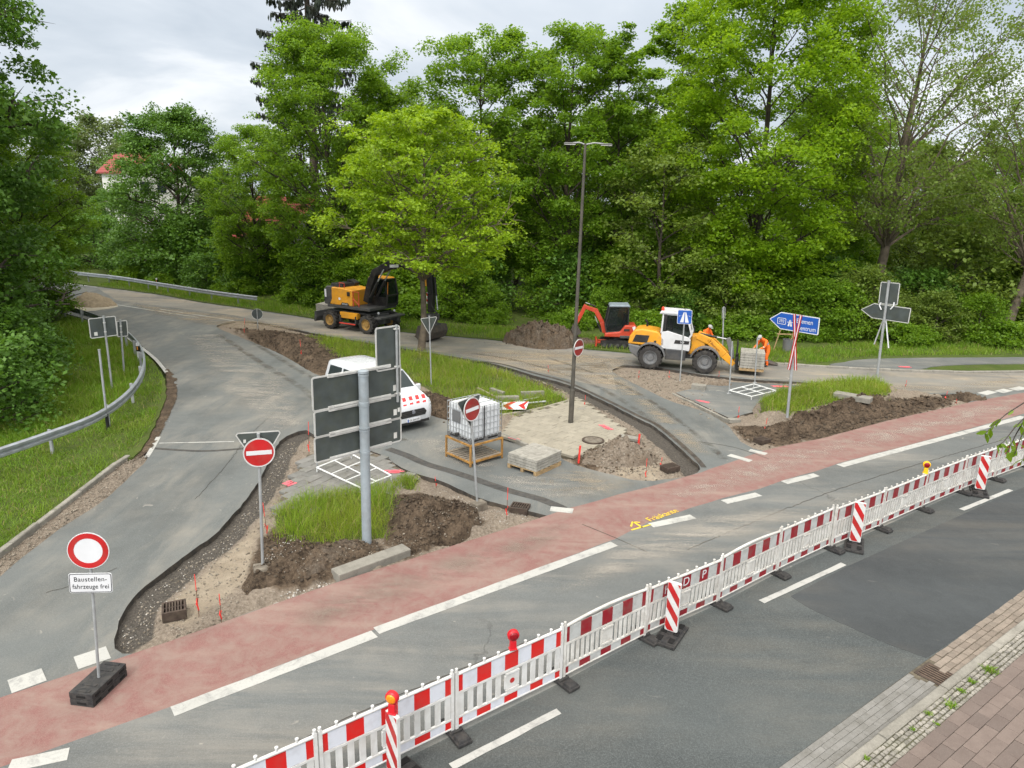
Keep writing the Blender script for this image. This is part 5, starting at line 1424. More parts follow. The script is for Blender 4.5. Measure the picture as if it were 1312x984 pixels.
TAPE = mat_stripes('red_white_tape', (1, 0, 0), 0.105, (0.62, 0.62, 0.62), (0.5, 0.02, 0.03), 0.34, 0.0)
def tape_x(parent, a, b_, w=0.105, y=-0.09):
    """a strip with red edges and a white core, stretched from a to b"""
    a, b_ = Vector((a[0], y, a[1])), Vector((b_[0], y, b_[1])); d = (b_ - a); n = Vector((d.z, 0, -d.x)).normalized()
    s_ = MB()
    for k, mi in ((-1, 1), (0, 0), (1, 1)):
        o0_, o1_ = n * (k - 0.5) * w / 3, n * (k + 0.5) * w / 3
        s_.add([tuple(a + o0_), tuple(a + o1_), tuple(b_ + o1_), tuple(b_ + o0_), tuple(a + o0_ + Vector((0, .006, 0))), tuple(a + o1_ + Vector((0, .006, 0))), tuple(b_ + o1_ + Vector((0, .006, 0))), tuple(b_ + o0_ + Vector((0, .006, 0)))],
               [(0, 1, 2, 3), (7, 6, 5, 4), (0, 4, 5, 1), (2, 6, 7, 3)], mi)
    return s_.build('cancel_strip', [S_WHITE, S_RED], parent)
p6 = GS(1009, 530); l6 = lean_of(p6, 1021, 404); y6 = R_(-55)
s6 = thing('arrow_sign', 'blue arrow signpost crossed out with red and white strips on the right island', 'road sign', p6, y6, None, l6)
post(s6, l6.length, 0.05)
def lpt(base, yaw, lean, px, py, yoff=0.0):
    """local coordinates (x, z) on a leaning sign's own plane for a picture point"""
    q_ = Vector((0, 0, 1)).rotation_difference(Vector(lean).normalized()).to_matrix() @ Matrix.Rotation(yaw, 3, 'Z')
    ex, ey, ez = q_ @ Vector((1, 0, 0)), q_ @ Vector((0, 1, 0)), q_ @ Vector((0, 0, 1))
    d = ray(px, py); o_ = Vector(base) + ey * yoff
    t = (o_ - CAMP).dot(ey) / d.dot(ey); v = CAMP + d * t - o_
    return v.dot(ex), v.dot(ez)
def arrow_sign(parent, base, yaw, lean, px, y, front, back):
    P = [lpt(base, yaw, lean, *q_, yoff=y) for q_ in px]
    cx, cz = sum(q_[0] for q_ in P) / len(P), sum(q_[1] for q_ in P) / len(P)
    o = MB().prism(P, y, y + 0.015, 'y').build('arrow_board', [back], parent)
    b = MB(); n = len(P)
    for i in range(n): b.bar((P[i][0], y + 0.007, P[i][1]), (P[(i + 1) % n][0], y + 0.007, P[(i + 1) % n][1]), 0.03, 0.025, up=(0, 1, 0))
    b.build('board_rim', S_WHITE if front != SIGNBACK else SIGNRIM, o)
    MB().prism([(cx + (x_ - cx) * 0.975, cz + (z_ - cz) * 0.95) for x_, z_ in P], y - 0.006, y - 0.002, 'y').build('board_face', front, o)
    return o, cx, cz, P
o6, cx6, cz6, P6 = arrow_sign(s6, p6, y6, l6, [(986.6, 408.5), (1001, 400.3), (1050, 408), (1047.5, 429), (999.5, 421)], -0.09, S_BLUE, SIGNBACK)
def t6(body, px, py, size, sx=1.0):
    x_, z_ = lpt(p6, y6, l6, px, py, -0.1)
    return text('writing', body, size, S_WHITE, o6, (x_, -0.099, z_), (R_(90), 0, 0), 0.001, sx=sx)
wd6 = P6[2][0] - P6[0][0]; ht6 = P6[2][1] - P6[3][1]
t6('293', 1001.5, 411.3, ht6 * 0.28, 0.95)
x_, z_ = lpt(p6, y6, l6, 1001.5, 411.3, -0.1)
fr_ = MB(); op, ip = rrect(ht6 * 0.62, ht6 * 0.40, 0.04, cx=x_, cz=z_), rrect(ht6 * 0.55, ht6 * 0.33, 0.03, cx=x_, cz=z_); n_ = len(op)
fr_.add([(u, -0.0985, v) for u, v in op] + [(u, -0.0985, v) for u, v in ip], [(i, (i + 1) % n_, n_ + (i + 1) % n_, n_ + i) for i in range(n_)]); fr_.build('number_frame', S_WHITE, o6)
x_, z_ = lpt(p6, y6, l6, 1012.2, 414, -0.1); k_ = ht6 * 0.45
b = MB()
for sx in (-1, 1): b.add([(x_ + sx * 0.06 * k_, -0.0985, z_ - 0.45 * k_), (x_ + sx * 0.36 * k_, -0.0985, z_ - 0.45 * k_), (x_ + sx * 0.10 * k_, -0.0985, z_ + 0.45 * k_), (x_ + sx * 0.03 * k_, -0.0985, z_ + 0.45 * k_)], [(0, 1, 2, 3)])
b.box((x_, -0.0995, z_ + 0.1 * k_), (0.9 * k_, 0.001, 0.08 * k_)); b.build('motorway_symbol', S_WHITE, o6)
t6('Bremen', 1031, 412.5, ht6 * 0.40, 0.9); t6('Zentrum', 1033, 421.5, ht6 * 0.40, 0.9)
for a_, c_ in (((1017.8, 402.5), (1019.4, 474.5)), ((1026.5, 403.5), (1010.6, 473.5))):
    tape_x(s6, lpt(p6, y6, l6, *a_, yoff=-0.12), lpt(p6, y6, l6, *c_, yoff=-0.12), 0.11, -0.12 if a_[0] < 1020 else -0.13)
clamp(s6, lpt(p6, y6, l6, 1019, 406)[1], 0.05); clamp(s6, lpt(p6, y6, l6, 1017, 424)[1], 0.05)
p7 = GS(1122, 496); l7 = lean_of(p7, 1139, 360); y7 = R_(-52)
s7 = thing('arrow_sign', 'dark arrow sign back under an upright panel on a leaning post at right', 'road sign', p7, y7, None, l7)
post(s7, l7.length, 0.055)
arrow_sign(s7, p7, y7, l7, [(1103.7, 396.5), (1120, 389), (1167, 395.5), (1163.5, 414), (1117, 407)], 0.065, SIGNBACK, SIGNBACK)
a_, c_ = lpt(p7, y7, l7, 1128.2, 361.5), lpt(p7, y7, l7, 1148.5, 391)
sign_board(s7, a_[0], c_[0], c_[1], a_[1], 0.065, 'upright_board')
for q0, q1 in (((1132, 409), (1120, 441)), ((1135, 409), (1138.5, 446))):
    a_, c_ = lpt(p7, y7, l7, *q0, yoff=0.1), lpt(p7, y7, l7, *q1, yoff=0.1)
    MB().bar((a_[0], 0.10, a_[1]), (c_[0], 0.10, c_[1]), 0.012, 0.10, up=(0, 1, 0)).build('cancel_strip', S_WHITE, s7)
for sx, qx in ((-1, 1127.5), (1, 1144)):
    a_ = lpt(p7, y7, l7, qx, 393)
    MB().tube([(a_[0], 0.05, a_[1] + 0.18), (a_[0] + sx * 0.03, 0.0, a_[1] + 0.05), (a_[0] - sx * 0.08, -0.02, a_[1] - 0.12)], 0.028, 6).build('bent_strip_end', S_WHITE, s7, smooth=40)
# thin bare posts
for i, (bp, tp2, r, lab) in enumerate((((934, 505), (938.3, 438), 0.03, 'thin bare steel post at the left corner of the white frame by the wheel loader'),
        ((967, 491), (970.5, 433), 0.03, 'thin bare steel post in front of the worker by the wheel loader'),
        ((925, 466), (927.3, 394), 0.035, 'tall thin steel post with looped top beyond the loader bucket'),
        ((139, 553), (127, 448), 0.035, 'bare steel post with black foot sleeve in front of the near guard rail'),
        ((407, 605), (404.5, 570), 0.025, 'short bare tube behind the large direction sign board'))):
    p = GS(*bp); ln = lean_of(p, *tp2)
    o = thing('steel_post', lab, 'post', p, 0, None, ln)
    post(o, ln.length, r)
    if i == 2: MB().tube([(-0.07, -0.02, ln.length - 0.55), (-0.07, -0.02, ln.length - 0.02), (0, -0.02, ln.length + 0.05), (0.07, -0.02, ln.length - 0.02), (0.07, -0.02, ln.length - 0.55)], 0.015, 6).build('loop', STEEL, o, smooth=40)
    if i == 3: MB().cyl((0, 0, 0), (0, 0, 0.62), 0.055, n=14).build('foot_sleeve', S_BLACK, o, smooth=40)
    if i < 2: MB().box((0, 0, 0.02), (0.16, 0.16, 0.05)).build('foot_plate', STEEL, o, bevel=0.008)
# left verge sign backs
for bp, tp2, (x0, y0), (x1, y1), lab in (((144, 500), (132.5, 405), (114, 409), (151, 429.5), 'wide dark sign back on a steel post behind the near guard rail'),
        ((159.5, 482), (154, 410), (150, 412), (164.5, 430.5), 'small dark sign back just right of the wide sign behind the guard rail')):
    p = G(*bp); ln = lean_of(p, *tp2); yw = R_(52)
    o = thing('road_sign', lab, 'road sign', p, yw, None, ln); post(o, ln.length, 0.04)
    a_, c_ = lpt(p, yw, ln, x0, y0), lpt(p, yw, ln, x1, y1)
    bd = sign_board(o, a_[0], c_[0], c_[1], a_[1], 0.05)
    if x0 < 120: MB().box((a_[0] + 0.2, 0.047, c_[1] + 0.15), (0.12, 0.003, 0.14)).build('sticker', STICKER, bd)
    clamp(o, a_[1] - 0.2, 0.04, 0.04); clamp(o, c_[1] + 0.2, 0.04, 0.04)
# ------------------------------------------------------------------ guard rails and delineators
RAIL = mat('guard_rail_zinc', (0.36, 0.39, 0.42), 0.42, 0.55, 0.15, 4, dirt=0.3)
def guard(name, label, pts, zc=0.62, step=2.6, seed=1):
    P = dense(pts, 0.4, 0, closed=False); t = thing(name, label, 'guard rail', (P[0].x, P[0].y, 0.05))
    org = Vector((P[0].x, P[0].y, 0.05))
    prof = [(0.0, -0.155), (0.035, -0.14), (0.08, -0.115), (0.08, -0.05), (0.03, -0.02), (0.03, 0.02), (0.08, 0.05), (0.08, 0.115), (0.035, 0.14), (0.0, 0.155)]
    mb = MB(); m = len(prof); vs = []
    for i, p in enumerate(P):
        d = (P[min(i + 1, len(P) - 1)] - P[max(i - 1, 0)]).normalized(); n = Vector((d.y, -d.x))
        for o_, z_ in prof: vs.append((p.x + n.x * o_ - org.x, p.y + n.y * o_ - org.y, zc + z_))
        for o_, z_ in reversed(prof): vs.append((p.x + n.x * (o_ - 0.006) - org.x, p.y + n.y * (o_ - 0.006) - org.y, zc + z_))
    k = 2 * m; fs = []
    for i in range(len(P) - 1):
        for j in range(k): fs.append((i * k + j, i * k + (j + 1) % k, (i + 1) * k + (j + 1) % k, (i + 1) * k + j))
    mb.add(vs, fs).build('rail', RAIL, t, smooth=50)
    s = 0; last = None; acc = 0
    for i, p in enumerate(P):
        if last is not None: acc += (p - last).length
        last = p
        if acc >= step or i == 0:
            acc = 0
            d = (P[min(i + 1, len(P) - 1)] - P[max(i - 1, 0)]).normalized(); n = Vector((d.y, -d.x)); q = p - n * 0.10
            pm = MB(); pm.box((q.x - org.x, q.y - org.y, 0.3), (0.10, 0.055, 0.95), rot=(0, 0, math.atan2(n.y, n.x))); pm.box((p.x - n.x * 0.035 - org.x, p.y - n.y * 0.035 - org.y, zc), (0.07, 0.12, 0.22), rot=(0, 0, math.atan2(n.y, n.x)))
            pm.build('rail_post', STEEL, t, bevel=0.006)
    return t
g1 = [(-60, 610), (0, 592), (70, 566), (120, 546), (155, 523), (176, 500), (184.5, 478), (182, 458), (170, 441), (150, 425), (118, 411), (78, 398)]
guard('guard_rail', 'curving steel guard rail around the near left grass verge', [q_.xy for q_ in (G(x_, y_, 0.05) for x_, y_ in [(x_ + 1, y_ + 16 - 9 * min(1, max(0, (560 - y_) / 150))) for x_, y_ in g1])])
guard('guard_rail', 'long straight guard rail on the far side of the road at left', [G(x_, y_, 0.05).xy for x_, y_ in ((20, 345), (85, 357.5), (150, 365.5), (210, 375.5), (270, 385.5), (331, 394))])
def delineator(base, label, s=1.0):
    t = thing('delineator_post', label, 'marker post', base)
    MB().prism([(-0.06, -0.05), (0.06, -0.05), (0.05, 0.04), (0, 0.06), (-0.05, 0.04)], -0.1, 0.98, 'z').build('post_body', S_WHITE, t, bevel=0.01)
    b = MB(); b.box((0, -0.002, 0.72), (0.128, 0.108, 0.25)); b.build('black_band', S_BLACK, t)
    MB().box((0, -0.058, 0.74), (0.05, 0.008, 0.16)).build('reflector', mat('reflector_amber', (0.6, 0.25, 0.03), 0.3), t)
    return t
delineator(G(179, 466), 'white marker post with black band at the near guard rail bend'); delineator(G(202, 372), 'white marker post behind the far guard rail')

# ------------------------------------------------------------------ survey stakes
STK = mat('stake_iron', (0.12, 0.06, 0.035), 0.8); STKR = mat('stake_red_spray', (0.70, 0.045, 0.035), 0.6, var=0.25, scale=20)
sm = MB(); sm.cyl((0, 0, -0.2), (0, 0, 0.45), 0.008, n=6, mi=0); sm.cyl((0, 0, 0.45), (0, 0, 0.72), 0.009, n=6, mi=1); sm.box((0.02, 0, 0.25), (0.05, 0.006, 0.12), 1, (0.3, 0, 0.4)); sm.box((-0.015, 0.01, 0.18), (0.03, 0.006, 0.16), 1, (-.2, 0.2, 1.4))
sm2 = MB(); sm2.box((0, 0, 0.18), (0.055, 0.045, 0.7), 1, (0, 0.05, 0.3)); 
rr = random.Random(4)
sk = None
STAKES = [((255, 790), (253, 736)), ((284, 799), (283, 761)), ((343, 690), (341, 645)), ((396, 585), (397, 541)), ((649, 666), (650, 625)), ((559, 625), (558, 611)), ((749, 522), (749, 506)), ((818, 486), (818, 475)), ((857, 486), (857, 475)), ((921, 485), (921, 475)), ((945, 540), (945, 521)), ((979, 556), (981, 535)), ((1024, 557), (1024, 551)), ((1211, 513), (1211, 501)), ((1225, 519), (1225, 511)), ((1160, 496), (1160, 487)), ((313, 429), (313, 408)), ((387, 459), (387, 435)), ((847, 599), (847, 586)), ((827, 615), (827, 588)), ((444, 713), (444, 706)), ((703, 478), (703, 468)), ((600, 545), (600, 538))]
sme, sme2 = None, None
for i, (bp, tp2) in enumerate(STAKES):
    p = GS(*bp); ln = lean_of(p, *tp2); L = max(0.25, ln.length)
    if sk is None:
        sk = sm.build('survey_stake', [STK, STKR]); o = sk
    else:
        o = sk.copy(); COL.objects.link(o)
    o.location = p; o.rotation_euler = (rr.gauss(0, .06), rr.gauss(0, .06), rr.uniform(0, 6)); o.scale = (0.9, 0.9, L / 0.72)
    tag(o, 'thin red sprayed survey stake stuck in the dug ground', 'stake', 'red survey stakes around the dug islands')
for i, (bp, tp2, lab) in enumerate((((742, 588), (742, 572), 'stubby pink wooden peg at the left end of the paved island heap'), ((818, 571), (818, 557), 'stubby pink wooden peg behind the paved island heap'))):
    p = GS(*bp); o = sm2.build('wooden_peg', [STK, STKR]); o.location = p; o.scale = (0.9, 0.9, lean_of(p, *tp2).length / 0.5); tag(o, lab, 'stake')

# ------------------------------------------------------------------ barrier fence
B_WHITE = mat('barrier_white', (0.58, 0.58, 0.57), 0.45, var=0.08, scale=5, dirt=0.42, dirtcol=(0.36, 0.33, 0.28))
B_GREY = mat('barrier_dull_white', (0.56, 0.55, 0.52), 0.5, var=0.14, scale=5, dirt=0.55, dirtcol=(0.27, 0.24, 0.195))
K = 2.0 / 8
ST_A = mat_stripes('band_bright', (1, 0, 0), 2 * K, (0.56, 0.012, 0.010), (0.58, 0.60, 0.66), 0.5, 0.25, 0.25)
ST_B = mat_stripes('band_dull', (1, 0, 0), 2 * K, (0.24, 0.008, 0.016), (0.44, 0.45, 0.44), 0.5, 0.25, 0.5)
def barrier(kind):
    """a 2.06 m barrier panel: posts, rails, pegs, slats, two striped bands, maker's plate"""
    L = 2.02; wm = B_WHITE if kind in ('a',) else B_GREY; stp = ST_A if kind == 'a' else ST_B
    t = thing('construction_barrier', '', 'barrier')
    f = MB()
    for x in (0.025, L - 0.025):
        f.box((x, 0, 0.56), (0.05, 0.045, 1.02)); f.cyl((x, 0, 1.07), (x, 0, 1.12), 0.022, n=10)
    if kind == 'c':
        pts = [(0.03 + (L - 0.06) * i / 14, 0, 1.03 + 0.055 * math.sin(math.pi * i / 14)) for i in range(15)]
        f.tube(pts, 0.026, 8)
    else:
        f.cyl((0.03, 0, 1.02), (L - 0.03, 0, 1.02), 0.026, n=10)
        for k in range(7):
            x = 0.25 + k * (L - 0.5) / 6
            f.cyl((x, 0, 1.03), (x, 0, 1.09), 0.019, n=8); f.cyl((x, 0, 1.085), (x, 0, 1.10), 0.024, n=8)
    f.box((L / 2, 0, 0.70), (L - 0.06, 0.036, 0.035)); f.box((L / 2, 0, 0.28), (L - 0.06, 0.036, 0.03)); f.cyl((0.03, 0, 0.12), (L - 0.03, 0, 0.12), 0.02, n=8)
    f
    s_ = f
    n = 12 if kind == 'a' else 17
    for k in range(n):
        x = 0.10 + k * (L - 0.2) / (n - 1)
        if kind != 'a' or abs(x - L / 2) > 0.14: s_.box((x, 0, 0.49), (0.088 if kind == 'a' else 0.055, 0.022, 0.39))
    f.build('frame', wm, t, smooth=40)
    pl2 = MB(); pl2.box((L / 2, -0.004, 0.50), (0.27, 0.034, 0.24)); o = pl2.build('maker_plate', wm, t, bevel=0.006)
    for zg in (0.655, 0.36): MB().box((L / 2, -0.022, zg), (0.25, 0.03, 0.028)).build('plate_grip', wm, o)
    if kind == 'a': MB().prism([(L / 2 + x_, 0.50 + z_) for x_, z_ in disc_pts(0.045, 16)], -0.0225, -0.0205, 'y').build('round_logo', S_RED, o)
    MB().box((L / 2, 0, 0.86), (L - 0.10, 0.018, 0.27)).build('striped_band', stp, t)
    MB().box((L / 2, 0, 0.20), (L - 0.10, 0.018, 0.125)).build('striped_band', stp, t)
    return t
PROTO = {k: barrier(k) for k in 'abc'}
first = {k: True for k in 'abc'}
FW = [G(x_, y_).xy for x_, y_ in fence_px]
d0 = (FW[0] - FW[1]).normalized()
FW = [FW[0] + d0 * 4.2, FW[0] + d0 * 2.1] + FW
d1 = (FW[-1] - FW[-2]).normalized()
FW += [FW[-1] + d1 * 2.08, FW[-1] + d1 * 4.16, FW[-1] + d1 * 6.24]
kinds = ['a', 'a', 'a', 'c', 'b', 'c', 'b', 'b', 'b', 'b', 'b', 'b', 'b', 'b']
labs = ['bright red and white barrier panel cut by the bottom edge of the photo', 'bright barrier panel with the amber lamp beacon standing before it',
        'bright barrier panel carrying a red lamp on its top rail', 'bow-topped barrier panel between the red lamp panel and the lettered panel', 'barrier panel with letters H, D and P painted on its band',
        'bow-topped barrier panel just right of the lettered panel', 'dull red and white barrier panel two places right of the lettered panel', 'dull barrier panel with the middle striped beacon standing before it',
        'dull barrier panel carrying the yellow lamp at its right end', 'dull barrier panel just right of the yellow lamp', 'dull barrier panel behind the farthest striped beacon', 'barrier panel right of the farthest beacon, beneath the leafy twig', 'barrier panel two places right of the farthest beacon', 'farthest barrier panel cut by the right edge of the photo']
PANELS = []
for i in range(len(FW) - 1):
    k = kinds[min(i, len(kinds) - 1)]
    a_, c_ = FW[i], FW[i + 1]; d = c_ - a_
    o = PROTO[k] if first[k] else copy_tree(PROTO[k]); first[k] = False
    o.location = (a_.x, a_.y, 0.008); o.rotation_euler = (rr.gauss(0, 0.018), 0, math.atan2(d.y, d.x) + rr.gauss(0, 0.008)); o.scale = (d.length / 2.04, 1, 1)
    tag(o, labs[min(i, len(labs) - 1)], 'barrier', 'barrier panels along the road'); PANELS.append(o)
for bd, x_, z_ in (('H', 0.5, 0.86), ('D', 1.0, 0.86), ('P', 1.5, 0.86)):
    text('letter', bd, 0.25, S_WHITE if bd != 'H' else mat('letter_pale', (0.5, 0.45, 0.45)), PANELS[4], (x_, -0.0105, z_), (R_(90), 0, 0), 0.001)
def foot_mesh():
    b = MB(); b.box((0, 0, 0.03), (0.24, 0.62, 0.055)); b.box((0, 0.20, 0.075), (0.20, 0.22, 0.05), top=(0.85, 0.8)); b.box((0, -0.20, 0.075), (0.20, 0.20, 0.05), top=(0.85, 0.8))
    b.box((0, 0, 0.07), (0.22, 0.12, 0.04)); 
    return b
fm = foot_mesh().build('rubber_weight', RUBBER, bevel=0.012)
for i, p in enumerate(FW):
    o = fm if i == 0 else fm.copy()
    if i: COL.objects.link(o)
    dd = (FW[min(i + 1, len(FW) - 1)] - FW[max(0, i - 1)])
    o.location = (p.x, p.y, 0.012); o.rotation_euler = (0, 0, math.atan2(dd.y, dd.x) + rr.gauss(0, 0.05))
    tag(o, 'black rubber weight under a joint of the barrier fence', 'rubber weight', 'rubber weights under the barrier fence')
# striped beacons
def diag_faces(w, z0, z1, y, n=4, flip=1):
    st = [[], []]
    h = z1 - z0; per = h / n * 1.0; slope = 1.5
    def clip(poly, axis, val, keep_less):
        out = []
        for i in range(len(poly)):
            p, q_ = poly[i], poly[(i + 1) % len(poly)]
            ip, iq = (p[axis] <= val) == keep_less, (q_[axis] <= val) == keep_less
            if ip: out.append(p)
            if ip != iq:
                t = (val - p[axis]) / (q_[axis] - p[axis]); out.append((p[0] + (q_[0] - p[0]) * t, p[1] + (q_[1] - p[1]) * t))
        return out
    k = -4; parts_ = []
    dummy = 0
    while k < 2 * n + 4:
        zb2 = z0 + (k) * per / 2 - 0.1
        dzv = w * slope * flip
        poly = [(-w / 2, zb2 + dzv / 2), (w / 2, zb2 - dzv / 2), (w / 2, zb2 - dzv / 2 + per / 2), (-w / 2, zb2 + dzv / 2 + per / 2)]
        poly = clip(clip(poly, 1, z1, True), 1, z0, False) if poly else poly
        if len(poly) >= 3 and k % 2 == 0: parts_.append([(x_, y, z_) for x_, z_ in poly])
        k += 1
    return parts_
def beacon(px, py, label, yaw):
    p = G(px, py); t = thing('beacon', label, 'traffic beacon', (p.x, p.y, 0.012), yaw)
    b = MB(); b.box((0, 0, 0.03), (0.42, 0.80, 0.055)); b.box((0, 0, 0.075), (0.34, 0.70, 0.035), top=(0.9, 0.92))
    for sx in (-1, 1):
        for k in (-0.27, 0, 0.27):
            if k or True: b.box((sx * 0.11, k, 0.098), (0.10, 0.16, 0.015), 1)  # near-black pads draw the shade of slots in the plate
    b.build('base_plate', [RUBBER, RUB_SHADE], t, bevel=0.01)
    w = 0.25
    MB().prism(rrect(w, 1.0, 0.03, cz=0.62), -0.03, 0.03, 'y').build('panel', B_WHITE, t, bevel=0.01)
    for yy, fl_ in ((-0.032, -1), (0.032, 1)):
        f = MB()
        for P in diag_faces(w - 0.02, 0.14, 1.10, yy, 2.5, -fl_): f.add(P, [tuple(range(len(P)))])
        f.build('stripes', S_RED, t, fix=False)
    MB().box((0, 0, 0.125), (0.12, 0.05, 0.10)).build('stem', RUBBER, t)
    return t, p
b1, bp1 = beacon(505, 1003, 'striped beacon carrying an amber lamp at the bottom of the photo', R_(36 - 78))
b2, bp2 = beacon(859, 816, 'striped beacon on a black base beside the lettered barrier panel', R_(36 - 68))
b3, bp3 = beacon(1094, 700, 'striped beacon on a black base right of the middle lane dash', R_(36 - 62))
b4, bp4 = beacon(1254, 632, 'farthest striped beacon, just under the leafy twig', R_(36 - 62))
def warn_lamp(loc, yaw, label, body, lens):
    t = thing('warning_lamp', label, 'warning lamp', loc, yaw)
    b = MB(); b.box((0, 0, 0.06), (0.11, 0.08, 0.16), top=(0.9, 0.9)); b.box((0, 0, -0.01), (0.13, 0.10, 0.03)); b.build('battery_case', body, t, bevel=0.015)
    b = MB(); b.lathe([(0.02, -0.045), (0.075, -0.045), (0.092, -0.03), (0.095, 0.0), (0.092, 0.03), (0.075, 0.045), (0.02, 0.045)], 24, (0, 0, 0.225), 'y'); b.build('lamp_head', body, t, smooth=40)
    for s_ in (-1, 1):
        MB().lathe([(0.07, s_ * 0.044), (0.066, s_ * 0.056), (0.04, s_ * 0.066), (0.0005, s_ * 0.07)], 20, (0, 0, 0.225), 'y').build('lens', lens, t, smooth=60)
    return t
L_RED = mat('lamp_red_plastic', (0.52, 0.012, 0.02), 0.35, var=0.1); L_YEL = mat('lamp_yellow_plastic', (0.75, 0.42, 0.01), 0.35, var=0.1)
L_AMB = mat('amber_lens', (0.75, 0.22, 0.01), 0.15, var=0.3, scale=40); L_DRED = mat('dark_red_lens', (0.22, 0.005, 0.01), 0.15, var=0.3, scale=40)
warn_lamp((bp1.x, bp1.y, 1.15), R_(-18), 'red lamp with amber lens on the nearest striped beacon', L_RED, L_AMB)
q0 = FW[2]; q1 = FW[3]; tt = (G(656, 905).xy - q0).length
qq = q0.lerp(q1, 0.50)
warn_lamp((qq.x, qq.y, 1.075), R_(15), 'red lamp with dark red lens on the barrier top rail', L_RED, L_DRED)
qq = FW[8].lerp(FW[9], 0.95); warn_lamp((qq.x, qq.y, 1.08), R_(-20), 'yellow lamp with red lens on the far barrier top rail', L_YEL, L_DRED)
# ================================================================== machines
YEL = mat('machine_yellow', (0.60, 0.27, 0.018), 0.42, var=0.12, scale=2, dirt=0.35, dirtcol=(0.22, 0.17, 0.11))
YEL2 = mat('loader_yellow', (0.66, 0.30, 0.02), 0.38, var=0.1, scale=2, dirt=0.25, dirtcol=(0.24, 0.19, 0.12))
DARK_ = mat('machine_dark_grey', (0.045, 0.047, 0.05), 0.55, var=0.2, scale=3, dirt=0.45, dirtcol=(0.13, 0.115, 0.095))
MIDG = mat('machine_mid_grey', (0.12, 0.125, 0.13), 0.5, var=0.15, scale=3, dirt=0.4, dirtcol=(0.2, 0.17, 0.14))
BLK = mat('machine_black', (0.014, 0.014, 0.015), 0.45, var=0.2, scale=3, dirt=0.3, dirtcol=(0.10, 0.09, 0.075))
TYRE = mat('tyre_rubber', (0.022, 0.021, 0.021), 0.85, var=0.25, scale=6, dirt=0.6, dirtcol=(0.105, 0.095, 0.08))
RIMY = mat('rim_ochre', (0.32, 0.19, 0.05), 0.6, var=0.2, scale=8, dirt=0.5)
RIMG = mat('rim_grey', (0.14, 0.145, 0.15), 0.5, var=0.15, scale=8, dirt=0.35)
ORED = mat('machine_orange_red', (0.44, 0.045, 0.018), 0.38, var=0.12, scale=3, dirt=0.25, dirtcol=(0.2, 0.13, 0.1))
HRED = mat('handrail_red', (0.50, 0.05, 0.03), 0.5)
WHT = mat('machine_white', (0.56, 0.57, 0.58), 0.35, var=0.06, scale=2, dirt=0.2, dirtcol=(0.35, 0.31, 0.27))
GLS = mat_glass('cab_glass')
LENS_O = mat('beacon_orange', (0.75, 0.16, 0.01), 0.25)
BUCKET = mat('worn_bucket_steel', (0.07, 0.062, 0.055), 0.6, 0.3, 0.4, 5, dirt=0.7, dirtcol=(0.12, 0.09, 0.065))
def wheel(parent, x, y, r, w, rimm, tread=18, side=1, lug=0.03):
    """tyre with angled lugs and a dished rim; axle along y; side = outward direction"""
    t = MB()
    pr = [(r * 0.60, -w / 2), (r * 0.80, -w / 2 - 0.015), (r * 0.93, -w / 2 + 0.01), (r - lug, -w * 0.40), (r - lug, w * 0.40), (r * 0.93, w / 2 - 0.01), (r * 0.80, w / 2 + 0.015), (r * 0.60, w / 2)]
    t.lathe(pr, 36, (0, 0, 0), 'y', caps=False)
    for k in range(tread):
        for s_ in (-1, 1):
            a = 2 * math.pi * (k + (0.5 if s_ > 0 else 0)) / tread
            M_ = Matrix.Rotation(-a, 4, 'Y')
            t.box((0, s_ * w * 0.24, r - lug * 0.45), (r * 0.16, w * 0.52, lug * 1.1), rot=(0, 0, s_ * 0.45), M=M_)
    o = t.build('wheel', TYRE, parent, smooth=35); o.location = (x, y, r)
    rm = MB(); s_ = side
    rm.lathe([(r * 0.605, -w / 2 * s_), (r * 0.61, s_ * w * 0.46), (r * 0.55, s_ * w * 0.47), (r * 0.50, s_ * w * 0.30), (r * 0.30, s_ * w * 0.22), (r * 0.27, s_ * w * 0.36), (0.0005, s_ * w * 0.38)], 28, (0, 0, 0), 'y')
    for k in range(8):
        a = 2 * math.pi * k / 8; rm.cyl((r * 0.22 * math.cos(a), s_ * w * 0.36, r * 0.22 * math.sin(a)), (r * 0.22 * math.cos(a), s_ * w * 0.40, r * 0.22 * math.sin(a)), r * 0.025, n=6)
    rm.build('rim', rimm, o, smooth=35)
    return o
def stroke(mb, pts, w, h, mi=0, y0=0):
    """box-section arm through x,z points, with width w across y and the given depths"""
    n = len(pts); hs = h if isinstance(h, (list, tuple)) else [h] * n
    up_, dn = [], []
    for i in range(n):
        a, b_ = Vector(pts[max(0, i - 1)]), Vector(pts[min(n - 1, i + 1)]); d = (b_ - a).normalized(); nn = Vector((-d.y, d.x))
        p = Vector(pts[i]); up_.append(p + nn * hs[i] / 2); dn.append(p - nn * hs[i] / 2)
    for i in range(n - 1):
        P = [up_[i], up_[i + 1], dn[i + 1], dn[i]]
        vs = [(q_.x, y0 - w / 2, q_.y) for q_ in P] + [(q_.x, y0 + w / 2, q_.y) for q_ in P]
        mb.add(vs, [(0, 1, 2, 3), (7, 6, 5, 4), (0, 4, 5, 1), (2, 6, 7, 3), (1, 5, 6, 2), (3, 7, 4, 0)], mi)
def ram(parent, a, b_, r=0.05, y=0.0, name='hydraulic_ram'):
    a, b_ = Vector((a[0], y, a[1])), Vector((b_[0], y, b_[1])); m_ = a.lerp(b_, 0.58)
    mb = MB(); mb.cyl(a, m_, r, n=12, mi=0); mb.cyl(m_, b_, r * 0.55, n=10, mi=1)
    return mb.build(name, [BLK, STEEL_L], parent, smooth=40)

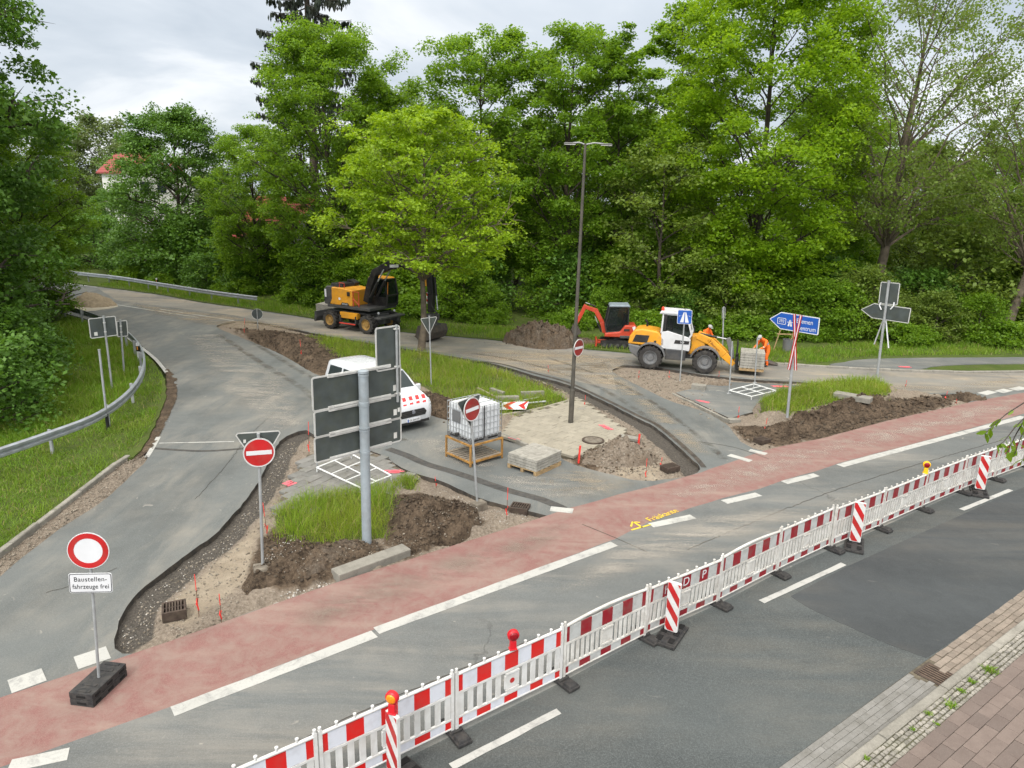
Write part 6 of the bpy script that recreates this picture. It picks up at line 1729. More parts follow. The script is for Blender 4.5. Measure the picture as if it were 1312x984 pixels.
# ------------------------------------------------------------------ wheeled excavator
pa, pc = G(421, 420.5), G(474, 428.5); hd = (pc - pa); hdg = math.atan2(hd.y, hd.x); nrm = Vector((-hd.y, hd.x, 0)).normalized()
WB = 2.85
ctr = (pa + pc) / 2 + nrm * 1.13
ex = thing('wheeled_excavator', 'yellow and black wheeled excavator parked on the far road behind the young maple', 'excavator', (ctr.x, ctr.y, 0.005), hdg)
RW = 0.54
for x, s_ in ((-WB / 2, -1), (-WB / 2, 1), (WB / 2, -1), (WB / 2, 1)):
    wheel(ex, x, s_ * 1.02, RW, 0.46, RIMY, 16, s_, 0.045)
b = MB(); b.box((0, 0, 0.86), (3.5, 0.95, 0.42)); b.box((-WB / 2, 0, 0.56), (0.34, 1.5, 0.3)); b.box((WB / 2, 0, 0.56), (0.34, 1.5, 0.3)); b.box((0, 0, 1.10), (3.0, 1.9, 0.08)); b.cyl((0, 0, 1.1), (0, 0, 1.3), 0.6, n=24)
b.box((WB / 2 + 0.75, 0, 0.95), (0.5, 2.2, 0.10)); b.box((WB / 2 + 0.6, 0.6, 0.78), (0.6, 0.16, 0.3)); b.box((WB / 2 + 0.6, -0.6, 0.78), (0.6, 0.16, 0.3))
b.build('chassis', DARK_, ex, bevel=0.02)
for s_ in (-1, 1):
    b = MB(); b.box((0, s_ * 0.98, 0.92), (1.35, 0.30, 0.36)); b.build('toolbox', YEL, ex, bevel=0.025)
    b = MB(); b.box((0, s_ * 1.08, 0.46), (1.25, 0.30, 0.04)); b.box((-0.6, s_ * 1.1, 0.68), (0.05, 0.22, 0.48)); b.box((0.6, s_ * 1.1, 0.68), (0.05, 0.22, 0.48)); b.build('step', DARK_, ex)
    MB().box((0, s_ * 1.235, 0.46), (1.25, 0.03, 0.07)).build('step_edge', HRED, ex)
b = MB(); b.prism([(-2.72, 0.35), (-2.60, 0.33), (-2.48, 0.62), (-2.52, 0.95), (-2.64, 0.95)], -1.22, 1.22, 'y'); b.box((-2.2, 0.5, 0.72), (0.8, 0.16, 0.2)); b.box((-2.2, -0.5, 0.72), (0.8, 0.16, 0.2)); b.build('dozer_blade', DARK_, ex, bevel=0.015)
# upper carriage
b = MB(); b.box((0.05, 0, 1.40), (3.3, 2.35, 0.16)); b.build('upper_deck', DARK_, ex, bevel=0.02)
b = MB(); b.prism([(-1.45, 1.48), (0.35, 1.48), (0.35, 2.42), (-0.35, 2.50), (-1.35, 2.50), (-1.52, 2.3)], -1.16, 0.5, 'y'); b.build('engine_cover', YEL, ex, bevel=0.06, seg=3)
b = MB(); b.prism([(-1.86, 1.46), (-1.38, 1.46), (-1.20, 1.8), (-1.2, 2.54), (-1.66, 2.54), (-1.84, 2.3)], -1.175, 1.175, 'y'); b.build('counterweight', DARK_, ex, bevel=0.07, seg=3)
b = MB(); b.prism([(-0.55, 1.5), (0.15, 1.5), (0.02, 1.66), (-0.42, 1.66)], -1.172, -1.1, 'y'); b.build('dark_badge', BLK, ex)
text('lettering', 'EW160', 0.14, S_WHITE, ex, (-0.2, -1.178, 1.575), (R_(90), 0, 0), 0.001)
MB().prism([(-0.62 + x_ * 0.9, 1.86 + z_ * 0.9) for x_, z_ in disc_pts(0.09, 18)], -1.166, -1.163, 'y').build('round_sticker', S_WHITE, ex)
b = MB(); b.box((-1.72, -1.178, 2.12), (0.14, 0.008, 0.46)); b.build('white_letter_strip', S_WHITE, ex)
b = MB(); b.box((-1.05, -0.35, 2.60), (0.95, 1.25, 0.20), top=(0.9, 0.9)); b.cyl((-1.1, 0.1, 2.6), (-1.1, 0.1, 2.86), 0.05, n=10); b.box((-0.7, 0.2, 2.72), (0.5, 0.4, 0.16), rot=(0, 0.35, 0)); b.build('engine_hood', BLK, ex, bevel=0.03)
b = MB(); b.tube([(-0.25, -1.12, 2.5), (-0.25, -1.12, 2.78), (-0.75, -1.0, 2.78), (-0.75, -1.0, 2.52)], 0.022, 6); b.tube([(0.42, -1.12, 1.5), (0.42, -1.12, 2.35), (0.85, -1.12, 2.35), (0.85, -1.12, 1.5)], 0.025, 6); b.tube([(0.42, -1.12, 1.95), (0.85, -1.12, 1.6)], 0.02, 6); b.build('handrail', HRED, ex, smooth=40)
MB().box((0.12, -1.2, 2.2), (0.2, 0.06, 0.24)).build('mirror', BLK, ex, bevel=0.02)
# cab on the far front corner
cx0, cx1 = 0.35, 1.78
prof = [(cx0, 1.50), (cx1, 1.50), (cx1 + 0.06, 2.1), (cx1 - 0.12, 3.02), (cx0 + 0.1, 3.05), (cx0, 2.6)]
def frame_cab(parent, prof, y0, y1, fm_, gm, wpost=0.09):
    b = MB(); n = len(prof)
    for y_ in (y0, y1):
        for i in range(n):
            p_, q_ = prof[i], prof[(i + 1) % n]; b.bar((p_[0], y_, p_[1]), (q_[0], y_, q_[1]), wpost, wpost * 0.9, up=(0, 1, 0))
    for p_ in prof: b.bar((p_[0], y0, p_[1]), (p_[0], y1, p_[1]), wpost, wpost)
    cab_ = b.build('cab_frame', fm_, parent, bevel=0.015)
    cx_, cz_ = sum(p_[0] for p_ in prof) / n, sum(p_[1] for p_ in prof) / n
    g = MB(); P = [(cx_ + (x_ - cx_) * 0.97, cz_ + (z_ - cz_) * 0.97) for x_, z_ in prof]
    g.prism(P, y0 + 0.01, y1 - 0.01, 'y'); gl = g.build('cab_glazing', gm, cab_)
    s_ = MB(); s_.box((cx_ - 0.15, (y0 + y1) / 2, cz_ - 0.45), (0.5, 0.5, 0.16)); s_.box((cx_ - 0.38, (y0 + y1) / 2, cz_ - 0.05), (0.14, 0.5, 0.75), rot=(0, -0.12, 0)); s_.build('seat', BLK, cab_, bevel=0.04)
    return cab_
cb = frame_cab(ex, prof, 0.22, 1.15, BLK, GLS)
b = MB(); b.box(((cx0 + cx1) / 2, 0.685, 1.75), (cx1 - cx0 - 0.02, 0.98, 0.5)); b.build('cab_lower', BLK, ex, bevel=0.02)
b = MB(); b.prism([(cx0 + 0.02, 3.04), (cx1 - 0.1, 3.0), (cx1 - 0.2, 3.12), (cx0 + 0.12, 3.14)], 0.2, 1.17, 'y'); b.build('cab_roof', YEL, ex, bevel=0.04)
MB().lathe([(0.06, 3.13), (0.06, 3.22), (0.03, 3.27), (0.0005, 3.27)], 14, (0.5, 0.9, 0)).build('roof_beacon', LENS_O, ex, smooth=40)
# boom in two pieces, arm, tool
b = MB(); stroke(b, [(0.75, 1.7), (1.0, 2.6), (1.45, 3.55)], 0.36, [0.40, 0.42, 0.36], 0, -0.28); b.build('lower_boom', BLK, ex, bevel=0.03)
b = MB(); stroke(b, [(1.4, 3.45), (2.6, 3.98), (4.0, 4.05), (5.35, 3.75)], 0.38, [0.40, 0.48, 0.46, 0.30], 0, -0.28); b.build('upper_boom', BLK, ex, bevel=0.03)
b = MB(); b.prism([(2.65, 3.84), (3.3, 3.90), (3.3, 4.06), (2.65, 4.0)], -0.478, -0.474, 'y'); b.build('boom_lettering', S_WHITE, ex)
ram(ex, (1.25, 2.05), (2.3, 3.7), 0.075, -0.58); ram(ex, (1.25, 2.05), (2.3, 3.7), 0.075, 0.02); ram(ex, (3.0, 4.35), (5.2, 4.2), 0.07, -0.28)
b = MB(); stroke(b, [(5.05, 4.15), (5.35, 3.75), (5.45, 2.6), (5.40, 1.55)], 0.30, [0.30, 0.42, 0.34, 0.26], 0, -0.28); b.build('arm', BLK, ex, bevel=0.025)
b = MB(); b.box((5.12, -0.28, 3.2), (0.18, 0.34, 0.42)); b.build('yellow_plate', YEL, ex, bevel=0.02)
o = MB().box((5.22, -0.28, 2.35), (0.03, 0.30, 0.62)).build('hazard_plate', mat_stripes('hazard_stripes', (0, 0.7, 0.7), 0.22, (0.72, 0.72, 0.7), (0.5, 0.02, 0.02)), ex)
ram(ex, (5.65, 3.55), (5.85, 1.75), 0.065, -0.28)
b = MB(); b.tube([(5.3, -0.2, 1.9), (5.75, -0.15, 1.5), (5.5, -0.1, 1.1), (5.7, -0.2, 0.95)], 0.03, 6); b.tube([(5.5, -0.4, 2.0), (5.9, -0.42, 1.5), (5.65, -0.42, 1.0)], 0.03, 6); b.build('hydraulic_hose', BLK, ex, smooth=40)
b = MB(); b.box((5.5, -0.28, 1.32), (0.62, 0.5, 0.34)); b.cyl((5.5, -0.28, 1.2), (5.5, -0.28, 0.92), 0.28, n=18); b.box((5.5, -0.28, 0.9), (0.8, 0.55, 0.14)); b.build('tilt_rotator', DARK_, ex, bevel=0.03)
b = MB(); oc = [(5.05, 0.86), (5.9, 0.88), (6.0, 0.55), (5.85, 0.18), (5.5, 0.03), (5.15, 0.06), (4.85, 0.22)]
ic = [(5.10, 0.80), (5.84, 0.82), (5.92, 0.55), (5.79, 0.23), (5.48, 0.09), (5.15, 0.12), (4.9, 0.26)]
b.prism(oc, -1.05, -1.01, 'y'); b.prism(oc, 0.45, 0.49, 'y')
for i in range(1, 6):
    P = [oc[i], oc[i + 1], ic[i + 1], ic[i]]; b.prism(P, -1.01, 0.45, 'y')
for k in range(6): b.prism([(4.92, 0.18), (4.9, 0.26), (4.68, 0.24)], -0.98 + k * 0.28, -0.86 + k * 0.28, 'y')
b.prism([oc[0], oc[1], (5.84, 0.78), (5.10, 0.76)], -1.01, 0.45, 'y')
b.build('bucket', BUCKET, ex, bevel=0.008)
for s_ in (-1, 1): MB().lathe([(0.05, 0), (0.07, 0.03), (0.07, 0.06), (0.0005, 0.07)], 14, (1.9, s_ * 0.7, 1.2), 'x').build('headlight', S_WHITE, ex)
b = MB(); b.tube([(1.84, 0.22, 1.9), (1.9, 0.22, 2.9)], 0.02, 6); b.build('cab_handrail', mat('handrail_orange', (0.6, 0.2, 0.02), 0.5), ex)

# ------------------------------------------------------------------ wheel loader
pa, pc = G(832, 472.5), G(901.5, 478.5); hd = (pc - pa); hdg = math.atan2(hd.y, hd.x); nrm = Vector((-hd.y, hd.x, 0)).normalized()
WB = hd.length
ctr = (pa + pc) / 2 + nrm * 0.85
ld = thing('wheel_loader', 'yellow and white wheel loader holding a pallet of pavers on its forks', 'wheel loader', (ctr.x, ctr.y, 0.005), hdg)
RW = 0.57; xr, xf = -WB / 2, WB / 2
for x, s_ in ((xr, -1), (xr, 1), (xf, -1), (xf, 1)): wheel(ld, x, s_ * 0.76, RW, 0.44, RIMG, 18, s_, 0.035)
b = MB(); b.prism([(xr - 1.02, 0.72), (xr - 0.62, 0.45), (xr - 0.45, 0.45), (xr - 0.45, 1.02), (xr - 1.12, 1.12)], -0.72, 0.72, 'y'); b.build('counterweight', MIDG, ld, bevel=0.05, seg=3)
b = MB(); b.box((0.0, 0, 0.72), (WB + 0.2, 0.62, 0.34)); b.box((xr, 0, 0.57), (0.24, 1.2, 0.24)); b.box((xf, 0, 0.57), (0.24, 1.2, 0.24)); b.box((xr + 1.15, -0.0, 0.75), (0.95, 1.5, 0.5)); b.build('chassis', DARK_, ld, bevel=0.03)
b = MB(); b.prism([(xr - 1.14, 1.10), (xr + 0.62, 1.06), (xr + 0.62, 1.45), (xr + 0.25, 1.80), (xr - 0.5, 1.88), (xr - 0.85, 1.80), (xr - 1.06, 1.5)], -0.66, 0.66, 'y'); b.build('engine_hood', YEL2, ld, bevel=0.08, seg=3)
for s_ in (-1, 1):
    b = MB(); b.prism([(xr - 0.92, 1.22), (xr - 0.22, 1.22), (xr - 0.12, 1.58), (xr - 0.78, 1.58)], s_ * 0.655, s_ * 0.67, 'y'); b.build('vent_panel', BLK, ld, bevel=0.006)
    MB().prism([(xr + 0.16 + x_, 1.30 + z_) for x_, z_ in disc_pts(0.06, 16)], s_ * 0.66, s_ * 0.668, 'y').build('filler_cap', BLK, ld)
    # mudguards follow the wheels
    for x0, nm in ((xr, 'mudguard'), (xf, 'mudguard')):
        b = MB(); P0 = [(x0 + 0.66 * math.cos(R_(a)), RW + 0.66 * math.sin(R_(a))) for a in range(10, 165, 14)]; P1 = [(x0 + 0.71 * math.cos(R_(a)), RW + 0.71 * math.sin(R_(a))) for a in range(10, 165, 14)]
        for i in range(len(P0) - 1): b.prism([P0[i], P0[i + 1], P1[i + 1], P1[i]], s_ * 0.54, s_ * 1.0, 'y')
        b.build(nm, MIDG, ld, smooth=40)
MB().tube([(xr - 0.35, 0.25, 1.85), (xr - 0.35, 0.25, 2.05), (xr - 0.45, 0.25, 2.2)], 0.05, 8).build('exhaust_pipe', BLK, ld, smooth=40)
cx0, cx1 = xr + 0.42, xr + 1.78
b = MB(); b.prism([(cx0, 1.0), (cx1, 0.95), (cx1 + 0.02, 1.5), (cx1 - 0.1, 1.62), (cx0 + 0.3, 1.86), (cx0, 1.8)], -0.66, 0.66, 'y'); b.build('cab_lower', WHT, ld, bevel=0.03)
b = MB(); b.prism([(cx0 + 0.62, 1.28), (cx1 - 0.05, 1.28), (cx1 - 0.02, 1.44), (cx0 + 0.68, 1.46)], -0.672, -0.662, 'y'); b.build('dark_badge', BLK, ld)
text('lettering', '509', 0.13, S_WHITE, ld, (cx0 + 1.0, -0.676, 1.36), (R_(90), 0, 0), 0.001)
prof = [(cx0, 1.75), (cx1 - 0.1, 1.50), (cx1 + 0.04, 1.75), (cx1 - 0.22, 2.66), (cx0 + 0.04, 2.66)]
frame_cab(ld, prof, -0.62, 0.62, WHT, GLS, 0.085)
b = MB(); b.prism([(cx0 + 0.10, 1.85), (cx0 + 0.19, 1.85), (cx0 + 0.22, 2.64), (cx0 + 0.06, 2.64)], -0.66, 0.66, 'y'); b.build('rear_pillar', BLK, ld)
b = MB(); b.prism([(cx0 - 0.16, 2.66), (cx1 - 0.1, 2.66), (cx1 - 0.16, 2.78), (cx0 - 0.08, 2.80)], -0.70, 0.70, 'y'); b.build('cab_roof', WHT, ld, bevel=0.04, seg=3)
MB().lathe([(0.07, 2.79), (0.07, 2.92), (0.035, 2.98), (0.0005, 2.98)], 14, (cx0 - 0.02, -0.45, 0)).build('roof_beacon', mat('beacon_red', (0.6, 0.05, 0.02), 0.3), ld, smooth=40)
# front frame and lift arms
b = MB(); b.prism([(xf - 0.85, 0.75), (xf - 0.1, 0.75), (xf - 0.05, 1.5), (xf - 0.35, 1.72), (xf - 0.75, 1.66), (xf - 0.68, 1.15)], -0.36, 0.36, 'y'); b.build('front_frame', YEL2, ld, bevel=0.04)
b = MB()
for y_ in (-0.34, 0.34): stroke(b, [(xf - 0.45, 1.68), (xf + 0.15, 1.45), (xf + 0.85, 0.85), (xf + 1.32, 0.42)], 0.13, [0.30, 0.36, 0.36, 0.22], 0, y_)
b.box((xf + 0.62, 0, 1.0), (0.2, 0.6, 0.2)); b.build('lift_arm', YEL2, ld, bevel=0.03)
text('lettering', 'LT.Baumann', 0.15, mat('letter_dark_red', (0.12, 0.015, 0.01)), ld, (xf + 0.34, -0.412, 1.28), (R_(90), R_(40), 0), 0.001)
ram(ld, (xf - 0.5, 1.0), (xf + 0.55, 1.05), 0.06, -0.2); ram(ld, (xf - 0.35, 1.72), (xf + 1.0, 1.55), 0.06, 0.0)
b = MB(); stroke(b, [(xf + 0.95, 1.62), (xf + 1.12, 1.2), (xf + 1.22, 0.65)], 0.16, [0.2, 0.26, 0.2], 0, 0); b.build('tilt_link', MIDG, ld, bevel=0.02)
b = MB(); b.box((xf + 1.42, 0, 0.52), (0.08, 1.2, 0.62)); b.box((xf + 1.42, 0, 0.98), (0.08, 1.2, 0.08)); b.box((xf + 1.42, -0.5, 1.22), (0.06, 0.06, 0.5)); b.box((xf + 1.42, 0.5, 1.22), (0.06, 0.06, 0.5)); b.box((xf + 1.42, 0, 1.46), (0.06, 1.06, 0.06))
b.build('fork_carriage', BLK, ld, bevel=0.01)
for y_ in (-0.3, 0.3): MB().prism([(xf + 1.46, 0.18), (xf + 2.65, 0.20), (xf + 2.65, 0.23), (xf + 1.52, 0.25), (xf + 1.52, 0.85), (xf + 1.46, 0.85)], y_ - 0.06, y_ + 0.06, 'y').build('fork', BLK, ld)
MB().tube([(xf - 0.9, -0.4, 1.0), (xf - 0.7, -0.45, 0.75), (xf - 0.4, -0.4, 0.95)], 0.03, 6).build('hydraulic_hose', BLK, ld, smooth=40)
MB().box((cx1 + 0.15, -0.78, 2.05), (0.05, 0.2, 0.3)).build('mirror', BLK, ld, bevel=0.015)

# ------------------------------------------------------------------ stacked pavers on pallets
PAV = mat_stone('new_concrete_paver', (0.28, 0.268, 0.235), (0.33, 0.317, 0.28), bump=0.25)
PALW = mat('pallet_timber', (0.32, 0.22, 0.11), 0.85, var=0.3, scale=8, dirt=0.4)
PALY = mat_stripes('pallet_black_gaps', (0, 1, 0), 0.21, (0.45, 0.30, 0.10), (0.015, 0.012, 0.01), 0.55, 0.2)
def paver_stack(name, label, loc, rotz, lx, ly, layers, lh, nx, ny, seed=1, group=None, tilt=0.0):
    t = thing(name, label, 'paver stack', loc, rotz, group)
    p_ = MB()
    for k in range(3): p_.box((0, (k - 1) * (ly / 2 - 0.06), 0.055), (lx, 0.10, 0.09))
    for k in range(6): p_.box(((k - 2.5) * (lx - 0.1) / 5, 0, 0.112), (0.10, ly, 0.022))
    for k in range(3): p_.box((0, (k - 1) * (ly / 2 - 0.06), 0.006), (lx, 0.11, 0.018))
    p_.build('pallet', PALW, t)
    rr_ = random.Random(seed); z = 0.124
    for L_ in range(layers):
        b = MB(); sx_, sy_ = (lx - 0.02) / nx, (ly - 0.02) / ny
        ox, oy = rr_.gauss(0, 0.006), rr_.gauss(0, 0.006)
        for i in range(nx):
            for j in range(ny):
                b.box((-(lx - 0.02) / 2 + (i + 0.5) * sx_ + ox, -(ly - 0.02) / 2 + (j + 0.5) * sy_ + oy, z + lh / 2 + rr_.gauss(0, 0.0006)), (sx_ - 0.005, sy_ - 0.005, lh - 0.014), top=(0.99, 0.985))
        b.build('paver_layer', PAV, t, fix=False)
        z += lh
    return t
pp0, pp1, pp2 = G(651, 599), G(680, 613.5), G(718, 596)
cc = (pp0 + pp2) / 2; hx = pp2 - pp1
paver_stack('paver_stack', 'low square stack of grey pavers on a pallet beside the sandy paved island', (cc.x, cc.y, 0.006), math.atan2(hx.y, hx.x), 1.25, 1.10, 4, 0.088, 6, 11, 3)
q_ = ld.matrix_basis @ Vector((xf + 2.12, 0, 0.232))
paver_stack('paver_stack', 'tall block of grey pavers carried on the wheel loader forks', q_, hdg, 1.1, 1.15, 6, 0.125, 6, 6, 4)
q_ = G(418, 404)
paver_stack('paver_stack', 'grey paver stack half hidden behind the wheeled excavator blade', (ex.matrix_basis @ Vector((-4.15, 1.5, 0.0))), hdg, 1.3, 1.1, 7, 0.12, 6, 6, 5)

# ------------------------------------------------------------------ mini excavator
pm = G(775, 447); yaw = R_(176)
me_ = thing('mini_excavator', 'small orange-red excavator standing on the verge by the soil heap', 'excavator', (pm.x + 0.70, pm.y + 0.55, 0.05), yaw)
def track(parent, y):
    n = 40; b = MB(); pts = []
    L, r = 1.0, 0.22
    for i in range(n):
        a = 2 * math.pi * i / n
        pts.append((max(-1, min(1, 1.6 * math.cos(a))) * (L - r) * 0.9 + r * math.cos(a) * 0.9, r + r * math.sin(a) * (1.0 if abs(math.cos(a)) > 0.5 else 1.0)))
    b.prism(pts, y - 0.13, y + 0.13, 'y')
    for i in range(n):
        p_, q2 = Vector(pts[i]), Vector(pts[(i + 1) % n]); d = (q2 - p_)
        if d.length > 0.03: b.bar((p_.x, y, p_.y), (p_.x + d.x * 0.5, y, p_.y + d.y * 0.5), 0.27, 0.03, up=(0, 1, 0)) if False else b.box((p_.x, y, p_.y), (0.04, 0.27, 0.035), rot=(0, -math.atan2(d.y, d.x), 0))
    o = b.build('track', BLK, parent)
    for x_ in (-0.7, -0.35, 0, 0.35, 0.7): MB().cyl((x_, y - 0.14, 0.17), (x_, y + 0.14, 0.17), 0.10, n=14).build('track_roller', DARK_, o, smooth=40)
track(me_, -0.52); track(me_, 0.52)
b = MB(); b.box((0, 0, 0.36), (0.9, 0.8, 0.18)); b.cyl((0, 0, 0.42), (0, 0, 0.56), 0.34, n=20); b.build('undercarriage', DARK_, me_, bevel=0.02)
b = MB(); b.prism([(1.12, 0.05), (1.2, 0.07), (1.16, 0.38), (1.08, 0.38)], -0.68, 0.68, 'y'); b.box((0.8, 0.3, 0.25), (0.6, 0.08, 0.1)); b.box((0.8, -0.3, 0.25), (0.6, 0.08, 0.1)); b.build('dozer_blade', ORED, me_, bevel=0.01)
b = MB(); b.prism([(-0.95, 0.60), (0.72, 0.60), (0.72, 0.82), (-0.1, 0.92), (-0.35, 1.28), (-0.95, 1.28), (-1.02, 0.95)], -0.62, 0.62, 'y'); b.build('body', ORED, me_, bevel=0.07, seg=3)
b = MB(); b.box((-0.55, 0, 0.64), (0.9, 1.27, 0.16)); b.build('lower_guard', DARK_, me_, bevel=0.03)
for s_ in (-1, 1):
    MB().box((-0.45, s_ * 0.624, 1.02), (0.3, 0.012, 0.12)).build('side_vent', BLK, me_)
    MB().box((-0.86, s_ * 0.622, 1.08), (0.16, 0.012, 0.3), rot=(0, 0.4, 0)).build('hazard_sticker', S_WHITE, me_)
prof = [(-0.42, 0.95), (0.62, 0.84), (0.70, 1.2), (0.52, 2.22), (-0.50, 2.26), (-0.52, 1.4)]
frame_cab(me_, prof, -0.52, 0.50, BLK, GLS, 0.07)
b = MB(); b.prism([(-0.60, 2.24), (0.56, 2.22), (0.48, 2.34), (-0.52, 2.36)], -0.56, 0.54, 'y'); b.build('cab_roof', mat('roof_blue_grey', (0.20, 0.24, 0.27), 0.4), me_, bevel=0.04, seg=3)
b = MB(); stroke(b, [(0.70, 0.72), (0.86, 1.3), (1.22, 1.92), (1.88, 2.12)], 0.15, [0.2, 0.24, 0.26, 0.17], 0, -0.1); b.build('boom', ORED, me_, bevel=0.02)
b = MB(); stroke(b, [(1.78, 2.22), (2.05, 1.6), (2.3, 1.05)], 0.13, [0.2, 0.2, 0.14], 0, -0.1); b.build('arm', ORED, me_, bevel=0.02)
ram(me_, (0.88, 0.75), (1.25, 1.6), 0.045, -0.1); ram(me_, (1.25, 2.14), (1.8, 2.34), 0.04, -0.1); ram(me_, (1.9, 2.1), (2.2, 1.5), 0.035, -0.25)
b = MB(); oc = [(2.18, 1.1), (2.44, 1.12), (2.51, 0.85), (2.41, 0.62), (2.18, 0.55), (1.96, 0.66)]
b.prism(oc, -0.32, -0.29, 'y'); b.prism(oc, 0.09, 0.12, 'y')
for i in range(1, 5): b.prism([oc[i], oc[i + 1], tuple(Vector(oc[i + 1]) * 0.96 + Vector((2.24, 0.85)) * 0.04), tuple(Vector(oc[i]) * 0.96 + Vector((2.24, 0.85)) * 0.04)], -0.29, 0.09, 'y')
b.build('bucket', BUCKET, me_)

# ------------------------------------------------------------------ white van
VANW = mat('van_white_paint', (0.56, 0.58, 0.61), 0.28, var=0.03, scale=2, dirt=0.12, dirtcol=(0.4, 0.37, 0.33), coat=0.4)
VGL = mat_glass('van_glass', (0.01, 0.012, 0.014))
pv = G(530, 552); hv = R_(-46)
van = thing('white_van', 'white van with red hood stripes parked behind the large direction sign', 'van', (pv.x - 2.2 * math.cos(hv), pv.y - 2.2 * math.sin(hv), 0.006), hv)
stn = [  # x, top z, sill z, half width low, half width at the belt, half width at the top
    (2.20, 0.62, 0.34, 0.62, 0.64, 0.62), (2.15, 0.86, 0.26, 0.78, 0.80, 0.70), (2.04, 1.02, 0.22, 0.87, 0.88, 0.74), (1.80, 1.12, 0.22, 0.91, 0.91, 0.76), (1.50, 1.20, 0.22, 0.92, 0.92, 0.77), (1.34, 1.27, 0.22, 0.92, 0.92, 0.77),
    (0.98, 1.58, 0.22, 0.92, 0.92, 0.72), (0.68, 1.79, 0.22, 0.92, 0.92, 0.69), (0.40, 1.86, 0.22, 0.92, 0.92, 0.70), (-1.0, 1.90, 0.22, 0.92, 0.92, 0.72), (-1.8, 1.88, 0.22, 0.92, 0.92, 0.72), (-2.08, 1.84, 0.24, 0.91, 0.91, 0.70), (-2.19, 1.74, 0.28, 0.88, 0.88, 0.66), (-2.22, 1.2, 0.32, 0.84, 0.84, 0.70)]
def ring_of(s_):
    x, zt_, zs_, wl_, wb_, wt_ = s_
    zb = min(1.10, zs_ + (zt_ - zs_) * 0.72); R = []
    side = [(wl_ * 0.94, zs_), (wl_, zs_ + (zb - zs_) * 0.3), (wb_, zs_ + (zb - zs_) * 0.65), (wb_, zb)]
    for k in (0.35, 0.7, 0.92): side.append((wb_ + (wt_ - wb_) * (k ** 1.1), zb + (zt_ - zb) * k))
    topw = side[-1][0]
    tp3 = [(topw * 0.90, zt_ - 0.012), (topw * 0.5, zt_), (0, zt_ + 0.008)]
    right = [(x, -y_, z_) for y_, z_ in side + tp3]
    left = [(x, y_, z_) for y_, z_ in reversed(side + tp3[:-1])]
    return right + left
b = MB(); rings = [ring_of(s_) for s_ in stn]; n = len(rings[0]); vs = [p_ for R in rings for p_ in R]; fs = []
for i in range(len(rings) - 1):
    for k in range(n): fs.append((i * n + k, i * n + (k + 1) % n, (i + 1) * n + (k + 1) % n, (i + 1) * n + k))
fs.append(tuple(range(n))); fs.append(tuple(reversed(range((len(rings) - 1) * n, len(rings) * n))))
vb = b.add(vs, fs).build('body', VANW, van, smooth=42)
def topy(x):
    for (a_, c_) in zip(stn, stn[1:]):
        if c_[0] <= x <= a_[0]:
            t = (a_[0] - x) / (a_[0] - c_[0]); return [u + (v - u) * t for u, v in zip(a_, c_)]
# windscreen follows the sloping part
b = MB(); xs_ = [1.30, 1.14, 0.98, 0.83, 0.71]; vs = []
for x in xs_:
    _, zt_, _, _, wb_, wt_ = topy(x)
    for k in range(7): 
        u = -1 + k / 3; vs.append((x + 0.012, u * (wt_ * 0.90), zt_ + 0.012 - 0.02 * abs(u) ** 3))
b.add(vs, [(i * 7 + k, i * 7 + k + 1, (i + 1) * 7 + k + 1, (i + 1) * 7 + k) for i in range(len(xs_) - 1) for k in range(6)]).build('windscreen', VGL, van, smooth=40, fix=False)
for s_ in (-1, 1):
    for (xa, xb, xc, xd) in ((1.12, 0.10, 0.10, 0.72), (-0.02, -0.95, -0.95, -0.05), (-1.05, -1.95, -1.88, -1.05)):
        def P_(x, k):
            _, zt_, zs_, _, wb_, wt_ = topy(x); zb = min(1.10, zs_ + (zt_ - zs_) * 0.72)
            return (x, s_ * (wb_ + (wt_ - wb_) * k ** 1.1 + 0.008), zb + (zt_ - zb) * k)
        b = MB(); lo = [P_(xa + (xb - xa) * i / 4, 0.06) for i in range(5)]; hi = [P_(xd + (xc - xd) * i / 4, 0.78) for i in range(5)]
        b.add(lo + hi, [(i, i + 1, 6 + i, 5 + i) for i in range(4)]).build('side_window', VGL, van, fix=False)
    wheel(van, 1.32, s_ * 0.79, 0.32, 0.20, RIMG, 30, s_, 0.008); wheel(van, -1.35, s_ * 0.79, 0.32, 0.20, RIMG, 30, s_, 0.008)
    for xw in (1.32, -1.35):
        b = MB(); b.prism([(xw + 0.40 * math.cos(R_(a)), 0.33 + 0.40 * math.sin(R_(a))) for a in range(-20, 201, 10)], s_ * 0.80, s_ * 0.926, 'y'); b.build('wheel_arch', BLK, van)
    b = MB(); b.box((1.08, s_ * 1.02, 1.16), (0.12, 0.2, 0.24)); b.build('mirror', VANW, van, bevel=0.04)
    b = MB(); b.prism([(2.02, 0.80), (2.17, 0.70), (2.08, 0.88), (1.80, 0.97)], s_ * 0.70, s_ * 0.80, 'y'); b.box((1.98, s_ * 0.80, 0.86), (0.30, 0.12, 0.12), rot=(0, 0.5, s_ * -0.35)); b.build('headlight', mat('headlight_glass', (0.35, 0.37, 0.38), 0.15), van, bevel=0.02)
b = MB(); b.prism([(y_, z_) for y_, z_ in ((-0.46, 0.74), (0.46, 0.74), (0.56, 0.62), (0.50, 0.50), (-0.50, 0.50), (-0.56, 0.62))], 2.0, 2.215, 'x'); b.build('grille', BLK, van, bevel=0.015)
for k in range(3): MB().box((2.219, 0, 0.55 + 0.06 * k), (0.008, 0.95, 0.012)).build('grille_bar', DARK_, van)
MB().lathe([(0.0005, 2.225), (0.07, 2.222), (0.072, 2.21)], 20, (0, 0, 0.665), 'x').build('badge', mat('badge_silver', (0.4, 0.42, 0.5), 0.25, 0.8), van)
MB().box((2.215, 0, 0.40), (0.03, 0.54, 0.12)).build('number_plate', S_WHITE, van, bevel=0.004)
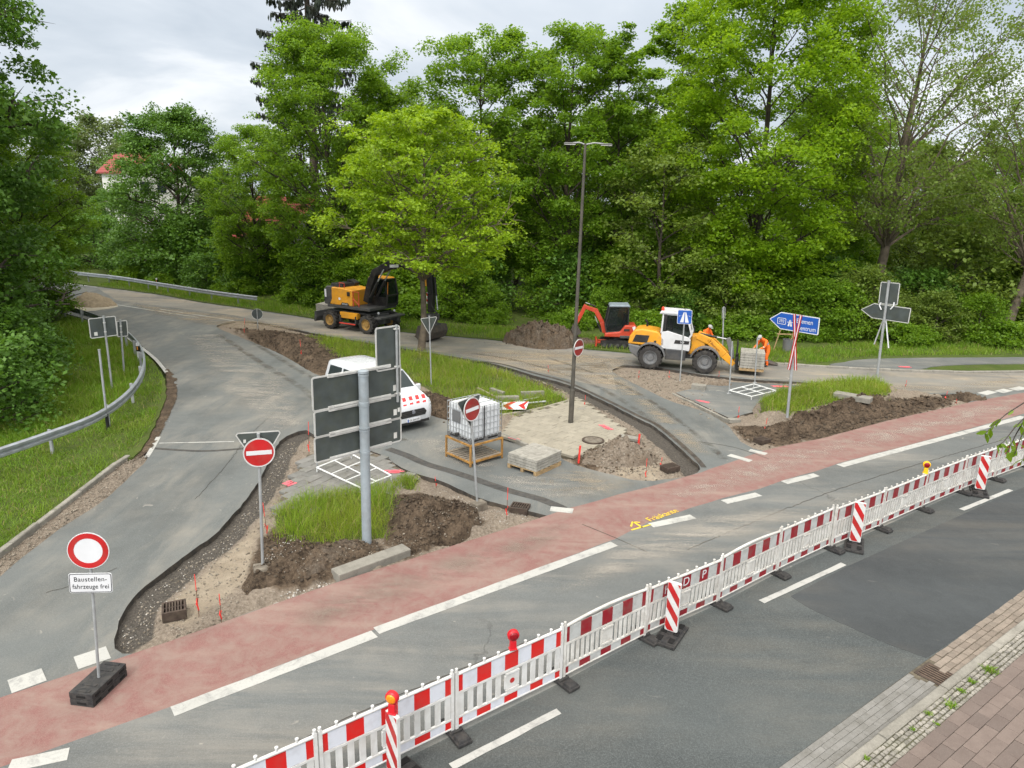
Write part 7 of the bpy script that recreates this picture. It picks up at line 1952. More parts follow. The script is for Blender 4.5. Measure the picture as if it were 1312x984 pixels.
MB().box((2.232, -0.245, 0.40), (0.003, 0.045, 0.11)).build('plate_band', S_BLUE, van)
text('plate_number', 'OL DA 270', 0.095, S_BLACK, van, (2.232, 0.02, 0.40), (R_(90), 0, R_(90)), 0.001, sx=0.9)
MB().box((2.13, 0, 0.30), (0.16, 1.35, 0.10)).build('bumper_grille', BLK, van, bevel=0.02)
MB().lathe([(0.07, 1.86), (0.07, 1.95), (0.05, 1.99), (0.0005, 1.995)], 16, (0.30, 0.40, 0)).build('roof_beacon', LENS_O, van, smooth=40)
for s_ in (-1, 1):
    for xk in (0.05, -1.0): MB().box((xk, s_ * 0.920, 0.72), (0.012, 0.008, 0.80)).build('door_seam', BLK, van)
    MB().box((-0.05 - 0.1, s_ * 0.93, 0.98), (0.18, 0.03, 0.035)).build('door_handle', BLK, van, bevel=0.004)
    MB().box((0.0, s_ * 0.925, 0.50), (1.7, 0.018, 0.10)).build('rub_strip', BLK, van, bevel=0.004)
# red stripes across the bonnet edge
for k in range(5):
    y0_ = -0.62 + k * 0.27; b = MB(); vs = []
    for (x, sh) in ((2.12, 0.0), (2.0, 0.06), (1.84, 0.13)):
        zt_ = topy(x)[1]
        vs += [(x, y0_ + sh, zt_ + 0.022 - 0.03 * abs(y0_ / 0.7) ** 2), (x, y0_ + 0.14 + sh, zt_ + 0.022 - 0.03 * abs(y0_ / 0.7) ** 2)]
    b.add(vs, [(0, 1, 3, 2), (2, 3, 5, 4)]).build('hood_stripe', mat('stripe_red', (0.55, 0.03, 0.03), 0.4), van, fix=False)

# ------------------------------------------------------------------ liquid tank in its cage, on a stillage
i0, i1, i2 = G(574, 584), G(598.5, 600.5), G(641, 588)
hx = i2 - i1; hy = i0 - i1; ih = math.atan2(hx.y, hx.x); ic_ = (i0 + i2) / 2
lx, ly = hx.length, hy.length
STIL = mat('stillage_orange_rust', (0.33, 0.17, 0.04), 0.75, var=0.4, scale=6, dirt=0.4)
GREYWOOD = mat('grey_slats', (0.27, 0.23, 0.18), 0.9, var=0.25, scale=6)
st = thing('steel_stillage', 'rusty orange steel stillage with slatted shelf beneath the white tank', 'stillage', (ic_.x, ic_.y, 0.006), ih)
b = MB(); zt_ = 0.66
for sx in (-1, 1):
    for sy in (-1, 1): b.box((sx * (lx / 2 - 0.03), sy * (ly / 2 - 0.03), zt_ / 2), (0.055, 0.055, zt_))
for z_ in (0.13, zt_):
    for s_ in (-1, 1): b.box((0, s_ * (ly / 2 - 0.03), z_), (lx, 0.05, 0.06)); b.box((s_ * (lx / 2 - 0.03), 0, z_), (0.05, ly, 0.06))
b.build('frame', STIL, st, bevel=0.006)
b = MB()
for k in range(8): b.box((0, -ly / 2 + 0.1 + k * (ly - 0.2) / 7, 0.165), (lx - 0.06, 0.085, 0.02))
b.build('slatted_shelf', GREYWOOD, st)
tk = thing('liquid_tank', 'white plastic liquid tank in a grey wire cage on the rusty stillage', 'water tank', (ic_.x, ic_.y, 0.70), ih)
tx_, ty_ = lx - 0.10, ly - 0.10
TANKM = mat('tank_white_plastic', (0.56, 0.58, 0.60), 0.4, var=0.06, scale=2, dirt=0.12, dirtcol=(0.45, 0.45, 0.42))
b = MB(); b.box((0, 0, 0.62), (tx_ - 0.05, ty_ - 0.05, 0.96)); b.build('tank', TANKM, tk, bevel=0.07, seg=4)
MB().lathe([(0.11, 1.09), (0.11, 1.14), (0.10, 1.15), (0.0005, 1.15)], 20).build('lid', BLK, tk, smooth=40)
b = MB(); b.box((0, 0, 0.03), (tx_, ty_, 0.03)); b.box((0, 0, 0.125), (tx_, ty_, 0.03))
for sx in (-1, 0, 1):
    for sy in (-1, 0, 1): b.box((sx * (tx_ / 2 - 0.07), sy * (ty_ / 2 - 0.07), 0.075), (0.14, 0.14, 0.09))
b.build('pallet_base', MIDG, tk)
b = MB(); r_ = 0.011; X2, Y2 = tx_ / 2 - 0.005, ty_ / 2 - 0.005
for k in range(6):
    z_ = 0.17 + k * 0.19
    b.tube([(-X2, -Y2, z_), (X2, -Y2, z_), (X2, Y2, z_), (-X2, Y2, z_), (-X2, -Y2, z_)], r_, 6, caps=False)
for k in range(9):
    u = -1 + k / 4
    for s_ in (-1, 1):
        b.cyl((u * X2, s_ * Y2, 0.12), (u * X2, s_ * Y2, 1.12), r_, n=6); b.cyl((s_ * X2, u * Y2, 0.12), (s_ * X2, u * Y2, 1.12), r_, n=6)
for y_ in (-0.2, 0.2): b.tube([(-X2, y_, 1.12), (X2, y_, 1.12)], r_, 6)
b.build('wire_cage', STEEL_L, tk, smooth=50)
MB().box((-X2 - 0.014, 0.12, 0.72), (0.008, 0.38, 0.36)).build('label_plate', MIDG, tk); MB().box((-X2 * 0.15, -Y2 - 0.016, 0.62), (0.035, 0.008, 1.0)).build('strap', BLK, tk)
MB().cyl((-X2 - 0.02, 0, 0.2), (-X2 - 0.12, 0, 0.2), 0.05, n=12).build('outlet_valve', BLK, tk)

# ------------------------------------------------------------------ workers
HIVIS = mat('hi_vis_orange', (0.80, 0.14, 0.012), 0.7, var=0.15, scale=6); HIDARK = mat('reflective_grey', (0.32, 0.33, 0.33), 0.5); SKIN = mat('skin', (0.42, 0.22, 0.15), 0.6, var=0.05); BOOT = mat('boot_dark', (0.03, 0.026, 0.022), 0.8); HELM = mat('cap_grey', (0.34, 0.34, 0.33), 0.5)
def person(name, label, loc, yaw, J, boots=True):
    """J: joint -> position (x forward). One continuous skinned body; face and hands modelled, cap as a child"""
    t = thing(name, label, 'person', loc, yaw)
    bones = [('pelvis', 'waist'), ('waist', 'chest'), ('chest', 'neck'), ('neck', 'head'), ('head', 'crown')]
    rad = {'pelvis': .155, 'waist': .145, 'chest': .165, 'neck': .062, 'head': .095, 'crown': .075}
    for s_ in 'lr':
        bones += [('chest', 'shoulder' + s_), ('shoulder' + s_, 'elbow' + s_), ('elbow' + s_, 'wrist' + s_), ('wrist' + s_, 'palm' + s_),
                  ('pelvis', 'hip' + s_), ('hip' + s_, 'knee' + s_), ('knee' + s_, 'ankle' + s_), ('ankle' + s_, 'toe' + s_)]
        rad.update({'shoulder' + s_: .085, 'elbow' + s_: .06, 'wrist' + s_: .045, 'palm' + s_: .042, 'hip' + s_: .115, 'knee' + s_: .078, 'ankle' + s_: .058, 'toe' + s_: .05})
    J = dict(J)
    for s_ in 'lr':
        w_, e_ = Vector(J['wrist' + s_]), Vector(J['elbow' + s_]); d = (w_ - e_).normalized(); J['palm' + s_] = tuple(w_ + d * 0.085)
    names = ['pelvis'] + [k for k in rad if k != 'pelvis']
    vs = [J[k] for k in names]; es = [(names.index(a), names.index(c)) for a, c in bones]; rads = [rad[k] for k in names]
    for s_, sg_ in (('l', 1), ('r', -1)):
        p_ = Vector(J['palm' + s_]); d = (p_ - Vector(J['wrist' + s_])).normalized(); sd = d.cross(Vector((1, 0, 0.3))).normalized(); cu_ = d.cross(sd)
        for k in range(5):
            a_ = (k - 1.5) * 0.022 if k < 4 else -0.05
            q0 = p_ + sd * a_ + d * (0.02 if k < 4 else -0.03); L = (0.075, 0.085, 0.08, 0.06, 0.06)[k]
            q1 = q0 + d * L * 0.55 + (sd * (-0.03) if k == 4 else sd * 0); q2 = q1 + d * L * 0.3 + cu_ * L * 0.35
            i0_ = len(vs); vs += [tuple(q0), tuple(q1), tuple(q2)]; rads += [.011, .0095, .008]
            es += [(names.index('palm' + s_), i0_), (i0_, i0_ + 1), (i0_ + 1, i0_ + 2)]
    me = bpy.data.meshes.new('body'); me.from_pydata(vs, es, [])
    o = bpy.data.objects.new('body', me); COL.objects.link(o)
    sk_ = o.modifiers.new('skin', 'SKIN'); sk_.use_smooth_shade = True
    for i, r_ in enumerate(rads): me.skin_vertices[0].data[i].radius = (r_, r_)
    me.skin_vertices[0].data[0].use_root = True
    sb = o.modifiers.new('sub', 'SUBSURF'); sb.levels = 1; sb.render_levels = 1
    bpy.context.view_layer.update()
    dg = bpy.context.evaluated_depsgraph_get()
    m2 = bpy.data.meshes.new_from_object(o.evaluated_get(dg)); bpy.data.objects.remove(o)
    # face: nose and brow pushed out of the head, ears at its sides
    hc, fw = Vector(J['head']), (Vector(J.get('look', (1, 0, 0)))).normalized()
    for v in m2.vertices:
        r_ = v.co - hc
        if r_.length < 0.14:
            c_ = r_.normalized().dot(fw)
            if c_ > 0.93: v.co += fw * 0.022
    for m_ in (HIVIS, HIDARK, SKIN, BOOT): m2.materials.append(m_)
    def near(p, a, c):
        a, c = Vector(J[a]), Vector(J[c]); ab = c - a; t_ = max(0, min(1, (p - a).dot(ab) / (ab.length_squared + 1e-9))); return (p - a - ab * t_).length, t_
    for f in m2.polygons:
        f.use_smooth = True
        best = min(((near(f.center, a, c)[0] / max(rad[a], .05), a, c, near(f.center, a, c)[1]) for a, c in bones), key=lambda q: q[0])
        _, a, c, t_ = best; mi = 0
        if a in ('neck', 'head') : mi = 2
        elif a.startswith('wrist'): mi = 2
        elif a.startswith('ankle'): mi = 3
        elif a.startswith('knee') and (0.30 < t_ < 0.42): mi = 1
        elif a.startswith('elbow') and 0.2 < t_ < 0.42: mi = 1
        elif a == 'waist' and 0.1 < t_ < 0.32: mi = 1
        f.material_index = mi
    body = bpy.data.objects.new('body', m2); COL.objects.link(body); body.parent = t
    upv = (Vector(J['crown']) - hc).normalized(); sdv = upv.cross(fw).normalized()
    for s_ in (-1, 1):
        e_ = MB(); e_.ball(tuple(hc + fw * 0.092 + sdv * 0.034 * s_ + upv * 0.02), 0.013, n=6); e_.build('eye', BOOT, t)
        e_ = MB(); e_.ball(tuple(hc + sdv * 0.098 * s_), 0.026, n=6, sc=(0.9, 0.6, 1.3)); e_.build('ear', SKIN, t)
    MB().bar(tuple(hc + fw * 0.098 - upv * 0.045 - sdv * 0.025), tuple(hc + fw * 0.098 - upv * 0.045 + sdv * 0.025), 0.008, 0.01).build('mouth', mat('lip', (0.3, 0.1, 0.08)), t)
    cpb = MB(); cc_ = hc + upv * 0.055
    cpb.ball((0, 0, 0), 0.118, n=10, sc=(1.05, 0.95, 0.75)); cpb.box((0.12, 0, -0.005), (0.10, 0.15, 0.014))
    cp = cpb.build('hard_hat', HELM, t, smooth=50); M_ = Matrix((fw, upv.cross(fw).normalized(), upv)).transposed()
    cp.rotation_euler = M_.to_euler(); cp.location = cc_
    return t
JB = {'pelvis': (-.18, 0, .92), 'waist': (-.10, 0, 1.10), 'chest': (.10, 0, 1.30), 'neck': (.24, 0, 1.42), 'head': (.34, 0, 1.47), 'crown': (.42, 0, 1.53), 'look': (0.6, 0, -0.8),
      'shoulderl': (.10, .19, 1.33), 'shoulderr': (.10, -.19, 1.33), 'elbowl': (.24, .27, 1.06), 'elbowr': (.24, -.27, 1.06), 'wristl': (.46, .20, .96), 'wristr': (.46, -.20, .96),
      'hipl': (-.18, .11, .86), 'hipr': (-.18, -.11, .86), 'kneel': (-.04, .15, .49), 'kneer': (-.08, -.15, .49), 'anklel': (-.14, .17, .09), 'ankler': (-.18, -.17, .09), 'toel': (.04, .19, .05), 'toer': (0, -.19, .05)}
pw = G(975, 470)
person('person', 'worker in orange hi-vis suit stooping behind the pallet of pavers', (pw.x + 0.1, pw.y + 0.1, 0.0), R_(205), JB)
JS = {'pelvis': (-.05, 0, .95), 'waist': (-.02, 0, 1.13), 'chest': (.06, 0, 1.36), 'neck': (.12, 0, 1.50), 'head': (.19, 0, 1.58), 'crown': (.22, 0, 1.68), 'look': (0.9, 0, -0.45),
      'shoulderl': (.05, .19, 1.39), 'shoulderr': (.05, -.19, 1.39), 'elbowl': (.16, .28, 1.12), 'elbowr': (.16, -.28, 1.12), 'wristl': (.40, .18, 1.08), 'wristr': (.40, -.18, 1.08),
      'hipl': (-.05, .11, .90), 'hipr': (-.05, -.11, .90), 'kneel': (.02, .13, .50), 'kneer': (0, -.13, .50), 'anklel': (-.06, .14, .09), 'ankler': (-.06, -.14, .09), 'toel': (.12, .16, .05), 'toer': (.12, -.16, .05)}
q_ = VP(G(900, 466), 901, 424)
gp_ = G(902.5, 457)
person('person', 'worker in orange hi-vis jacket half hidden behind the wheel loader arm', (gp_.x, gp_.y, 0.0), R_(-55), JS)
# ================================================================== heaps, loose things, houses, twig
def heap(name, label, c, rx, ry, rot, h, m=None, seed=1, rough=0.42, dark=1.0, sand=0.0, grass=0.0, peaks=None, z0=None):
    """a mound with a ragged outline; peaks: extra (x, y, r, h) bumps in its own axes"""
    n = int(max(rx, ry) * 2 * 1.25 / 0.06); n = min(110, max(30, n))
    u = np.linspace(-1.25, 1.25, n); X, Y = np.meshgrid(u * rx, u * ry)
    ns = fbm(X + seed * 7, Y + seed * 3, 0.9, 4, seed)
    rr_ = np.hypot(X / rx, Y / ry) + (ns - 0.5) * 0.65
    k = np.clip(1 - rr_, 0, 1)
    Z = h * (k ** 0.8) * 1.15 * (0.7 + 0.6 * fbm(X, Y, 1.6, 3, seed + 5))
    for (px_, py_, r_, ph_) in (peaks or []): Z += ph_ * np.exp(-((X - px_) ** 2 + (Y - py_) ** 2) / r_ ** 2)
    lump = np.abs(fbm(X, Y, 3.2, 4, seed + 9, 0.6) - 0.5) * 2
    Z += rough * h * (0.55 - lump * 1.6) * sstep(0, 0.25, k) * 1.3 + rough * h * (fbm(X, Y, 8.0, 4, seed + 13, 0.65) - 0.5) * sstep(0, 0.2, k) * 1.6 - 0.10 * sstep(0.12, 0.0, k)
    keep = rr_ < 1.06
    idx = -np.ones(X.shape, int); idx[keep] = np.arange(keep.sum())
    q = np.stack([idx[:-1, :-1], idx[:-1, 1:], idx[1:, 1:], idx[1:, :-1]], -1).reshape(-1, 4); q = q[(q >= 0).all(1)]
    # rest the mound on the ground below it
    cr_, sr_ = math.cos(rot), math.sin(rot)
    GX, GY = c[0] + X[keep] * cr_ - Y[keep] * sr_, c[1] + X[keep] * sr_ + Y[keep] * cr_
    GZ = np.array([gz(x, y) for x, y in zip(GX, GY)]) if z0 is None else np.full(GX.shape, z0)
    Zf = np.full(X.shape, -9.0); Zf[keep] = Z[keep] + GZ
    HEAPS.append((c[0], c[1], rot, u * rx, u * ry, Zf, keep))
    o = fast_mesh(name, np.stack([X[keep], Y[keep], Z[keep] + GZ], 1), q, m or M_SOIL, smooth=True)
    for nm, arr in (('dark', dark), ('sand', sand), ('grass', grass)):
        a = np.full(int(keep.sum()), float(arr))
        if nm == 'grass' and grass: a = grass * (fbm(X[keep], Y[keep], 1.2, 3, seed + 2) > 0.52)
        at = o.data.attributes.new(nm, 'FLOAT', 'POINT'); at.data.foreach_set('value', a.astype(np.float32))
    o.location = (c[0], c[1], 0); o.rotation_euler = (0, 0, rot)
    return tag(o, label, 'soil heap')
def GP(px, py): p = G(px, py); return (p.x, p.y)
heap('soil_heap', 'dark lumpy soil heap beside the leaning no entry sign', GP(553, 676), 1.25, 0.85, R_(35), 0.42, seed=3, peaks=[(-0.4, 0.1, 0.35, 0.12), (0.45, -0.1, 0.3, 0.10)])
heap('soil_heap', 'low brown soil heap at the foot of the large direction sign', GP(425, 722), 1.15, 0.42, R_(44), 0.24, seed=4, dark=0.6, rough=0.3)
heap('soil_heap', 'dark soil clods around the footing of the left no entry sign', GP(352, 741), 0.80, 0.48, R_(45), 0.20, seed=6, rough=0.35, dark=0.8)
heap('soil_heap', 'pale brown soil heap with a dark pit behind it beside the manhole cover', GP(797, 590), 1.2, 0.66, R_(5), 0.48, seed=7, dark=0.4, peaks=[(0.2, 0.1, 0.4, 0.1)])
heap('soil_heap', 'dark soil bank behind the white van at the foot of the grass', GP(560, 522), 2.2, 0.65, R_(-52), 0.26, seed=8)
heap('soil_heap', 'long dark soil ridge at the far tip of the middle island', GP(372, 446), 3.6, 0.85, R_(-58), 0.42, seed=9, rough=0.3)
heap('soil_heap', 'big earth mound with tufts of grass on the far verge by the small excavator', GP(697, 441), 2.1, 1.3, R_(-12), 0.92, seed=10, dark=0.6, grass=0.0, z0=0.03, peaks=[(-0.6, 0, 0.8, 0.3), (1.2, 0.2, 0.6, 0.25)])
heap('soil_heap', 'flat trail of earth between the mound and the small excavator', GP(744, 442), 1.3, 0.7, R_(-12), 0.32, seed=16, dark=0.6, grass=0.0, z0=0.03)
heap('gravel_heap', 'small brown gravel heap on the right island in front of the wheel loader', GP(918, 493), 0.75, 0.4, R_(-10), 0.26, seed=11, dark=0.45)
heap('soil_heap', 'dark earth clods at the right tip of the right island', GP(1236, 510), 0.9, 0.45, R_(10), 0.25, seed=12)
heap('soil_heap', 'dark soil bank below the blue arrow signpost', GP(1010, 552), 1.7, 0.55, R_(38), 0.30, seed=17, rough=0.3)
heap('soil_heap', 'dark soil bank along the cycle lane below the right grass patch', GP(1095, 533), 2.3, 0.6, R_(32), 0.30, seed=18, rough=0.3)
SANDM = mat('heaped_sand', (0.25, 0.20, 0.135), 0.95, var=0.2, scale=6, bump=0.4)
sp_ = heap('sand_heap', 'smooth cone of sand on the road beside the guard rail at left', GP(112, 391), 1.75, 1.25, R_(5), 0.85, SANDM, seed=13, rough=0.03, z0=0.0)
tag(sp_, None, 'sand heap')
film = slab('sand_film', dense(GL([(72,390),(95,386),(140,387),(150,393),(120,398),(85,399)]), 0.4, 0.06), [], 0.0075, 0.003, [mat('spilled_sand', (0.36, 0.32, 0.25), 0.95, var=0.25, scale=2)]); tag(film, kind='structure')
# stones and clods too many to count
def rubble(name, poly, n, s0, s1, m, seed, z=None):
    r = np.random.default_rng(seed); a = np.array([tuple(p) for p in poly]); P = []
    while len(P) < n:
        X, Y = r.uniform(a[:, 0].min(), a[:, 0].max(), n * 3), r.uniform(a[:, 1].min(), a[:, 1].max(), n * 3)
        ok = inside(poly, X, Y); P += list(zip(X[ok], Y[ok]))
    P = np.array(P[:n]); Z = np.array([gz(x, y) for x, y in P]) if z is None else np.full(n, z)
    s_ = s0 + (s1 - s0) * r.random(n) ** 3
    ico = np.array([(0, 0, 1), (.89, 0, .45), (.28, .85, .45), (-.72, .53, .45), (-.72, -.53, .45), (.28, -.85, .45), (.72, .53, -.45), (-.28, .85, -.45), (-.89, 0, -.45), (-.28, -.85, -.45), (.72, -.53, -.45), (0, 0, -1)])
    fc = np.array([(0,1,2),(0,2,3),(0,3,4),(0,4,5),(0,5,1),(1,6,2),(2,7,3),(3,8,4),(4,9,5),(5,10,1),(2,6,7),(3,7,8),(4,8,9),(5,9,10),(1,10,6),(11,7,6),(11,8,7),(11,9,8),(11,10,9),(11,6,10)])
    V = ico[None] * r.uniform(0.65, 1.3, (n, 12, 1)) * s_[:, None, None] * r.uniform(0.6, 1.2, (n, 1, 3)) * np.array([1, 1, 0.75])
    V += np.stack([P[:, 0], P[:, 1], Z + s_ * 0.25], 1)[:, None]
    F = (fc[None] + np.arange(n)[:, None, None] * 12).reshape(-1, 3)
    return tag(fast_mesh(name, V.reshape(-1, 3), F, m), kind='stuff')
M_PEB = mat_stone('pebbles', (0.10, 0.082, 0.06), (0.30, 0.265, 0.215))
M_CLOD = mat_stone('soil_clods', (0.03, 0.021, 0.014), (0.10, 0.07, 0.045))
i1 = [tuple(p) for p in W1]; i2_ = [tuple(p) for p in W2]; i3_ = [tuple(p) for p in W3]
rubble('pebbles', GL([(152,830),(160,790),(230,722),(285,685),(330,630),(352,585),(372,562),(392,562),(385,590),(345,650),(335,700),(318,760),(290,792),(235,812)]), 2200, 0.006, 0.032, M_PEB, 1)
rubble('pebbles', GL([(330,755),(360,750),(440,738),(520,712),(600,690),(690,662),(680,655),(560,640),(540,636),(620,650),(600,664),(520,690),(420,725)]), 900, 0.006, 0.03, M_PEB, 2)
M_CHIP = mat_stone('white_chips', (0.32, 0.30, 0.27), (0.50, 0.48, 0.44))
rubble('chips', GL([(153,828),(152,806),(175,768),(230,722),(285,683),(330,630),(350,590),(366,570),(385,566),(352,610),(318,660),(285,712),(240,760),(190,808)]), 420, 0.004, 0.020, M_CHIP, 21)
rubble('chips', GL([(335,730),(350,700),(375,690),(390,705),(370,735)]), 160, 0.008, 0.025, M_CHIP, 22)
rubble('chips', GL([(345,768),(420,742),(432,748),(350,775)]), 120, 0.012, 0.04, M_CHIP, 23)
rubble('chips', GL([(560,628),(640,650),(690,658),(640,676),(600,668),(560,640)]), 300, 0.006, 0.025, M_CHIP, 24)
rubble('clods', GL([(500,690),(510,640),(545,636),(600,655),(615,670),(560,696),(520,708)]), 1500, 0.008, 0.055, M_CLOD, 3)
rubble('clods', GL([(320,750),(340,690),(360,690),(480,700),(494,708),(431,736),(375,755)]), 700, 0.012, 0.06, M_CLOD, 4)
rubble('pebbles', GL([(735,588),(760,572),(820,555),(862,590),(880,606),(830,614),(790,606)]), 1300, 0.01, 0.045, M_PEB, 5)
rubble('clods', GL([(285,418),(400,432),(450,442),(400,470),(330,438)]), 700, 0.02, 0.09, M_CLOD, 6)
rubble('pebbles', GL([(788,474),(850,476),(920,486),(900,505),(930,540),(975,572),(940,555),(860,510),(800,484)]), 1200, 0.012, 0.06, M_PEB, 7)
rubble('clods', GL([(940,548),(1000,545),(1140,518),(1240,508),(1215,520),(1129,540),(1000,571),(965,570)]), 1500, 0.015, 0.08, M_CLOD, 8)
rubble('pebbles', gp, 1300, 0.006, 0.03, M_PEB, 9, z=0.02)
rubble('pebbles', GL([(594,464),(684,484),(727,497),(770,520),(815,545),(830,565),(800,548),(740,516),(680,496)]), 900, 0.012, 0.05, M_PEB, 10)

rubble('clods', GL([(735,592),(770,570),(820,565),(850,590),(820,608),(770,602)]), 500, 0.01, 0.05, M_CLOD, 11)
rubble('clods', GL([(648,441),(680,428),(735,432),(760,444),(700,449)]), 500, 0.03, 0.12, M_CLOD, 12)
rubble('clods', GL([(540,520),(560,510),(592,532),(575,545),(550,532)]), 350, 0.015, 0.06, M_CLOD, 13)

blades('grass', GL([(655,436),(690,424),(725,430),(735,438),(700,440)]), 2600, 0.38, 0.012, L_BLADE2, seed=31, clump=0.35)
# kerbstones, slabs and boards left lying about
def block(name, label, px, py, d, rotz, m=M_CONC, cat='kerbstone', group=None, z=None, tip=(0, 0)):
    p = GS(px, py) if z is None else G(px, py, z)
    o = MB().box((0, 0, d[2] / 2), d).build(name, m, bevel=0.012); o.location = p; o.rotation_euler = (tip[0], tip[1], rotz)
    return tag(o, label, cat, group)
pk0, pk1 = G(431, 745), G(523, 709); kd = pk1 - pk0
o = MB().box((0, 0, 0.05), (kd.length, 0.34, 0.30)).build('kerbstone', M_CONC, bevel=0.02); mid_ = (pk0 + pk1) / 2; o.location = (mid_.x - 0.06, mid_.y + 0.12, -0.06); o.rotation_euler = (0.04, 0.02, math.atan2(kd.y, kd.x)); tag(o, 'long concrete kerbstone beside the cycle lane below the large direction sign', 'kerbstone')
block('kerbstone', 'grey kerbstone on the grass, farthest left of the three', 637, 507, (0.85, 0.16, 0.25), R_(-50))
block('kerbstone', 'grey kerbstone on the grass just behind the chevron board', 650, 515.5, (0.9, 0.25, 0.25), R_(10))
block('kerbstone', 'grey kerbstone on the grass right of the chevron board', 682, 510, (0.95, 0.16, 0.28), R_(14))
block('stone_slab', 'loose paver beside the foot of the street lamp', 745, 527, (0.3, 0.2, 0.12), R_(20), cat='stone')
block('stone_slab', 'broken slab at the edge of the pit by the pink peg', 807, 563, (0.7, 0.25, 0.10), R_(-20), cat='stone', tip=(0.1, 0.05))
block('stone_slab', 'concrete slab sunk in the grass of the right island', 1092, 512, (1.35, 0.5, 0.2), R_(-38), cat='stone')
block('stone_slab', 'pale broken concrete lump at the gravel edge right of the loader', 895, 499, (0.6, 0.35, 0.22), R_(-20), cat='stone')
block('stone_slab', 'broken concrete lump at the left foot of the asphalt pad', 940, 541, (0.45, 0.25, 0.14), R_(10), cat='stone')
GRATE = mat('cast_iron', (0.075, 0.055, 0.045), 0.7, 0.5, 0.35, 8, dirt=0.5)
def grate_box(px, py, w, l, h, rotz, label, tip=(0, 0), name='drain_grate'):
    p = GS(px, py); t = thing(name, label, 'drain grate', (p.x, p.y, p.z + 0.01), rotz); t.rotation_euler = (tip[0], tip[1], rotz)
    b = MB()
    for s_ in (-1, 1): b.box((s_ * (l / 2 - 0.02), 0, h / 2), (0.04, w, h)); b.box((0, s_ * (w / 2 - 0.02), h / 2), (l - 0.08, 0.04, h))
    b.build('frame', GRATE, t, bevel=0.006)
    b = MB()
    for k in range(6): b.box((-l / 2 + 0.085 + k * (l - 0.17) / 5, 0, h - 0.015), (0.028, w - 0.07, 0.03))
    b.box((0, 0, h - 0.03), (l - 0.08, 0.03, 0.03)); b.build('bars', GRATE, t)
    MB().box((0, 0, 0.02), (l - 0.06, w - 0.06, 0.02)).build('sump_shade', BLK, t)  # black floor stands for the shade under the bars
    return t
grate_box(224, 789, 0.42, 0.42, 0.20, R_(25), 'square iron drain grate lifted out of the gravel near the left red stakes')
grate_box(666, 657, 0.40, 0.48, 0.20, R_(-15), 'square iron drain grate beside the red stake right of the leaning sign')
grate_box(976, 567, 0.36, 0.46, 0.14, R_(30), 'iron drain grate at the corner where the right island meets the cycle lane')
grate_box(858, 603, 0.36, 0.5, 0.16, R_(30), 'iron drain grate between two red stakes at the right tip of the middle island')
gd = off(o0, (gA + gB) / 2, wg / 2 - 0.02)
t = thing('gutter_drain', 'rusty slotted drain set in the gutter, bottom right of the photo', 'drain grate', (gd.x, gd.y, 0.0), khd)
gl_, gw_ = gB - gA - 0.02, wg - 0.04
b = MB()
for s_ in (-1, 1): b.box((s_ * (gl_ / 2 - 0.02), 0, 0.005), (0.04, gw_, 0.02)); b.box((0, s_ * (gw_ / 2 - 0.02), 0.005), (gl_ - 0.08, 0.04, 0.02))
b.build('frame', GRATE, t, bevel=0.003)
b = MB()
for k in range(7): b.box((-gl_ / 2 + 0.06 + k * (gl_ - 0.12) / 6, 0, 0.003), (0.030, gw_ - 0.07, 0.022))
b.build('bars', mat('rusty_iron', (0.12, 0.085, 0.062), 0.75, 0.2, 0.35, 8), t)
MB().box((0, 0, 0.0), (gl_ - 0.06, gw_ - 0.06, 0.004)).build('sump_shade', mat('sump_shade_black', (0.004, 0.004, 0.004), 0.9), t)  # black sheet stands for the shade in the shaft below the bars
# manhole on the sandy paving
pm_ = G(760, 564, 0.15); mh = thing('manhole_cover', 'round iron manhole cover in the sandy paving below the street lamp', 'manhole cover', (pm_.x, pm_.y, 0.135))
ring('ring_frame', 0.30, 0.37, 0, 0.03, 0, GRATE, mh).rotation_euler = (R_(90), 0, 0)
MB().lathe([(0.365, -0.32), (0.365, 0.004)], 28, caps=False).build('shaft', CONC_OLD, mh, smooth=60)
cv = MB(); cv.lathe([(0.0005, 0.03), (0.295, 0.03), (0.297, 0.0)], 28)
for k in range(8): cv.box((0.17 * math.cos(k * .785), 0.17 * math.sin(k * .785), 0.032), (0.16, 0.03, 0.006), rot=(0, 0, k * .785))
cv.build('cover', CONC_OLD, mh)
# chevron board and two tubes lying in the grass
pc_ = GS(659, 525); cb_ = thing('chevron_board', 'red and white chevron board lying face up on the grass', 'road sign', (pc_.x, pc_.y, pc_.z + 0.16), R_(-8)); cb_.rotation_euler = (R_(12), R_(-6), R_(-12))
MB().box((0, 0, 0), (1.0, 0.62, 0.015)).build('board', S_WHITE, cb_, bevel=0.004)
b = MB()
for x0 in (-0.62, -0.02):
    P = [(x0 + 0.42, 0.30), (x0 + 0.16, 0.0), (x0 + 0.42, -0.30), (x0 + 0.66, -0.30), (x0 + 0.40, 0.0), (x0 + 0.66, 0.30)]
    P = [(max(-0.49, min(0.49, x_)), y_) for x_, y_ in P]
    b.add([(x_, y_, 0.010) for x_, y_ in P], [(0, 1, 4, 5), (1, 2, 3, 4)])
b.build('chevrons', S_RED, cb_, fix=False)
for (a_, c_, lab) in (((640, 523), (699, 517), 'bright steel tube lying in the grass right of the chevron board'), ((655, 519), (690, 512), 'second steel tube lying behind the chevron board')):
    p_, q_ = GS(*a_), GS(*c_); o = MB().cyl(p_ + Vector((0, 0, 0.09)), q_ + Vector((0, 0, 0.09)), 0.035, n=12).build('steel_tube', STEEL_L, smooth=40); tag(o, lab, 'tube')
tag(MB().bar(G(612, 497, 0.3), G(634, 508, 0.25), 0.06, 0.05).build('wooden_lath', GREYWOOD), 'pale wooden lath sloping in the grass left of the kerbstones', 'lath')
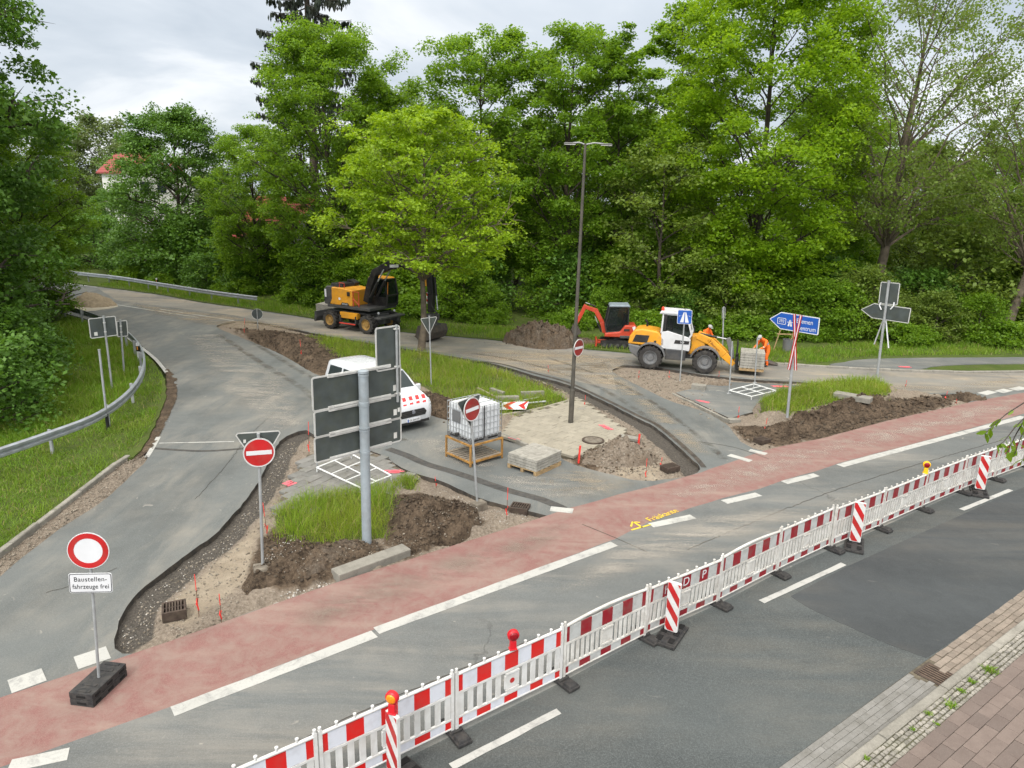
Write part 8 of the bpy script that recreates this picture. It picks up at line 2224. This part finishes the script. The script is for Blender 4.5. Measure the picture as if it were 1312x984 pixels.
tag(MB().bar(G(1016, 503, 0.1), G(1045, 491, 0.12), 0.05, 0.05).build('wooden_lath', GREYWOOD), 'pale lath lying at the edge of the right grass patch', 'lath')
# white tube frames lying on the pads
WPIPE = mat('white_tube_paint', (0.66, 0.67, 0.66), 0.45, var=0.06, dirt=0.25)
def lying_frame(label, corners, zf, nx, ny):
    c = [G(x_, y_, zf) for x_, y_ in corners]; o0_ = (c[0] + c[2]) / 2
    t = thing('tube_frame', label, 'tube frame', (o0_.x, o0_.y, 0)); L_ = [p_ - Vector((o0_.x, o0_.y, 0)) for p_ in c]
    b = MB(); b.tube([L_[0], L_[1]], 0.024, 8); b.tube([L_[1], L_[2]], 0.024, 8); b.tube([L_[2], L_[3]], 0.024, 8); b.tube([L_[3], L_[0]], 0.024, 8)
    for k in range(1, nx): b.tube([L_[0].lerp(L_[1], k / nx), L_[3].lerp(L_[2], k / nx)], 0.018, 8)
    for k in range(1, ny): b.tube([L_[1].lerp(L_[2], k / ny), L_[0].lerp(L_[3], k / ny)], 0.018, 8)
    b.build('frame', WPIPE, t, smooth=50)
    for p_ in L_:
        MB().cyl((p_.x, p_.y, zf - 0.14), (p_.x, p_.y, zf), 0.018, n=8).build('foot', WPIPE, t)
    return t
lying_frame('white tube frame lying on the paved pad behind the large direction sign', [(406, 599), (450, 581.5), (501, 609), (462, 625)], 0.24, 2, 3)
lying_frame('white tube frame lying on the asphalt pad by the wheel loader', [(934, 500), (966, 492), (994, 500.5), (963, 508)], 0.19, 2, 3)
# wooden cross-pieces on a grey bin beyond the road
pb_ = G(1008, 452); t = thing('planter_bin', 'grey bin with splintered pale sticks on the far verge behind the blue arrow sign', 'bin', (pb_.x, pb_.y, 0.05), 0.2)
MB().lathe([(0.24, 0), (0.28, 0.7), (0.25, 0.7), (0.22, 0.08)], 16).build('bin_body', MIDG, t, smooth=40)
MB().bar((-0.75, 0.1, 0.1), (-0.55, 0, 1.2), 0.09, 0.05).build('stick', PALW, t); MB().bar((-0.7, 0, 1.0), (0.5, 0, 0.95), 0.10, 0.05).build('stick', PALW, t); MB().bar((0.35, -0.1, 1.6), (0.1, 0, 0.4), 0.07, 0.05).build('stick', PALW, t)
pt = G(1230, 470); 
hz_ = G(996, 468, 0.03); hz2 = G(975, 463, 0.15)
tag(MB().tube([hz2, hz2.lerp(hz_, 0.4) + Vector((0, 0, 0.05)), hz_], [0.10, 0.14, 0.10], 8).build('rubble_bag', BUCKET, smooth=40), 'dark sack lying on the far kerb beside the stooping worker', 'sack')
# ------------------------------------------------------------------ houses glimpsed through the trees
ROOF = mat('red_roof_tiles', (0.30, 0.055, 0.035), 0.8, var=0.25, scale=1.5, bump=0.3); WALLW = mat('white_render', (0.62, 0.61, 0.57), 0.85, var=0.06, scale=1); FASC = mat('red_fascia', (0.42, 0.07, 0.06), 0.6); SLATE = mat('slate_roof', (0.10, 0.115, 0.13), 0.7, var=0.2); WINF = mat('window_dark', (0.02, 0.025, 0.03), 0.15)
TILES = mat_stripes('tile_courses', (0, 0, 1), 0.28, (0.25, 0.040, 0.034), (0.17, 0.027, 0.024), 0.75, 0, 0.2, 0.8)
def house(label, c, rotz, w, l, eave, ridge, roofm=TILES, wallm=WALLW):
    t = thing('house', label, 'house', (c[0], c[1], 0), rotz)
    b = MB(); b.prism([(-w / 2, -0.2), (w / 2, -0.2), (w / 2, eave), (0, ridge), (-w / 2, eave)], -l / 2, l / 2, 'y'); b.build('wall', wallm, t)
    b = MB(); k = (ridge - eave) / (w / 2); e_ = 0.5
    for s_ in (-1, 1):
        P = [(0, ridge + 0.03), (s_ * (w / 2 + e_), eave - k * e_ + 0.03), (s_ * (w / 2 + e_), eave - k * e_ + 0.2), (0, ridge + 0.22)]
        b.prism(P, -l / 2 - 0.4, l / 2 + 0.4, 'y')
    rf = b.build('roof', roofm, t)
    b = MB()
    for s_ in (-1, 1): b.bar((0, -l / 2 - 0.43, ridge + 0.1), (s_ * (w / 2 + e_), -l / 2 - 0.43, eave - k * e_ + 0.1), 0.05, 0.3, up=(0, 1, 0))
    b.build('fascia', FASC, rf)
    for zz_, xs_ in ((eave + (ridge - eave) * 0.32, (0,)), (eave - 2.0, (-w * 0.25, w * 0.25)), (eave - 4.6, (-w * 0.25, w * 0.25))):
        for x_ in xs_:
            if zz_ > 0.8:
                f = MB().box((x_, -l / 2 - 0.02, zz_), (1.3, 0.08, 1.5)).build('window', WALLW, t); MB().box((x_, -l / 2 - 0.065, zz_), (1.1, 0.03, 1.3)).build('pane', WINF, f)
    return t
hp = W(212, 92); house('white gabled house with red tiled roof above the trees at left', (hp.x - 4.5 * math.sin(R_(52)), hp.y + 4.5 * math.cos(R_(52))), R_(52), 4.2, 9.0, 10.0, 11.9)
hp = W(214, 100); house('slate roofed house just behind the white gabled house', (hp.x, hp.y), R_(60), 6.0, 8, 8.4, 11.2, SLATE)
hp = W(372, 64); house('house whose red roof shows low through the tall tree', (hp.x, hp.y), R_(60), 5.0, 6, 4.4, 7.2)
hp = W(1235, 80); house('brown brick building glimpsed between the trees at right', (hp.x, hp.y), R_(-30), 9.0, 12, 3.6, 6.2, SLATE, mat('brown_brick', (0.22, 0.075, 0.04), 0.9, var=0.3, scale=3))
# ------------------------------------------------------------------ the near tree whose twig reaches into the picture
def twig_tree():
    base = Vector((7.2, 4.4, 0.1)); t = thing('street_tree', 'leafy twig of a nearby tree hanging in at the right edge over the barrier', 'tree', base)
    tb = MB(); crown = []
    tb.tube([(0, 0, -0.1), (-0.05, 0.02, 3.0), (0.05, -0.02, 6.2), (-0.1, 0.05, 8.2)], [0.13, 0.11, 0.07, 0.02], 10)
    src = Vector((-0.02, 0.0, 7.2)) 
    def pt_(px, py, dep): 
        d = ray(px, py); return CAMP + d * dep - base
    T = [[(1365, 470), (1335, 506), (1312, 516), (1290, 530), (1272, 545), (1262, 556)], [(1335, 506), (1318, 530), (1300, 548), (1286, 566), (1276, 572)], [(1335, 506), (1322, 538), (1308, 560), (1300, 582)], [(1335, 506), (1326, 545), (1318, 570), (1310, 590)], [(1320, 525), (1302, 556), (1290, 580)]]
    root = pt_(1365, 470, 4.9)
    tb.tube([src, src.lerp(root, 0.5) + Vector((0, 0, 0.35)), root], [0.05, 0.03, 0.008], 8)
    r = random.Random(9); LV = []
    for i, br in enumerate(T):
        pts = [pt_(x_, y_, 4.9 + 0.12 * i * ((-1) ** i) * 0.6) for x_, y_ in br]
        if i: pts[0] = pt_(br[0][0], br[0][1], 4.9)
        tb.tube(pts, [0.006 - 0.004 * k / (len(pts) - 1) for k in range(len(pts))], 6)
        for k in range(1, len(pts)):
            nlf = 3 if k > len(pts) - 3 else 1
            if i == 0 and k < 3: nlf = 0
            for q in range(nlf + (2 if k == len(pts) - 1 else 0)):
                LV.append((pts[k - 1].lerp(pts[k], r.uniform(0.3, 1)), r))
    V, F = [], []
    for p_, r in LV:
        L = r.uniform(0.05, 0.10); w = L * 0.42; a = r.uniform(0, 6.28); d = Vector((math.cos(a) * 0.55, math.sin(a) * 0.55, -1.0 + r.uniform(-.2, .7))).normalized(); s_ = d.cross(Vector((r.uniform(-1, 1), r.uniform(-1, 1), 0.4))).normalized(); n_ = s_.cross(d)
        o_ = len(V); ks = (0, 0.2, 0.5, 0.8, 1.0); ws = (0.05, 0.75, 1.0, 0.55, 0.02)
        for k_, w_ in zip(ks, ws):
            c_ = p_ + d * L * k_ - n_ * 0.15 * L * k_ * k_
            V += [tuple(c_ - s_ * w / 2 * w_ + n_ * 0.1 * w * w_), tuple(c_), tuple(c_ + s_ * w / 2 * w_ + n_ * 0.1 * w * w_)]
        for j in range(4):
            F += [(o_ + 3 * j, o_ + 3 * j + 1, o_ + 3 * j + 4, o_ + 3 * j + 3), (o_ + 3 * j + 1, o_ + 3 * j + 2, o_ + 3 * j + 5, o_ + 3 * j + 4)]
    tb.build('trunk', mat('twig_bark', (0.05, 0.04, 0.035), 0.8), t, smooth=60)
    fast_mesh('leaves', np.array(V), np.array(F), mat_leaf('leaf_twig', (0.14, 0.24, 0.02), (0.20, 0.31, 0.035), (0.17, 0.27, 0.03), 0.4), t, smooth=True)
twig_tree()
# weeds in the cobbles
def weed(px, py, r_, n, seed):
    p = G(px, py, 0.11); r = np.random.default_rng(seed)
    th = r.uniform(0, 6.28, n); ph = r.uniform(0.2, 1.3, n); L = r_ * r.uniform(0.5, 1, n)
    D = np.stack([np.cos(th) * np.sin(ph), np.sin(th) * np.sin(ph), np.cos(ph) * 0.7], 1); S = np.stack([-np.sin(th), np.cos(th), 0 * th], 1) * 0.006
    B = r.normal(0, r_ * 0.3, (n, 3)) * [1, 1, 0]; Tp = B + D * L[:, None]; M_ = B + D * L[:, None] * 0.6
    V = np.stack([B - S * .5, B + S * .5, M_ + S, M_ - S, Tp - S * .1, Tp + S * .1], 1).reshape(-1, 3); k = np.arange(n)[:, None] * 6
    o = fast_mesh('weed', V, np.concatenate([k + [[0, 1, 2, 3]], k + [[3, 2, 5, 4]]], 0), L_BLADE2); o.location = p
    return tag(o, 'tuft of weed growing between the cobbles at the bottom right', 'weed', 'weeds in the cobble strip')
for i, (x_, y_, r_, n) in enumerate(((1268, 860, 0.16, 120), (1246, 874, 0.11, 70), (1219, 905, 0.13, 70), (1232, 886, 0.09, 50), (1190, 915, 0.07, 40), (1200, 928, 0.06, 30), (1170, 935, 0.06, 40), (1110, 972, 0.07, 50))): weed(x_, y_, r_, n, i)
